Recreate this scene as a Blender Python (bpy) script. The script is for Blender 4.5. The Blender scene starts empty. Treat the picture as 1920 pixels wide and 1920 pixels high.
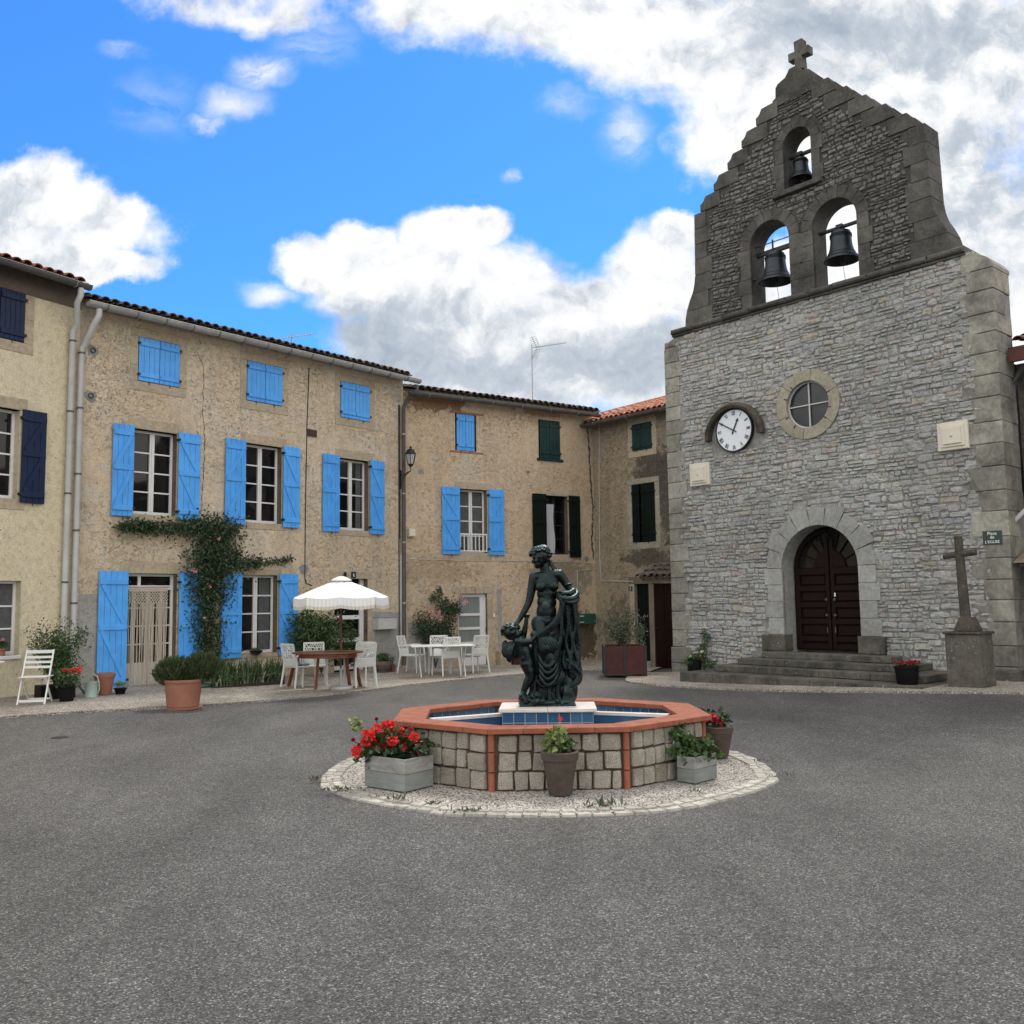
import bpy, bmesh, math, random
from mathutils import Vector, Matrix, noise
from mathutils.geometry import tessellate_polygon
R = math.radians
PI = math.pi
scene = bpy.context.scene
C = scene.collection

# ------------------------------------------------------------ camera
FPX = 1730.0
PITCH, ROLL, EYE = math.atan(0.095), R(0.8), 1.75
cam_d = bpy.data.cameras.new('camera')
cam = bpy.data.objects.new('camera', cam_d)
C.objects.link(cam)
cam.location = (0, 0, EYE)
cam_d.sensor_width = 36.0
cam_d.lens = FPX / 1920.0 * 36.0
cam_d.clip_end = 3000
fw = Vector((0, math.cos(PITCH), math.sin(PITCH)))
up0 = Vector((0, -math.sin(PITCH), math.cos(PITCH)))
rt0 = Vector((1, 0, 0))
cR = rt0 * math.cos(ROLL) - up0 * math.sin(ROLL)
cU = rt0 * math.sin(ROLL) + up0 * math.cos(ROLL)
cam.matrix_world = Matrix(((cR.x, cU.x, -fw.x, 0), (cR.y, cU.y, -fw.y, 0), (cR.z, cU.z, -fw.z, EYE), (0, 0, 0, 1)))
scene.camera = cam


def ray(x, y):
    return cR * ((x - 960) / FPX) - cU * ((y - 960) / FPX) + fw


# ------------------------------------------------------------ node helper
class NT:
    def __init__(s, nt):
        s.nt = nt
        nt.nodes.clear()

    def n(s, typ, ins=None, **props):
        nd = s.nt.nodes.new(typ)
        for k, v in props.items():
            setattr(nd, k, v)
        if ins:
            for k, v in ins.items():
                sock = nd.inputs[k]
                if isinstance(v, bpy.types.NodeSocket):
                    s.nt.links.new(v, sock)
                else:
                    sock.default_value = v
        return nd

    def math(s, op, a, b=0.0, c=None, clamp=False):
        ins = {0: a, 1: b}
        if c is not None:
            ins[2] = c
        return s.n('ShaderNodeMath', ins, operation=op, use_clamp=clamp).outputs[0]

    def mix(s, f, a, b, bt='MIX'):
        nd = s.nt.nodes.new('ShaderNodeMix')
        nd.data_type = 'RGBA'
        nd.blend_type = bt
        for i, v in ((0, f), (6, a), (7, b)):
            if isinstance(v, bpy.types.NodeSocket):
                s.nt.links.new(v, nd.inputs[i])
            else:
                if i == 0:
                    nd.inputs[i].default_value = v
                else:
                    nd.inputs[i].default_value = (*v[:3], 1)
        return nd.outputs[2]

    def ramp(s, f, stops, interp='LINEAR'):
        nd = s.n('ShaderNodeValToRGB', {0: f})
        cr = nd.color_ramp
        cr.interpolation = interp
        while len(cr.elements) < len(stops):
            cr.elements.new(0.5)
        for e, (p, c) in zip(cr.elements, stops):
            e.position = p
            e.color = (*c[:3], 1) if not isinstance(c, (int, float)) else (c, c, c, 1)
        return nd.outputs[0]

    def noise(s, vec, scale, detail=4, rough=0.55, dist=0.0):
        return s.n('ShaderNodeTexNoise', {'Vector': vec, 'Scale': scale, 'Detail': detail, 'Roughness': rough, 'Distortion': dist}).outputs[0]

    def voro(s, vec, scale, feature='F1', out=0, rnd=1.0):
        return s.n('ShaderNodeTexVoronoi', {'Vector': vec, 'Scale': scale, 'Randomness': rnd}, feature=feature).outputs[out]

    def mapr(s, v, a, b, c=0.0, d=1.0, smooth=False):
        nd = s.n('ShaderNodeMapRange', {0: v, 1: a, 2: b, 3: c, 4: d})
        if smooth:
            nd.interpolation_type = 'SMOOTHSTEP'
        return nd.outputs[0]


# ------------------------------------------------------------ world: sky with clouds
world = bpy.data.worlds.new('World')
scene.world = world
world.use_nodes = True
T = NT(world.node_tree)
SUN_EL, SUN_AZ = R(56), R(22)      # azimuth measured clockwise from the view direction
sky = T.n('ShaderNodeTexSky')
sky.sky_type = 'NISHITA'
sky.sun_disc = False
sky.sun_elevation = SUN_EL
sky.sun_rotation = SUN_AZ
sky.air_density = 1.0
sky.dust_density = 0.3
sky.ozone_density = 3.0
skyc = T.mix(1.0, sky.outputs[0], (0.46, 1.16, 1.92), 'MULTIPLY')
skyc = T.mix(1.0, skyc, (0.086,) * 3, 'MULTIPLY')
co = T.n('ShaderNodeTexCoord').outputs['Generated']
sep = T.n('ShaderNodeSeparateXYZ', {0: co})
yy = T.math('MAXIMUM', T.math('ABSOLUTE', sep.outputs[1]), 0.12)
pa = T.math('DIVIDE', sep.outputs[0], yy)
pb = T.math('DIVIDE', sep.outputs[2], yy)
P2 = T.n('ShaderNodeCombineXYZ', {0: pa, 1: pb, 2: 0.0}).outputs[0]
warp = T.n('ShaderNodeTexNoise', {'Vector': P2, 'Scale': 6.0, 'Detail': 6.0, 'Roughness': 0.6})
wv = T.n('ShaderNodeVectorMath', {0: warp.outputs[1], 1: (0.5, 0.5, 0.5)}, operation='SUBTRACT').outputs[0]
wv = T.n('ShaderNodeVectorMath', {0: wv, 3: 0.10}, operation='SCALE').outputs[0]
PW = T.n('ShaderNodeVectorMath', {0: P2, 1: wv}, operation='ADD').outputs[0]
# clouds: centre and half-axes in photograph pixels, turned into directions
CL = [(860, 8, 170, 62), (1010, 20, 260, 120), (1240, 60, 230, 150), (1500, 120, 300, 250), (1430, 500, 90, 90), (1700, 120, 380, 330), (1420, 260, 150, 90), (1760, 480, 330, 260), (1900, 700, 300, 220),
      (600, 490, 100, 60), (690, 450, 75, 45), (830, 450, 100, 62), (905, 440, 60, 50), (760, 530, 210, 100), (900, 560, 260, 110), (760, 640, 170, 90), (960, 690, 330, 120), (1100, 590, 200, 95), (1240, 520, 130, 120), (1270, 430, 70, 50), (1230, 680, 200, 120),
      (60, 380, 130, 82), (190, 400, 120, 72), (285, 425, 60, 55), (40, 470, 190, 60), (200, 480, 130, 40), (480, 25, 120, 26)]
acc = None
for (cx, cy, rx, ry) in CL:
    d = ray(cx, cy)
    a0, b0 = d.x / d.y, d.z / d.y
    ra, rb = rx / FPX, ry / FPX
    v = T.n('ShaderNodeVectorMath', {0: PW, 1: (1 / ra, 1 / rb, 0), 2: (-a0 / ra, -b0 / rb, 0)}, operation='MULTIPLY_ADD').outputs[0]
    ln = T.n('ShaderNodeVectorMath', {0: v}, operation='LENGTH').outputs[1]
    e = T.math('SUBTRACT', 1.0, ln)
    small = rx < 80 and not (500 < cx < 1330 and cy > 380)
    if small or (cx, cy) in ((480, 25),):
        e = T.math('SUBTRACT', T.math('MULTIPLY', e, 0.30), 0.06)
    acc = e if acc is None else T.math('SMOOTH_MAX', acc, e, 0.10)
# other clouds, away from the framed part of the sky
gen = T.noise(co, 2.2, 6, 0.6)
genm = T.mapr(gen, 0.34, 0.54, -0.4, 0.6)
front = T.math('MULTIPLY', T.mapr(sep.outputs[1], 0.3, 0.45), T.math('MULTIPLY', T.mapr(pb, 0.62, 0.78, 1, 0), T.mapr(T.math('ABSOLUTE', pa), 0.6, 0.75, 1, 0)))
acc = T.mix(front, genm, acc)
acc = T.n('ShaderNodeSeparateColor', {0: acc}).outputs[0]
n1 = T.noise(P2, 9.0, 9, 0.62)
n2 = T.noise(P2, 30.0, 6, 0.6)
dens = T.math('ADD', acc, T.math('MULTIPLY', T.math('SUBTRACT', n1, 0.5), 1.05))
dens = T.math('ADD', dens, T.math('MULTIPLY', T.math('SUBTRACT', n2, 0.5), 0.36))
alpha = T.mapr(dens, -0.12, 0.36, smooth=True)
WS = T.n('ShaderNodeMapping', {0: PW, 'Rotation': (0, 0, R(-38)), 'Scale': (9, 24, 1)}).outputs[0]
wn_ = T.noise(WS, 1.0, 8, 0.62, 0.5)
wm = None
for (cx, cy, rx, ry, am) in ((505, 122, 70, 46, 1.0), (445, 180, 80, 34, .75), (395, 212, 55, 16, .6), (600, 60, 90, 60, .35), (500, 545, 70, 26, .9), (955, 318, 26, 18, .7), (230, 100, 50, 22, .45), (290, 190, 90, 60, .22), (1170, 240, 60, 60, .6), (1060, 200, 60, 30, .5), (1830, 410, 60, 40, .2)):
    d = ray(cx, cy)
    a0, b0, ra, rb = d.x / d.y, d.z / d.y, rx / FPX, ry / FPX
    v = T.n('ShaderNodeVectorMath', {0: PW, 1: (1 / ra, 1 / rb, 0), 2: (-a0 / ra, -b0 / rb, 0)}, operation='MULTIPLY_ADD').outputs[0]
    g_ = T.mapr(T.n('ShaderNodeVectorMath', {0: v}, operation='LENGTH').outputs[1], 0.1, 1.3, am, 0.0, smooth=True)
    wm = g_ if wm is None else T.math('MAXIMUM', wm, g_)
alpha = T.math('MAXIMUM', alpha, T.math('MULTIPLY', wm, T.mapr(wn_, 0.33, 0.62, smooth=True)))
n3 = T.noise(PW, 3.4, 7, 0.62)
# light and shade inside the clouds: relief lit from above, and soft grey bellies
PU = T.n('ShaderNodeVectorMath', {0: PW, 1: (-0.010, 0.030, 0)}, operation='ADD').outputs[0]
n4 = T.noise(PW, 7.0, 8, 0.62)
n5 = T.noise(PU, 7.0, 8, 0.62)
shade = T.math('ADD', T.math('MULTIPLY', T.math('SUBTRACT', n3, 0.5), 1.5), T.math('MULTIPLY', T.math('SUBTRACT', n5, n4), 2.6))
shade = T.math('ADD', shade, 0.20)
for (cx, cy, rx, ry, am) in ((760, 650, 260, 110, .55), (1010, 700, 330, 80, .5), (640, 600, 90, 60, .25), (1500, 30, 330, 110, .45), (1180, 640, 160, 70, .3), (1850, 60, 260, 120, .45), (1800, 300, 200, 110, .3), (1880, 560, 120, 90, .25), (100, 500, 160, 50, .3), (1250, 110, 160, 60, .2)):
    d = ray(cx, cy)
    a0, b0, ra, rb = d.x / d.y, d.z / d.y, rx / FPX, ry / FPX
    v = T.n('ShaderNodeVectorMath', {0: PW, 1: (1 / ra, 1 / rb, 0), 2: (-a0 / ra, -b0 / rb, 0)}, operation='MULTIPLY_ADD').outputs[0]
    g_ = T.mapr(T.n('ShaderNodeVectorMath', {0: v}, operation='LENGTH').outputs[1], 0.0, 1.25, am, 0.0, smooth=True)
    shade = T.math('ADD', shade, g_)
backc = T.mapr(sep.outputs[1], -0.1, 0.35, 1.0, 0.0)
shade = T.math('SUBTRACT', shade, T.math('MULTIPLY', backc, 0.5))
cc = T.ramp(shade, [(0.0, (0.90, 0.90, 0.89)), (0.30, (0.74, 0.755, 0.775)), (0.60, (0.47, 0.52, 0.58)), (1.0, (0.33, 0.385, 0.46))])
cc = T.mix(backc, cc, T.mix(1.0, cc, (1.70, 1.63, 1.53), 'MULTIPLY'))  # unseen sky behind the camera, boosted and warmed as fill for the facades
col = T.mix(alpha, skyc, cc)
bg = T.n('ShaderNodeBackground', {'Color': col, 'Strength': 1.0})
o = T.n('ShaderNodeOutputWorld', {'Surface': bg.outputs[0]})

# ------------------------------------------------------------ sun behind thin cloud
sd = bpy.data.lights.new('sun', 'SUN')
sd.energy = 2.0
sd.angle = R(12)
sd.color = (1.0, 0.95, 0.87)
sun = bpy.data.objects.new('sun', sd)
C.objects.link(sun)
sdir = Vector((math.sin(SUN_AZ) * math.cos(SUN_EL), math.cos(SUN_AZ) * math.cos(SUN_EL), math.sin(SUN_EL)))
sun.rotation_euler = sdir.to_track_quat('Z', 'Y').to_euler()
sun.location = (0, 0, 30)

scene.render.engine = 'CYCLES'
scene.view_settings.view_transform = 'Standard'
scene.view_settings.look = 'None'
scene.view_settings.gamma = 1
scene.view_settings.exposure = 0.32


# ------------------------------------------------------------ mesh helpers
def gz(x, y):
    def S(t):
        t = min(1, max(0, t))
        return t * t * (3 - 2 * t)
    return 0.10 * S((-x - 4) / 4) * S((y - 12) / 4) + 0.20 * S((x - 3) / 5) * S((y - 8) / 5) - 0.10 * S((y - 23) / 3)


def onground(x, y, z=None):
    """pixel of the photograph -> the point of the ground seen there"""
    d = ray(x, y)
    zz = 0.0 if z is None else z
    for _ in range(1 if z is not None else 12):
        p = Vector((0, 0, EYE)) + d * ((zz - EYE) / d.z)
        if z is None:
            zz = gz(p.x, p.y)
    return p


class MB:
    def __init__(s, M=None):
        s.M = M or Matrix()
        s.v, s.f, s.m, s.mi = [], [], [], 0

    def add(s, vs, fs, L=None):
        o = len(s.v)
        M = s.M @ L if L is not None else s.M
        s.v += [M @ Vector(p) for p in vs]
        s.f += [tuple(i + o for i in f) for f in fs]
        s.m += [s.mi] * len(fs)

    def box(s, x0, x1, y0, y1, z0, z1, L=None):
        s.add([(x0, y0, z0), (x1, y0, z0), (x1, y1, z0), (x0, y1, z0), (x0, y0, z1), (x1, y0, z1), (x1, y1, z1), (x0, y1, z1)],
              [(3, 2, 1, 0), (4, 5, 6, 7), (0, 1, 5, 4), (1, 2, 6, 5), (2, 3, 7, 6), (3, 0, 4, 7)], L)

    def cbox(s, x0, x1, y0, y1, z0, z1, b=0.01, j=0.0, rng=None):
        """block with chamfered front edges (front = -y), optional jitter"""
        J = (lambda: rng.uniform(-j, j)) if rng else (lambda: 0)
        f = [(x0 + J(), z0 + J()), (x1 + J(), z0 + J()), (x1 + J(), z1 + J()), (x0 + J(), z1 + J())]
        cx, cz = (x0 + x1) / 2, (z0 + z1) / 2
        vs = [(x, y1, z) for x, z in f] + [(x, y0 + b, z) for x, z in f]
        vs += [(x + (b if x < cx else -b), y0, z + (b if z < cz else -b)) for x, z in f]
        fs = [(i, (i + 1) % 4, 4 + (i + 1) % 4, 4 + i) for i in range(4)] + [(4 + i, 4 + (i + 1) % 4, 8 + (i + 1) % 4, 8 + i) for i in range(4)] + [(8, 9, 10, 11), (3, 2, 1, 0)]
        s.add(vs, fs)

    def prism(s, poly, y0, y1, L=None):
        """outline in x,z extruded in y"""
        n = len(poly)
        vs = [(x, y0, z) for x, z in poly] + [(x, y1, z) for x, z in poly]
        tr = tessellate_polygon([[Vector((x, z, 0)) for x, z in poly]])
        fs = [tuple(t) for t in tr] + [tuple(n + i for i in reversed(t)) for t in tr]
        fs += [(i, (i + 1) % n, n + (i + 1) % n, n + i) for i in range(n)]
        s.add(vs, fs, L)

    def prismz(s, poly, z0, z1, top=None, L=None):
        n = len(poly)
        top = top or poly
        vs = [(x, y, z0) for x, y in poly] + [(x, y, z1) for x, y in top]
        s.add(vs, [tuple(reversed(range(n))), tuple(range(n, 2 * n))] + [(i, (i + 1) % n, n + (i + 1) % n, n + i) for i in range(n)], L)

    def bar(s, p, q, w, h=None, upv=(0, 0, 1)):
        h = h or w
        p, q = Vector(p), Vector(q)
        d = (q - p)
        u = Vector(upv)
        if abs(d.normalized().dot(u)) > 0.98:
            u = Vector((0, 1, 0))
        a = d.cross(u).normalized() * (w / 2)
        b = a.cross(d).normalized() * (h / 2)
        vs = [p - a - b, p + a - b, p + a + b, p - a + b, q - a - b, q + a - b, q + a + b, q - a + b]
        s.add(vs, [(3, 2, 1, 0), (4, 5, 6, 7), (0, 1, 5, 4), (1, 2, 6, 5), (2, 3, 7, 6), (3, 0, 4, 7)])

    def tube(s, pts, r, seg=8, cap=True, sc=(1, 1)):
        pts = [Vector(p) for p in pts]
        rs = r if isinstance(r, (list, tuple)) else [r] * len(pts)
        vs, fs = [], []
        pv = None
        for i, p in enumerate(pts):
            d = (pts[min(i + 1, len(pts) - 1)] - pts[max(i - 1, 0)]).normalized()
            if pv is None:
                u = Vector((0, 0, 1)) if abs(d.z) < 0.9 else Vector((0, 1, 0))
                a = d.cross(u).normalized()
            else:
                a = (pv - d * pv.dot(d)).normalized()
            pv = a
            b = d.cross(a)
            for k in range(seg):
                t = 2 * PI * k / seg
                vs.append(p + a * (rs[i] * math.cos(t) * sc[0]) + b * (rs[i] * math.sin(t) * sc[1]))
        for i in range(len(pts) - 1):
            for k in range(seg):
                fs.append((i * seg + k, i * seg + (k + 1) % seg, (i + 1) * seg + (k + 1) % seg, (i + 1) * seg + k))
        if cap:
            fs.append(tuple(reversed(range(seg))))
            fs.append(tuple(range((len(pts) - 1) * seg, len(pts) * seg)))
        s.add(vs, fs)

    def lathe(s, prof, c=(0, 0, 0), seg=24, L=None):
        vs, fs = [], []
        for r, z in prof:
            for k in range(seg):
                t = 2 * PI * k / seg
                vs.append((c[0] + r * math.cos(t), c[1] + r * math.sin(t), c[2] + z))
        for i in range(len(prof) - 1):
            for k in range(seg):
                fs.append((i * seg + k, i * seg + (k + 1) % seg, (i + 1) * seg + (k + 1) % seg, (i + 1) * seg + k))
        s.add(vs, fs, L)

    def ell(s, c, r, seg=12, rings=8, L=None):
        if not isinstance(r, (list, tuple)):
            r = (r, r, r)
        vs, fs = [(c[0], c[1], c[2] - r[2])], []
        for i in range(1, rings):
            ph = PI * i / rings
            for k in range(seg):
                t = 2 * PI * k / seg
                vs.append((c[0] + r[0] * math.sin(ph) * math.cos(t), c[1] + r[1] * math.sin(ph) * math.sin(t), c[2] - r[2] * math.cos(ph)))
        vs.append((c[0], c[1], c[2] + r[2]))
        for k in range(seg):
            fs.append((0, 1 + (k + 1) % seg, 1 + k))
            fs.append((len(vs) - 1, 1 + (rings - 2) * seg + k, 1 + (rings - 2) * seg + (k + 1) % seg))
        for i in range(rings - 2):
            for k in range(seg):
                a = 1 + i * seg
                fs.append((a + k, a + (k + 1) % seg, a + seg + (k + 1) % seg, a + seg + k))
        s.add(vs, fs, L)

    def leaf(s, p, size, rng, up=0.3, narrow=0.5, dirv=None):
        d = dirv or Vector((rng.gauss(0, 1), rng.gauss(0, 1), rng.gauss(0, 1) + up)).normalized()
        a = d.cross(Vector((rng.gauss(0, 1), rng.gauss(0, 1), rng.gauss(0, 1)))).normalized() * (size * narrow * 0.5)
        nn = d.cross(a).normalized() * size * 0.10
        p = Vector(p)
        s.add([p, p + d * size * 0.45 + a + nn, p + d * size, p + d * size * 0.45 - a + nn], [(0, 1, 2), (0, 2, 3)])

    def build(s, name, mats, parent=None, smooth=False, recalc=True, bevel=0):
        me = bpy.data.meshes.new(name)
        off = Vector((0, 0, 0))
        q = parent
        while q is not None:
            off += q.location
            q = q.parent
        me.from_pydata([tuple(v - off) for v in s.v], [], s.f)
        if not isinstance(mats, (list, tuple)):
            mats = [mats]
        for m in mats:
            me.materials.append(m)
        if len(mats) > 1:
            me.polygons.foreach_set('material_index', s.m)
        if recalc:
            bm = bmesh.new()
            bm.from_mesh(me)
            bmesh.ops.recalc_face_normals(bm, faces=bm.faces)
            bm.to_mesh(me)
            bm.free()
        if smooth:
            me.polygons.foreach_set('use_smooth', [True] * len(me.polygons))
            if smooth != True:
                me.set_sharp_from_angle(angle=R(smooth))
        ob = bpy.data.objects.new(name, me)
        C.objects.link(ob)
        if parent is not None:
            ob.parent = parent
        if bevel:
            b = ob.modifiers.new('bevel', 'BEVEL')
            b.width = bevel
            b.segments = 2
            b.limit_method = 'ANGLE'
        return ob


def tag(o, label=None, cat=None, group=None, kind=None):
    if label:
        o['label'] = label
    if cat:
        o['category'] = cat
    if group:
        o['group'] = group
    if kind:
        o['kind'] = kind
    return o


def thing(name, label, cat, loc=(0, 0, 0), group=None):
    o = bpy.data.objects.new(name, None)
    o.empty_display_size = 0.2
    o.location = loc
    C.objects.link(o)
    return tag(o, label, cat, group)


def dup(root, loc, rz, label, group=None, scale=None):
    r = root.copy()
    C.objects.link(r)
    r.location = loc
    r.rotation_euler = (0, 0, rz)
    if scale:
        r.scale = scale
    r['label'] = label
    if group:
        r['group'] = group
    for ch in list(root.children):
        c = ch.copy()
        C.objects.link(c)
        c.parent = r
        for g in list(ch.children):
            d = g.copy()
            C.objects.link(d)
            d.parent = c
    return r


class Facade:
    """wall plane: u along the wall to the right, y into the wall, z up"""
    def __init__(s, P, ang):
        a = R(ang)
        s.P = Vector((P[0], P[1], 0))
        s.D = Vector((math.cos(a), math.sin(a), 0))
        s.N = Vector((-math.sin(a), math.cos(a), 0))      # into the wall
        s.M = Matrix.Translation(s.P) @ Matrix.Rotation(a, 4, 'Z')
        s.ang = a

    def uz(s, x, y, dep=0.0):
        d = ray(x, y)
        o = Vector((0, 0, EYE))
        q = o + d * ((s.P + s.N * dep - o).dot(s.N) / d.dot(s.N))
        return (q - s.P).dot(s.D), q.z

    def rect(s, tl, br, dep=0.0):
        a, b = s.uz(*tl, dep), s.uz(*br, dep)
        return a[0], b[0], b[1], a[1]

    def W(s, u, y, z):
        return s.P + s.D * u + s.N * y + Vector((0, 0, z))

    def colu(s, x, dep, z):
        """u of the point at depth dep and height z that shows in pixel column x"""
        lo, hi = -12.0, 14.0
        for _ in range(50):
            m = (lo + hi) / 2
            q = s.W(m, dep, z) - Vector((0, 0, EYE))
            px = 960 + FPX * q.dot(cR) / max(0.1, q.dot(fw))
            if px < x:
                lo = m
            else:
                hi = m
        return (lo + hi) / 2


# ------------------------------------------------------------ materials
def mat(name, fn, disp=None):
    m = bpy.data.materials.new(name)
    m.use_nodes = True
    t = NT(m.node_tree)
    bs = t.n('ShaderNodeBsdfPrincipled')
    t.n('ShaderNodeOutputMaterial', {'Surface': bs.outputs[0]})
    t.bs = bs
    t.obj = t.n('ShaderNodeTexCoord').outputs['Object']
    fn(t)
    return m


def setb(t, **k):
    for key, v in k.items():
        sock = t.bs.inputs[key.replace('_', ' ')]
        if isinstance(v, bpy.types.NodeSocket):
            t.nt.links.new(v, sock)
        elif isinstance(v, tuple):
            sock.default_value = (*v[:3], 1)
        else:
            sock.default_value = v


def bump(t, h, strength=0.5, dist=0.02):
    b = t.n('ShaderNodeBump', {'Height': h, 'Strength': strength, 'Distance': dist})
    t.nt.links.new(b.outputs[0], t.bs.inputs['Normal'])


def plain(name, col, rough=0.6, metal=0.0, var=0.25, sc=3.0, spec=0.5, bmp=0.0):
    def f(t):
        n = t.noise(t.obj, sc, 6, 0.6)
        n2 = t.noise(t.obj, sc * 9, 4, 0.6)
        k = t.math('ADD', t.math('MULTIPLY', n, 0.7), t.math('MULTIPLY', n2, 0.3))
        c = t.ramp(k, [(0.3, tuple(c * (1 - var) for c in col)), (0.7, tuple(min(1, c * (1 + var)) for c in col))])
        setb(t, Base_Color=c, Roughness=rough, Metallic=metal, Specular_IOR_Level=spec)
        if bmp:
            bump(t, n2, bmp, 0.01)
    return mat(name, f)


def island(name, cols, rough=0.6, var=0.3, sc=8, trans=0.0, bmp=0.0):
    def f(t):
        g = t.n('ShaderNodeNewGeometry').outputs['Random Per Island']
        c = t.ramp(g, [(i / max(1, len(cols) - 1), c) for i, c in enumerate(cols)])
        n = t.noise(t.obj, sc, 5, 0.65)
        c = t.mix(1.0, c, t.ramp(n, [(0.25, 1 - var), (0.75, 1 + var * 0.4)]), 'MULTIPLY')
        setb(t, Base_Color=c, Roughness=rough)
        if trans:
            setb(t, Subsurface_Weight=0.0)
        if bmp:
            bump(t, t.noise(t.obj, sc * 4, 5, 0.7), bmp, 0.012)
    return mat(name, f)


def stucco(name, base, warm, grey, patch=0.5, rough_sc=1.0, bstr=0.6, zones=(), crev=0.6):
    def f(t):
        big = t.noise(t.obj, 0.42, 8, 0.66, 0.6)
        mid = t.noise(t.obj, 2.2, 8, 0.68, 0.6)
        fine = t.noise(t.obj, 38, 5, 0.7)
        blot = t.noise(t.obj, 9.0, 7, 0.72)
        c = t.mix(t.mapr(big, 0.38, 0.62), base, warm)
        c = t.mix(t.math('MULTIPLY', t.mapr(mid, 0.52, 0.66, smooth=True), patch), c, grey)
        c = t.mix(1.0, c, t.ramp(blot, [(0.30, 0.72), (0.5, 1.0), (0.75, 1.12)]), 'MULTIPLY')
        c = t.mix(1.0, c, t.ramp(fine, [(0.30, 0.70), (0.55, 1.0), (0.7, 1.1)]), 'MULTIPLY')
        # crevices of the roughly thrown coat, their shade darkened into the colour
        cv = t.noise(t.n('ShaderNodeMapping', {0: t.obj, 'Scale': (1, 1, 1.5)}).outputs[0], 12.0, 7, 0.72, 1.4)
        cvm = t.math('MULTIPLY', t.mapr(cv, 0.37, 0.47, 1, 0, smooth=True), t.mapr(t.noise(t.obj, 0.8, 5, 0.65), 0.38, 0.58, 0.12, 1.0))
        c = t.mix(t.math('MULTIPLY', cvm, crev), c, tuple(x * 0.40 for x in base))
        # small holes and scars in the render coat
        pit = t.mapr(t.voro(t.n('ShaderNodeVectorMath', {0: t.obj, 1: wobble(t, 3, 0.12)}, operation='ADD').outputs[0], 4.2), 0.05, 0.11, smooth=True)
        gate = t.mapr(t.noise(t.obj, 1.3, 3, 0.5), 0.48, 0.56)
        pit = t.math('MAXIMUM', pit, t.math('SUBTRACT', 1.0, gate))
        c = t.mix(pit, tuple(x * 0.35 for x in base), c)
        # soft runs of dirt
        st = t.n('ShaderNodeMapping', {0: t.obj, 'Scale': (1.6, 1.6, 0.22)}).outputs[0]
        run = t.mapr(t.noise(st, 1.5, 6, 0.65), 0.50, 0.72, 0.0, 0.55)
        c = t.mix(t.math('MULTIPLY', run, patch), c, tuple(x * 0.5 for x in grey))
        # weathered areas with ragged outlines, each round a point of the wall
        for (q, rad, zc, amt, tex) in zones:
            dv = t.n('ShaderNodeVectorMath', {0: t.obj, 1: tuple(q)}, operation='SUBTRACT').outputs[0]
            dv = t.n('ShaderNodeVectorMath', {0: dv, 1: (1 / rad[0], 1 / rad[0], 1 / rad[1])}, operation='MULTIPLY').outputs[0]
            ln = t.n('ShaderNodeVectorMath', {0: dv}, operation='LENGTH').outputs[1]
            mk = t.math('ADD', t.math('SUBTRACT', 1.0, ln), t.math('MULTIPLY', t.math('SUBTRACT', t.noise(t.obj, tex, 8, 0.75, 0.6), 0.5), 2.6))
            mk = t.mapr(mk, 0.12, 0.42, 0, amt, smooth=True)
            c = t.mix(mk, c, t.mix(t.mapr(t.noise(t.obj, 20, 6, 0.75), 0.35, 0.65), zc, tuple(min(1, x * 2.1) for x in zc)))
        setb(t, Base_Color=c, Roughness=0.92, Specular_IOR_Level=0.2)
        h = t.math('ADD', t.math('MULTIPLY', fine, 0.5), t.math('MULTIPLY', t.noise(t.obj, 13 * rough_sc, 5, 0.75, 0.5), 1.0))
        h = t.math('ADD', h, t.math('MULTIPLY', pit, 0.6))
        h = t.math('ADD', h, t.math('MULTIPLY', cvm, -1.5 * crev))
        bump(t, h, bstr, 0.035)
    return mat(name, f)


def wobble(t, sc, amt):
    w = t.n('ShaderNodeTexNoise', {'Vector': t.obj, 'Scale': sc, 'Detail': 4.0})
    v = t.n('ShaderNodeVectorMath', {0: w.outputs[1], 1: (0.5, 0.5, 0.5)}, operation='SUBTRACT').outputs[0]
    return t.n('ShaderNodeVectorMath', {0: v, 3: amt * 2}, operation='SCALE').outputs[0]


def lichen_stone(name, base, dark, light, rough=0.9, sc=1.0, isl=0.25, lich=0.3, bstr=0.5):
    def f(t):
        g = t.n('ShaderNodeNewGeometry').outputs['Random Per Island']
        a = t.noise(t.obj, 1.6 * sc, 8, 0.7, 0.4)
        b = t.noise(t.obj, 14 * sc, 6, 0.7)
        c = t.mix(t.mapr(a, 0.36, 0.66), base, dark)
        c = t.mix(1.0, c, t.ramp(g, [(0, 1 - isl), (1, 1 + isl)]), 'MULTIPLY')
        c = t.mix(1.0, c, t.ramp(b, [(0.3, 0.68), (0.6, 1.06)]), 'MULTIPLY')
        sp = t.mapr(t.noise(t.obj, 26 * sc, 5, 0.7), 0.60, 0.66, 0, 1)
        sp = t.math('MULTIPLY', sp, t.mapr(t.noise(t.obj, 3 * sc, 4, 0.6), 0.42, 0.56, 0, min(1.0, lich * 1.2)))
        c = t.mix(sp, c, light)
        setb(t, Base_Color=c, Roughness=rough, Specular_IOR_Level=0.25)
        bump(t, t.math('ADD', b, t.noise(t.obj, 50 * sc, 4, 0.7)), bstr, 0.015)
    return mat(name, f)


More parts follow.
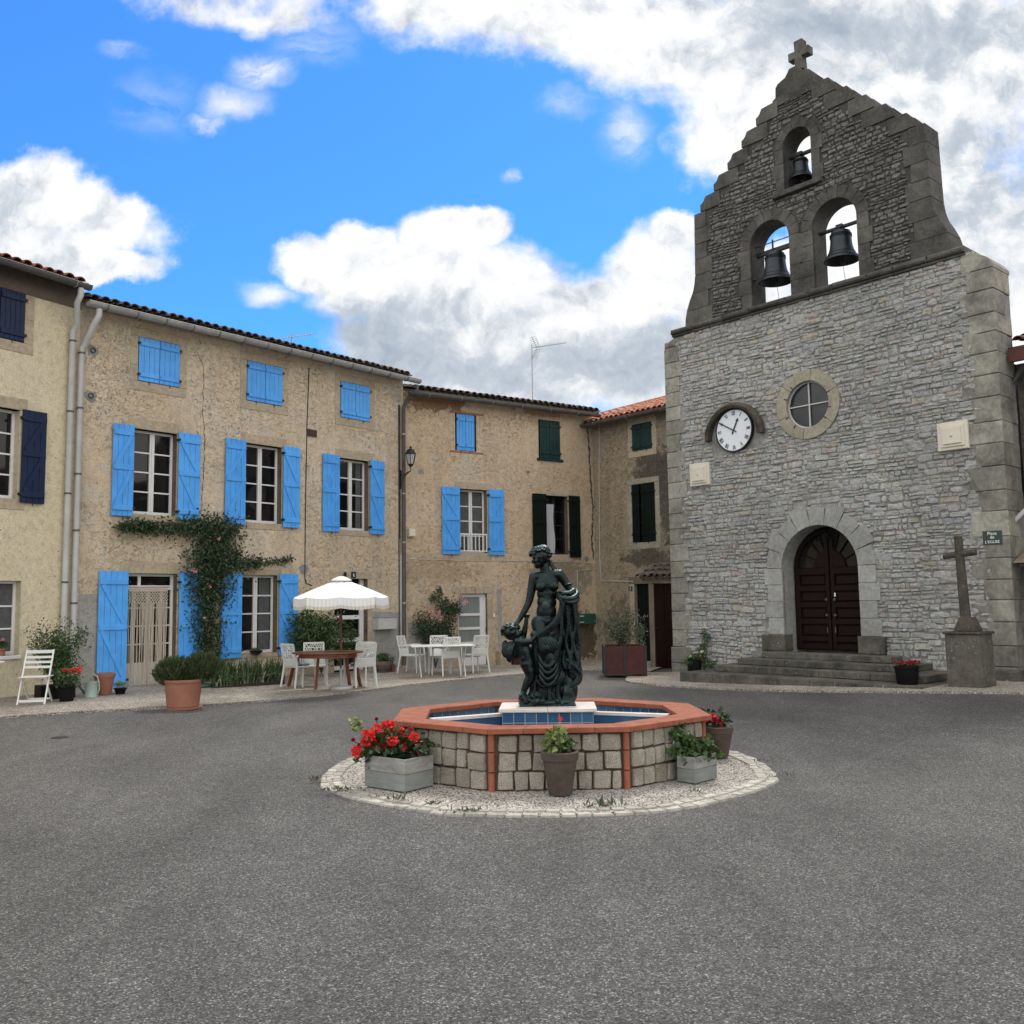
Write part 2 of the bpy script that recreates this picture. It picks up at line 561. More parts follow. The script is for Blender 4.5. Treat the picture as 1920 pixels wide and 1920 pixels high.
def rubble_mat(name, cols, k=1.0):
    def f(t):
        g = t.n('ShaderNodeNewGeometry').outputs['Random Per Island']
        c = t.ramp(g, [(i / (len(cols) - 1), tuple(k * x for x in c)) for i, c in enumerate(cols)])
        big = t.noise(t.obj, 0.5, 6, 0.6)
        c = t.mix(1.0, c, t.ramp(big, [(0.3, 0.74), (0.7, 1.12)]), 'MULTIPLY')
        b = t.noise(t.obj, 12, 7, 0.72, 0.5)
        c = t.mix(1.0, c, t.ramp(b, [(0.28, 0.55), (0.5, 0.95), (0.75, 1.2)]), 'MULTIPLY')
        c = t.mix(t.mapr(t.noise(t.obj, 33, 4, 0.7), 0.62, 0.68, 0, 0.5), c, tuple(0.09 * k for _ in range(3)))
        setb(t, Base_Color=c, Roughness=0.95, Specular_IOR_Level=0.2)
        bump(t, t.math('ADD', t.math('MULTIPLY', b, 1.4), t.math('MULTIPLY', t.noise(t.obj, 45, 4, 0.7), 0.5)), 1.0, 0.06)
    return mat(name, f)


def f_asphalt(t):
    v = t.voro(t.obj, 120, 'F1', 1)
    g = t.n('ShaderNodeSeparateColor', {0: v}).outputs[0]
    f2 = t.noise(t.obj, 30, 6, 0.8)
    c = t.ramp(g, [(0.0, (0.028, 0.0275, 0.026)), (0.35, (0.064, 0.0625, 0.060)), (0.7, (0.106, 0.104, 0.099)), (0.9, (0.165, 0.162, 0.155)), (1.0, (0.38, 0.375, 0.37))])
    c = t.mix(1.0, c, t.ramp(f2, [(0.3, 0.55), (0.7, 1.45)]), 'MULTIPLY')
    big = t.noise(t.obj, 0.28, 6, 0.6, 0.8)
    c = t.mix(1.0, c, t.ramp(big, [(0.30, (0.70, 0.69, 0.68)), (0.5, 1.0), (0.7, (1.25, 1.25, 1.26))]), 'MULTIPLY')
    mp = t.n('ShaderNodeMapping', {0: t.obj, 'Scale': (0.9, 0.35, 1), 'Rotation': (0, 0, R(-35))}).outputs[0]
    strk = t.noise(mp, 1.4, 6, 0.65, 0.5)
    c = t.mix(1.0, c, t.ramp(strk, [(0.35, 0.80), (0.65, 1.14)]), 'MULTIPLY')
    c = t.mix(1.0, c, t.ramp(t.noise(t.obj, 5.0, 7, 0.75, 0.4), [(0.32, 0.80), (0.68, 1.18)]), 'MULTIPLY')
    # a few dark oil and damp spots
    oil = t.mapr(t.noise(t.obj, 0.75, 3, 0.45, 0.3), 0.68, 0.80, 0, 0.22, smooth=True)
    c = t.mix(oil, c, (0.03, 0.03, 0.03))
    setb(t, Base_Color=c, Roughness=t.ramp(g, [(0, 0.8), (1, 0.5)]), Specular_IOR_Level=0.5)
    bump(t, t.math('ADD', t.math('MULTIPLY', t.voro(t.obj, 120), -1.2), f2), 0.9, 0.012)


def f_paving(t):
    v = t.voro(t.obj, 60, 'F1', 1)
    g = t.n('ShaderNodeSeparateColor', {0: v}).outputs[0]
    c = t.ramp(g, [(0.0, (0.12, 0.10, 0.085)), (0.35, (0.27, 0.24, 0.20)), (0.75, (0.40, 0.37, 0.33)), (1.0, (0.62, 0.60, 0.56))])
    big = t.noise(t.obj, 0.8, 7, 0.65, 0.5)
    c = t.mix(1.0, c, t.ramp(big, [(0.32, (0.62, 0.60, 0.57)), (0.6, 1.0)]), 'MULTIPLY')
    setb(t, Base_Color=c, Roughness=0.9, Specular_IOR_Level=0.3)
    bump(t, t.math('MULTIPLY', t.voro(t.obj, 60), -1.0), 0.9, 0.012)


def f_gravel(t):
    v = t.voro(t.obj, 62, 'F1', 1)
    g = t.n('ShaderNodeSeparateColor', {0: v}).outputs[0]
    c = t.ramp(g, [(0.0, (0.24, 0.20, 0.16)), (0.25, (0.50, 0.46, 0.40)), (0.7, (0.68, 0.65, 0.59)), (1.0, (0.85, 0.83, 0.79))])
    c = t.mix(t.mapr(t.voro(t.obj, 62), 0.45, 0.75), c, (0.08, 0.07, 0.06))
    big = t.noise(t.obj, 1.2, 6, 0.65)
    c = t.mix(1.0, c, t.ramp(big, [(0.32, 0.72), (0.6, 1.0)]), 'MULTIPLY')
    setb(t, Base_Color=c, Roughness=0.85)
    bump(t, t.math('MULTIPLY', t.voro(t.obj, 62), -1.0), 1.0, 0.02)


def f_tiles(t):
    br = t.n('ShaderNodeTexBrick', {'Vector': t.n('ShaderNodeTexCoord').outputs['UV'], 'Color1': (0.03, 0.085, 0.19, 1), 'Color2': (0.055, 0.13, 0.26, 1), 'Mortar': (0.42, 0.46, 0.5, 1), 'Scale': 1.0, 'Mortar Size': 0.035, 'Brick Width': 1.0, 'Row Height': 1.0})
    br.offset = 0.0
    c = t.mix(1.0, br.outputs[0], t.ramp(t.noise(t.obj, 14, 4, 0.6), [(0.3, 0.7), (0.7, 1.25)]), 'MULTIPLY')
    setb(t, Base_Color=c, Roughness=0.18)
    bump(t, t.math('MULTIPLY', br.outputs[1], -1.0), 0.4, 0.004)


def f_water(t):
    setb(t, Base_Color=(0.05, 0.12, 0.17), Roughness=0.04, Transmission_Weight=0.75, IOR=1.33)
    bump(t, t.noise(t.obj, 7, 3, 0.5), 0.12, 0.02)


def f_granite(t):
    g = t.n('ShaderNodeNewGeometry').outputs['Random Per Island']
    sp = t.noise(t.obj, 150, 3, 0.8)
    c = t.ramp(sp, [(0.36, (0.06, 0.055, 0.05)), (0.47, (0.34, 0.31, 0.27)), (0.6, (0.56, 0.53, 0.48))])
    c = t.mix(1.0, c, t.ramp(g, [(0, (0.75, 0.72, 0.66)), (1, (1.1, 1.08, 1.02))]), 'MULTIPLY')
    c = t.mix(1.0, c, t.ramp(t.noise(t.obj, 5, 5, 0.6), [(0.3, 0.65), (0.65, 1.05)]), 'MULTIPLY')
    setb(t, Base_Color=c, Roughness=0.8)
    bump(t, t.math('ADD', sp, t.noise(t.obj, 25, 4, 0.6)), 0.8, 0.01)


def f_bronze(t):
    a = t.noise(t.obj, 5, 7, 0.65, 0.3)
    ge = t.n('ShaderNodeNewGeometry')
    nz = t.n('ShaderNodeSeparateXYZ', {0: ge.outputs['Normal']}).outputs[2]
    k = t.math('ADD', t.math('MULTIPLY', nz, 0.30), a)  # upward faces lightened, a patina highlight put into the colour
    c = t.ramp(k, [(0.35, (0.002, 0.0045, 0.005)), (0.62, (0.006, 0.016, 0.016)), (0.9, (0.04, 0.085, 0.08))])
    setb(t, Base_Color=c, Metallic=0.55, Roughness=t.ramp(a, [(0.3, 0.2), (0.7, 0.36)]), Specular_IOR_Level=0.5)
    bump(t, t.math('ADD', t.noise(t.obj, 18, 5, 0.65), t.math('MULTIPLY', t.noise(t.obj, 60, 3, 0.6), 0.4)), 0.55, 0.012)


def f_glass_dark(t):
    c = t.ramp(t.noise(t.obj, 1.1, 3, 0.5), [(0.35, (0.004, 0.004, 0.005)), (0.7, (0.014, 0.013, 0.012))])
    setb(t, Base_Color=c, Roughness=0.04, Specular_IOR_Level=0.35)
    bump(t, t.noise(t.obj, 3, 2, 0.5), 0.03, 0.02)


def f_glass_frost(t):
    mp = t.n('ShaderNodeMapping', {0: t.obj, 'Scale': (40, 40, 2)}).outputs[0]
    c = t.ramp(t.noise(mp, 1.0, 3, 0.5), [(0.3, (0.17, 0.20, 0.19)), (0.7, (0.24, 0.27, 0.26))])
    setb(t, Base_Color=c, Roughness=0.3)


def wood(name, a, b, rough=0.6, sx=30, ax='z', spec=0.5):
    def f(t):
        scl = {'z': (sx, sx, 1.2), 'x': (1.2, sx, sx), 'u': (4, 4, sx)}[ax]
        mp = t.n('ShaderNodeMapping', {0: t.obj, 'Scale': scl}).outputs[0]
        n = t.noise(mp, 1.0, 5, 0.65, 0.8)
        c = t.mix(t.mapr(n, 0.3, 0.7), a, b)
        c = t.mix(1.0, c, t.ramp(t.noise(t.obj, 2.5, 5, 0.6), [(0.3, 0.75), (0.7, 1.15)]), 'MULTIPLY')
        setb(t, Base_Color=c, Roughness=rough, Specular_IOR_Level=spec)
        bump(t, n, 0.25, 0.004)
    return mat(name, f)


M = {}
M['asphalt'] = mat('asphalt', f_asphalt)
M['paving'] = mat('paving', f_paving)
M['gravel'] = mat('gravel', f_gravel)
M['tiles'] = mat('blue_tiles', f_tiles)
M['water'] = mat('water', f_water)
M['granite'] = mat('granite', f_granite)
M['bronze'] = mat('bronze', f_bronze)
M['pane'] = mat('dark_glass', f_glass_dark)
M['frost'] = mat('frosted_glass', f_glass_frost)
M['cream'] = stucco('cream_render', (0.64, 0.56, 0.39), (0.68, 0.60, 0.43), (0.58, 0.52, 0.39), 0.2, 2.2, 0.25, crev=0.15)
M['tan'] = stucco('tan_render', (0.64, 0.51, 0.35), (0.72, 0.61, 0.46), (0.60, 0.56, 0.48), 0.7, 1.0, 0.8, crev=.5)
M['mould'] = stucco('dark_render', (0.13, 0.115, 0.095), (0.18, 0.155, 0.12), (0.08, 0.075, 0.065), 0.9, 1.0, 1.0)
M['cement'] = stucco('cement_render', (0.34, 0.335, 0.315), (0.38, 0.37, 0.345), (0.28, 0.28, 0.27), 0.4, 1.0, 0.3)
M['dressed'] = lichen_stone('dressed_stone', (0.47, 0.385, 0.27), (0.37, 0.31, 0.23), (0.45, 0.42, 0.34), isl=0.12, bstr=0.25)
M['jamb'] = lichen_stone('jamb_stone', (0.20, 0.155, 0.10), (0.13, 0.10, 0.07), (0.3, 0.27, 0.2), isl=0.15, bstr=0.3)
M['mortar'] = lichen_stone('mortar', (0.33, 0.33, 0.315), (0.20, 0.198, 0.185), (0.38, 0.37, 0.35), isl=0.0, bstr=1.0)
M['mortar_dark'] = lichen_stone('mortar_dark', (0.085, 0.08, 0.075), (0.05, 0.048, 0.045), (0.15, 0.145, 0.13), isl=0.0)
RUB = [(0.41, 0.41, 0.39), (0.47, 0.47, 0.45), (0.43, 0.43, 0.41), (0.51, 0.51, 0.49), (0.37, 0.375, 0.365), (0.47, 0.47, 0.455), (0.44, 0.445, 0.435), (0.51, 0.515, 0.49), (0.41, 0.41, 0.39), (0.48, 0.44, 0.36), (0.45, 0.455, 0.445), (0.41, 0.415, 0.42), (0.47, 0.475, 0.465), (0.45, 0.375, 0.36)]
RUBOLD = [(0.34, 0.34, 0.325), (0.40, 0.40, 0.385), (0.36, 0.355, 0.33), (0.44, 0.44, 0.42), (0.30, 0.31, 0.31), (0.42, 0.41, 0.38), (0.37, 0.38, 0.38), (0.45, 0.44, 0.41), (0.35, 0.34, 0.31), (0.42, 0.37, 0.29), (0.33, 0.345, 0.36), (0.40, 0.29, 0.27)]
M['rubble'] = rubble_mat('rubble_stone', RUB, 1.22)
M['rubble_dark'] = rubble_mat('rubble_stone_weathered', [(0.20, 0.20, 0.19), (0.28, 0.28, 0.265), (0.22, 0.218, 0.206), (0.31, 0.308, 0.29), (0.16, 0.162, 0.158), (0.23, 0.215, 0.185)], 1.0)
M['quoin'] = lichen_stone('quoin_stone', (0.35, 0.338, 0.285), (0.14, 0.136, 0.118), (0.47, 0.46, 0.41), isl=0.22, lich=0.5)
M['quoin_dark'] = lichen_stone('quoin_stone_weathered', (0.125, 0.121, 0.108), (0.045, 0.044, 0.041), (0.22, 0.20, 0.13), isl=0.2, lich=0.5)
M['doorstone'] = lichen_stone('door_arch_stone', (0.36, 0.365, 0.35), (0.27, 0.27, 0.255), (0.45, 0.44, 0.4), isl=0.12, lich=0.2)
M['step'] = lichen_stone('step_stone', (0.15, 0.142, 0.12), (0.045, 0.043, 0.037), (0.34, 0.33, 0.29), isl=0.15, lich=0.8)
M['pedestal'] = lichen_stone('pedestal_stone', (0.145, 0.135, 0.115), (0.07, 0.065, 0.056), (0.42, 0.41, 0.37), isl=0.1, lich=0.9)
M['cross'] = lichen_stone('cross_stone', (0.10, 0.088, 0.07), (0.05, 0.045, 0.037), (0.40, 0.40, 0.34), isl=0.1, lich=0.9, sc=1.6)
M['ocstone'] = lichen_stone('oculus_stone', (0.38, 0.355, 0.28), (0.28, 0.26, 0.2), (0.45, 0.44, 0.38), isl=0.1)
def f_blue(t):
    rnd = t.n('ShaderNodeObjectInfo').outputs['Random']
    n = t.noise(t.obj, 4, 6, 0.6)
    c = t.ramp(n, [(0.3, (0.062, 0.325, 0.80)), (0.7, (0.088, 0.42, 0.98))])
    c = t.mix(1.0, c, t.ramp(rnd, [(0, (0.84, 0.86, 0.88)), (1, (1.08, 1.04, 1.0))]), 'MULTIPLY')
    fade = t.noise(t.n('ShaderNodeMapping', {0: t.obj, 'Scale': (14, 14, 1.6)}).outputs[0], 1.0, 6, 0.7)
    c = t.mix(t.mapr(fade, 0.56, 0.72, 0, 0.35), c, (0.22, 0.47, 0.78))
    chip = t.mapr(t.noise(t.obj, 34, 5, 0.75), 0.68, 0.71)
    c = t.mix(t.math('MULTIPLY', chip, 0.5), c, (0.16, 0.17, 0.17))
    setb(t, Base_Color=c, Roughness=0.5)
    bump(t, fade, 0.2, 0.004)


M['blue'] = mat('blue_paint', f_blue)
M['blue_plain'] = plain('blue_paint', (0.075, 0.385, 0.95), 0.45, var=0.17, sc=4)
M['navy'] = plain('navy_paint', (0.009, 0.019, 0.055), 0.4, var=0.2, spec=.2)
M['dgreen'] = plain('dark_green_paint', (0.010, 0.036, 0.034), 0.5, var=0.45, spec=.2)
M['bgreen'] = plain('near_black_green_paint', (0.004, 0.009, 0.006), 0.5, var=0.3, spec=.15)
M['white'] = plain('white_paint', (0.70, 0.70, 0.68), 0.4, var=0.08)
M['plastic'] = plain('white_plastic', (0.66, 0.67, 0.64), 0.45, var=0.08, sc=6)
M['iron'] = plain('black_iron', (0.02, 0.02, 0.022), 0.5, 0.3)
M['zinc'] = plain('zinc', (0.36, 0.36, 0.345), 0.5, 0.2, var=0.25, sc=4)
M['pvc'] = plain('pale_pipe', (0.50, 0.50, 0.48), 0.5, 0.0, var=0.15, sc=3)
M['darkzinc'] = plain('dark_gutter', (0.09, 0.09, 0.088), 0.5, 0.2, var=0.35, sc=5)
M['soffit'] = plain('soffit', (0.13, 0.105, 0.08), 0.9, var=0.35, sc=4)
M['terra'] = plain('terracotta', (0.29, 0.125, 0.082), 0.8, var=0.2, sc=5, bmp=0.2)
M['coping'] = plain('coping_tile', (0.27, 0.090, 0.052), 0.75, var=0.34, sc=7, bmp=0.5, spec=.3)
M['rust'] = plain('rusty_steel', (0.05, 0.011, 0.009), 0.8, 0.0, var=0.4, sc=6, bmp=0.2)
M['blackpot'] = plain('black_plastic', (0.007, 0.007, 0.008), 0.5, spec=.15)
M['brownpot'] = plain('brown_clay', (0.062, 0.045, 0.034), 0.8, var=0.45, sc=8, bmp=0.3)
M['soil'] = plain('soil', (0.035, 0.025, 0.018), 0.95, var=0.4, sc=20, bmp=0.5)
M['greyplank'] = wood('grey_planks', (0.15, 0.165, 0.155), (0.24, 0.255, 0.24), 0.8, 30, 'u')
M['greyplank_top'] = wood('worn_planks', (0.14, 0.14, 0.125), (0.36, 0.36, 0.335), 0.8, 14, 'u')
M['tablewood'] = wood('red_brown_wood', (0.11, 0.036, 0.016), (0.24, 0.085, 0.035), 0.35, 20, 'x')
M['darkwood'] = wood('brown_door', (0.0085, 0.0042, 0.0038), (0.019, 0.0088, 0.0072), 0.6, 26, 'z', 0.12)
M['reddoor'] = wood('red_brown_door', (0.009, 0.003, 0.0025), (0.018, 0.006, 0.0045), 0.7, 26, 'z', 0.1)
M['oldwood'] = wood('old_wood', (0.12, 0.095, 0.065), (0.22, 0.185, 0.14), 0.85, 24)
M['marble'] = plain('pale_marble', (0.62, 0.57, 0.53), 0.5, var=0.15, sc=7)
M['clockface'] = plain('clock_face', (0.72, 0.76, 0.80), 0.5, var=0.03)
M['black'] = plain('black_paint_and_shade', (0.012, 0.012, 0.013), 0.5)
M['panel'] = plain('cream_panel', (0.62, 0.58, 0.48), 0.6, var=0.08, sc=2)
M['signgreen'] = plain('sign_enamel', (0.012, 0.03, 0.028), 0.35)
M['signwhite'] = plain('sign_white', (0.75, 0.78, 0.76), 0.5, var=0.03)
M['canvas'] = plain('canvas', (0.76, 0.76, 0.75), 0.85, var=0.05, sc=4)
M['fringe'] = plain('fringe', (0.62, 0.59, 0.50), 0.9, var=0.2, sc=40)
M['cushion'] = plain('cushion', (0.17, 0.20, 0.25), 0.9, var=0.5, sc=16)
M['lace'] = plain('lace', (0.50, 0.50, 0.52), 0.9, var=0.25, sc=40)
M['rope'] = plain('cotton_rope', (0.50, 0.44, 0.355), 0.95, var=0.2, sc=30)
M['greenplastic'] = plain('green_plastic', (0.02, 0.075, 0.055), 0.5)
M['palegreen'] = plain('pale_green_enamel', (0.33, 0.42, 0.38), 0.45, var=0.15)
M['stonepot'] = lichen_stone('stone_trough', (0.17, 0.14, 0.11), (0.10, 0.08, 0.06), (0.3, 0.28, 0.22), isl=0.1)
M['leaf'] = island('leaves', [(0.02, 0.045, 0.012), (0.05, 0.10, 0.025), (0.035, 0.075, 0.018), (0.09, 0.15, 0.045)], 0.55)
M['leafd'] = island('dark_leaves', [(0.012, 0.03, 0.012), (0.035, 0.07, 0.022), (0.02, 0.05, 0.016), (0.06, 0.095, 0.035)], 0.5)
M['leafl'] = island('light_leaves', [(0.10, 0.16, 0.045), (0.22, 0.28, 0.08), (0.16, 0.2, 0.06), (0.30, 0.30, 0.13)], 0.55)
M['leafo'] = island('olive_leaves', [(0.05, 0.075, 0.035), (0.11, 0.13, 0.07), (0.03, 0.05, 0.025), (0.22, 0.25, 0.17)], 0.5)
M['leafp'] = island('pale_leaf_edges', [(0.13, 0.18, 0.09), (0.25, 0.30, 0.17), (0.42, 0.45, 0.34)], 0.5)
M['leafb'] = island('box_leaves', [(0.015, 0.035, 0.01), (0.04, 0.075, 0.02), (0.065, 0.10, 0.03), (0.09, 0.085, 0.035)], 0.6)
M['red'] = island('red_petals', [(0.55, 0.012, 0.012), (0.80, 0.035, 0.025), (0.70, 0.02, 0.015)], 0.5, 0.15)
M['crimson'] = island('crimson_petals', [(0.25, 0.006, 0.015), (0.38, 0.012, 0.03)], 0.5, 0.15)
M['pink'] = island('pink_petals', [(0.62, 0.28, 0.28), (0.75, 0.42, 0.40)], 0.5, 0.1)
M['creamflower'] = island('cream_petals', [(0.75, 0.68, 0.40), (0.8, 0.78, 0.6)], 0.5, 0.1)
M['bark'] = lichen_stone('bark', (0.09, 0.07, 0.05), (0.05, 0.04, 0.03), (0.18, 0.16, 0.12))
M['hill'] = plain('field', (0.06, 0.08, 0.03), 0.95)


def rooftile(name, cols):
    def f(t):
        g = t.n('ShaderNodeNewGeometry').outputs['Random Per Island']
        c = t.ramp(g, [(i / (len(cols) - 1), c) for i, c in enumerate(cols)])
        c = t.mix(1.0, c, t.ramp(t.noise(t.obj, 7, 6, 0.7), [(0.3, 0.5), (0.65, 1.15)]), 'MULTIPLY')
        setb(t, Base_Color=c, Roughness=0.9)
        bump(t, t.noise(t.obj, 40, 4, 0.7), 0.4, 0.01)
    return mat(name, f)


M['tile_old'] = rooftile('old_roof_tile', [(0.07, 0.055, 0.045), (0.13, 0.10, 0.08), (0.09, 0.07, 0.055), (0.17, 0.12, 0.09)])
M['tile_red'] = rooftile('red_roof_tile', [(0.16, 0.05, 0.03), (0.26, 0.085, 0.05), (0.12, 0.06, 0.045), (0.3, 0.12, 0.08)])
M['tile_orange'] = rooftile('orange_roof_tile', [(0.42, 0.155, 0.085), (0.52, 0.22, 0.13), (0.34, 0.12, 0.07), (0.46, 0.26, 0.18)])

# ============================================================ THE SETTING
def grid_sheet(name, m, xs, ys, zf):
    mb = MB()
    vs = [(x, y, zf(x, y)) for y in ys for x in xs]
    nx = len(xs)
    fs = [(j * nx + i, j * nx + i + 1, (j + 1) * nx + i + 1, (j + 1) * nx + i) for j in range(len(ys) - 1) for i in range(nx - 1)]
    mb.add(vs, fs)
    return mb.build(name, m, recalc=False)


def frange(a, b, s):
    n = int(round((b - a) / s))
    return [a + (b - a) * i / n for i in range(n + 1)]


XS = [-900, -300, -100, -50, -30] + frange(-20, 20, 0.5) + [30, 50, 100, 300, 900]
YS = [-900, -300, -100, -50, -20, -10] + frange(0, 34, 0.5) + [45, 60, 100, 300, 900]
g = grid_sheet('ground', M['asphalt'], XS, YS, gz)
tag(g, 'speckled grey asphalt of the village square', kind='structure')

P2c = onground(757, 1249, 0.05)
F2 = Facade(P2c, 50)
F3 = Facade(P2c, 33)
P4c = F3.W(6.45, 0, 0)
F4 = Facade(P4c, -49)
P1c = F2.W(-8.72, 0, 0)
F1 = Facade(P1c, 58)
PCc = onground(1265, 1262, 0.0)
FC = Facade(PCc, -49)


def strip(name, inner, outer, m, h=0.03, nn=6, seg=0.35, sub=True, rng=random.Random(3)):
    """sheet between two polylines that follows the ground, with a low edge along the outer line"""
    def resample(pl, n):
        L = [0]
        for a, b in zip(pl, pl[1:]):
            L.append(L[-1] + (Vector(b) - Vector(a)).length)
        out = []
        for i in range(n + 1):
            t = L[-1] * i / n
            k = max(j for j in range(len(L)) if L[j] <= t + 1e-9)
            k = min(k, len(pl) - 2)
            f = (t - L[k]) / max(1e-9, L[k + 1] - L[k])
            out.append(Vector(pl[k]).lerp(Vector(pl[k + 1]), f))
        return out
    n = 60
    A, B = resample(inner, n), resample(outer, n)
    B = [b + Vector((rng.uniform(-.03, .03), rng.uniform(-.03, .03))) for b in B]
    vs, fs = [], []
    for i in range(n + 1):
        for k in range(nn + 1):
            p = A[i].lerp(B[i], k / nn)
            vs.append((p.x, p.y, gz(p.x, p.y) + h))
        p = B[i]
        vs.append((p.x, p.y, gz(p.x, p.y) - 0.02))
    w = nn + 2
    for i in range(n):
        for k in range(nn + 1):
            fs.append((i * w + k, i * w + k + 1, (i + 1) * w + k + 1, (i + 1) * w + k))
    mb = MB()
    mb.add(vs, fs)
    ob = mb.build(name, m)
    return tag(ob, kind='structure')


def v2(p):
    return (p.x, p.y)


pv = strip('pavement', [v2(F1.W(-9, .02, 0)), v2(F1.W(-3, .02, 0)), v2(P1c), v2(F2.W(-4, .02, 0)), v2(P2c), v2(F3.W(3.3, .02, 0)), v2(P4c), v2(F4.W(3.4, .02, 0))],
           [(-13.5, 9.2), (-10.2, 12.3), (-7.81, 14.23), (-5.81, 15.33), (-3.34, 17.75), (-1.9, 19.7), (-0.05, 21.6), (1.4, 22.6), (2.7, 22.7), (3.2, 22.0)], M['paving'], 0.035)
pv['label'] = 'pale gravelly pavement along the foot of the houses'
W = FC.W
pc = strip('pavement', [v2(W(-.05, -.3, 0)), v2(W(.3, .02, 0)), v2(W(3, .02, 0)), v2(W(7.45, .02, 0)), v2(W(11, .05, 0))],
           [(3.05, 21.6), (2.5, 20.6), (2.3, 19.5), (2.55, 18.9), (4.35, 16.95), (6.2, 15.25), (8.3, 13.95), (11.2, 12.2)], M['paving'], 0.035)
pc['label'] = 'pale gravelly pavement round the church steps'

M['ochre'] = stucco('ochre_render', (0.60, 0.46, 0.305), (0.66, 0.52, 0.37), (0.57, 0.51, 0.42), 0.55, 1.0, 0.7,
                    [(F3.W(.9, 0, 7.25), (1.4, .45), (0.15, 0.085, 0.04), .9, 2.6), (F3.W(5.6, 0, .6), (1.2, 1.2), (0.07, 0.055, 0.035), .95, 3.0), (F3.W(4.6, 0, 7.3), (1.2, .2), (0.16, 0.11, 0.07), .7, 3.0),
                     (F3.W(2.0, 0, 5.2), (.6, 2.2), (0.33, 0.30, 0.24), .5, 1.6), (F3.W(5.2, 0, 2.4), (1.5, .8), (0.15, 0.13, 0.10), .8, 3.0), (F3.W(1.0, 0, 2.6), (1.6, .5), (0.22, 0.17, 0.11), .6, 4.0)])
M['greyrender'] = stucco('grey_render', (0.43, 0.345, 0.23), (0.37, 0.305, 0.22), (0.27, 0.24, 0.195), 0.6, 1.0, 0.9,
                         [(F4.W(2.5, 0, 5.35), (1.15, 1.0), (0.065, 0.058, 0.046), .95, 3.2), (F4.W(3.0, 0, 4.4), (.7, 1.6), (0.07, 0.062, 0.05), .9, 3.2), (F4.W(2.0, 0, 2.9), (1.2, .35), (0.07, 0.06, 0.045), .9, 3.2), (F4.W(.9, 0, .9), (1.0, 1.0), (0.09, 0.07, 0.045), .7, 3.0)])

# roof tiles ------------------------------------------------------------
def tiles(mb, u0, u1, z, slope, depth, over=0.42, w=0.205, length=0.4, course=0.33, rng=None, start=None, maxd=None, base=True):
    """canal tiles on a slope; frame of the mesh builder is the facade's"""
    n = int((u1 - u0) / w)
    ca = 1 / math.sqrt(1 + slope * slope)
    for i in range(n + 1):
        uc = u0 + i * w + rng.uniform(-.008, .008)
        d0 = start(uc) if start else 0.0
        d1 = maxd(uc) if maxd else depth
        k = 0
        d = -over + d0 + rng.uniform(-.02, .02)
        while d < d1:
            r0, r1 = 0.092, 0.075
            tl = length
            lift = rng.uniform(0, .012) + (0.012 if k else 0)
            du = rng.uniform(-.008, .008)
            vs, fs = [], []
            for (dd, r, zz) in ((d, r0, 0.025 + lift), (d + tl * ca, r1, 0.0 + lift)):
                for s_ in range(7):
                    t = PI * s_ / 6
                    vs.append((uc + du - r * math.cos(t), dd, z + slope * dd + zz + r * 0.85 * math.sin(t)))
            for (dd, r, zz) in ((d, r0 - .014, 0.02 + lift), (d + tl * ca, r1 - .014, 0.0 + lift)):
                for s_ in range(7):
                    t = PI * s_ / 6
                    vs.append((uc + du - r * math.cos(t), dd, z + slope * dd + zz + r * 0.85 * math.sin(t)))
            for s_ in range(6):
                fs.append((s_, s_ + 1, 8 + s_, 7 + s_))
                fs.append((14 + s_, 15 + s_, s_ + 1, s_))
                fs.append((21 + s_, 22 + s_, 15 + s_, 14 + s_))
            mb.add(vs, fs)
            d += course
            k += 1
        # channel tile between, showing its upturned end
        vs, fs = [], []
        for dd in (-over + d0 + 0.015, d1):
            for s_ in range(5):
                t = PI * s_ / 4
                vs.append((uc + w / 2 - 0.085 * math.cos(t), dd, z + slope * dd - 0.055 * math.sin(t) + 0.03))
        fs = [(s_, s_ + 1, 6 + s_, 5 + s_) for s_ in range(4)]
        mb.add(vs, fs)


def wall_holes(mb, u0, u1, z0, z1, holes, reveal=0.2, y=0.0):
    us = sorted(set([u0, u1] + [h[0] for h in holes] + [h[1] for h in holes]))
    zs = sorted(set([z0, z1] + [h[2] for h in holes] + [h[3] for h in holes]))
    for a, b in zip(us, us[1:]):
        for c, d in zip(zs, zs[1:]):
            mu, mz = (a + b) / 2, (c + d) / 2
            if any(h[0] < mu < h[1] and h[2] < mz < h[3] for h in holes):
                continue
            mb.add([(a, y, c), (b, y, c), (b, y, d), (a, y, d)], [(0, 1, 2, 3)])


def reveals(mb, h, depth, y=0.0):
    a, b, c, d = h
    mb.add([(a, y, c), (b, y, c), (b, y, d), (a, y, d), (a, depth, c), (b, depth, c), (b, depth, d), (a, depth, d)],
           [(0, 1, 5, 4), (1, 2, 6, 5), (2, 3, 7, 6), (3, 0, 4, 7)])


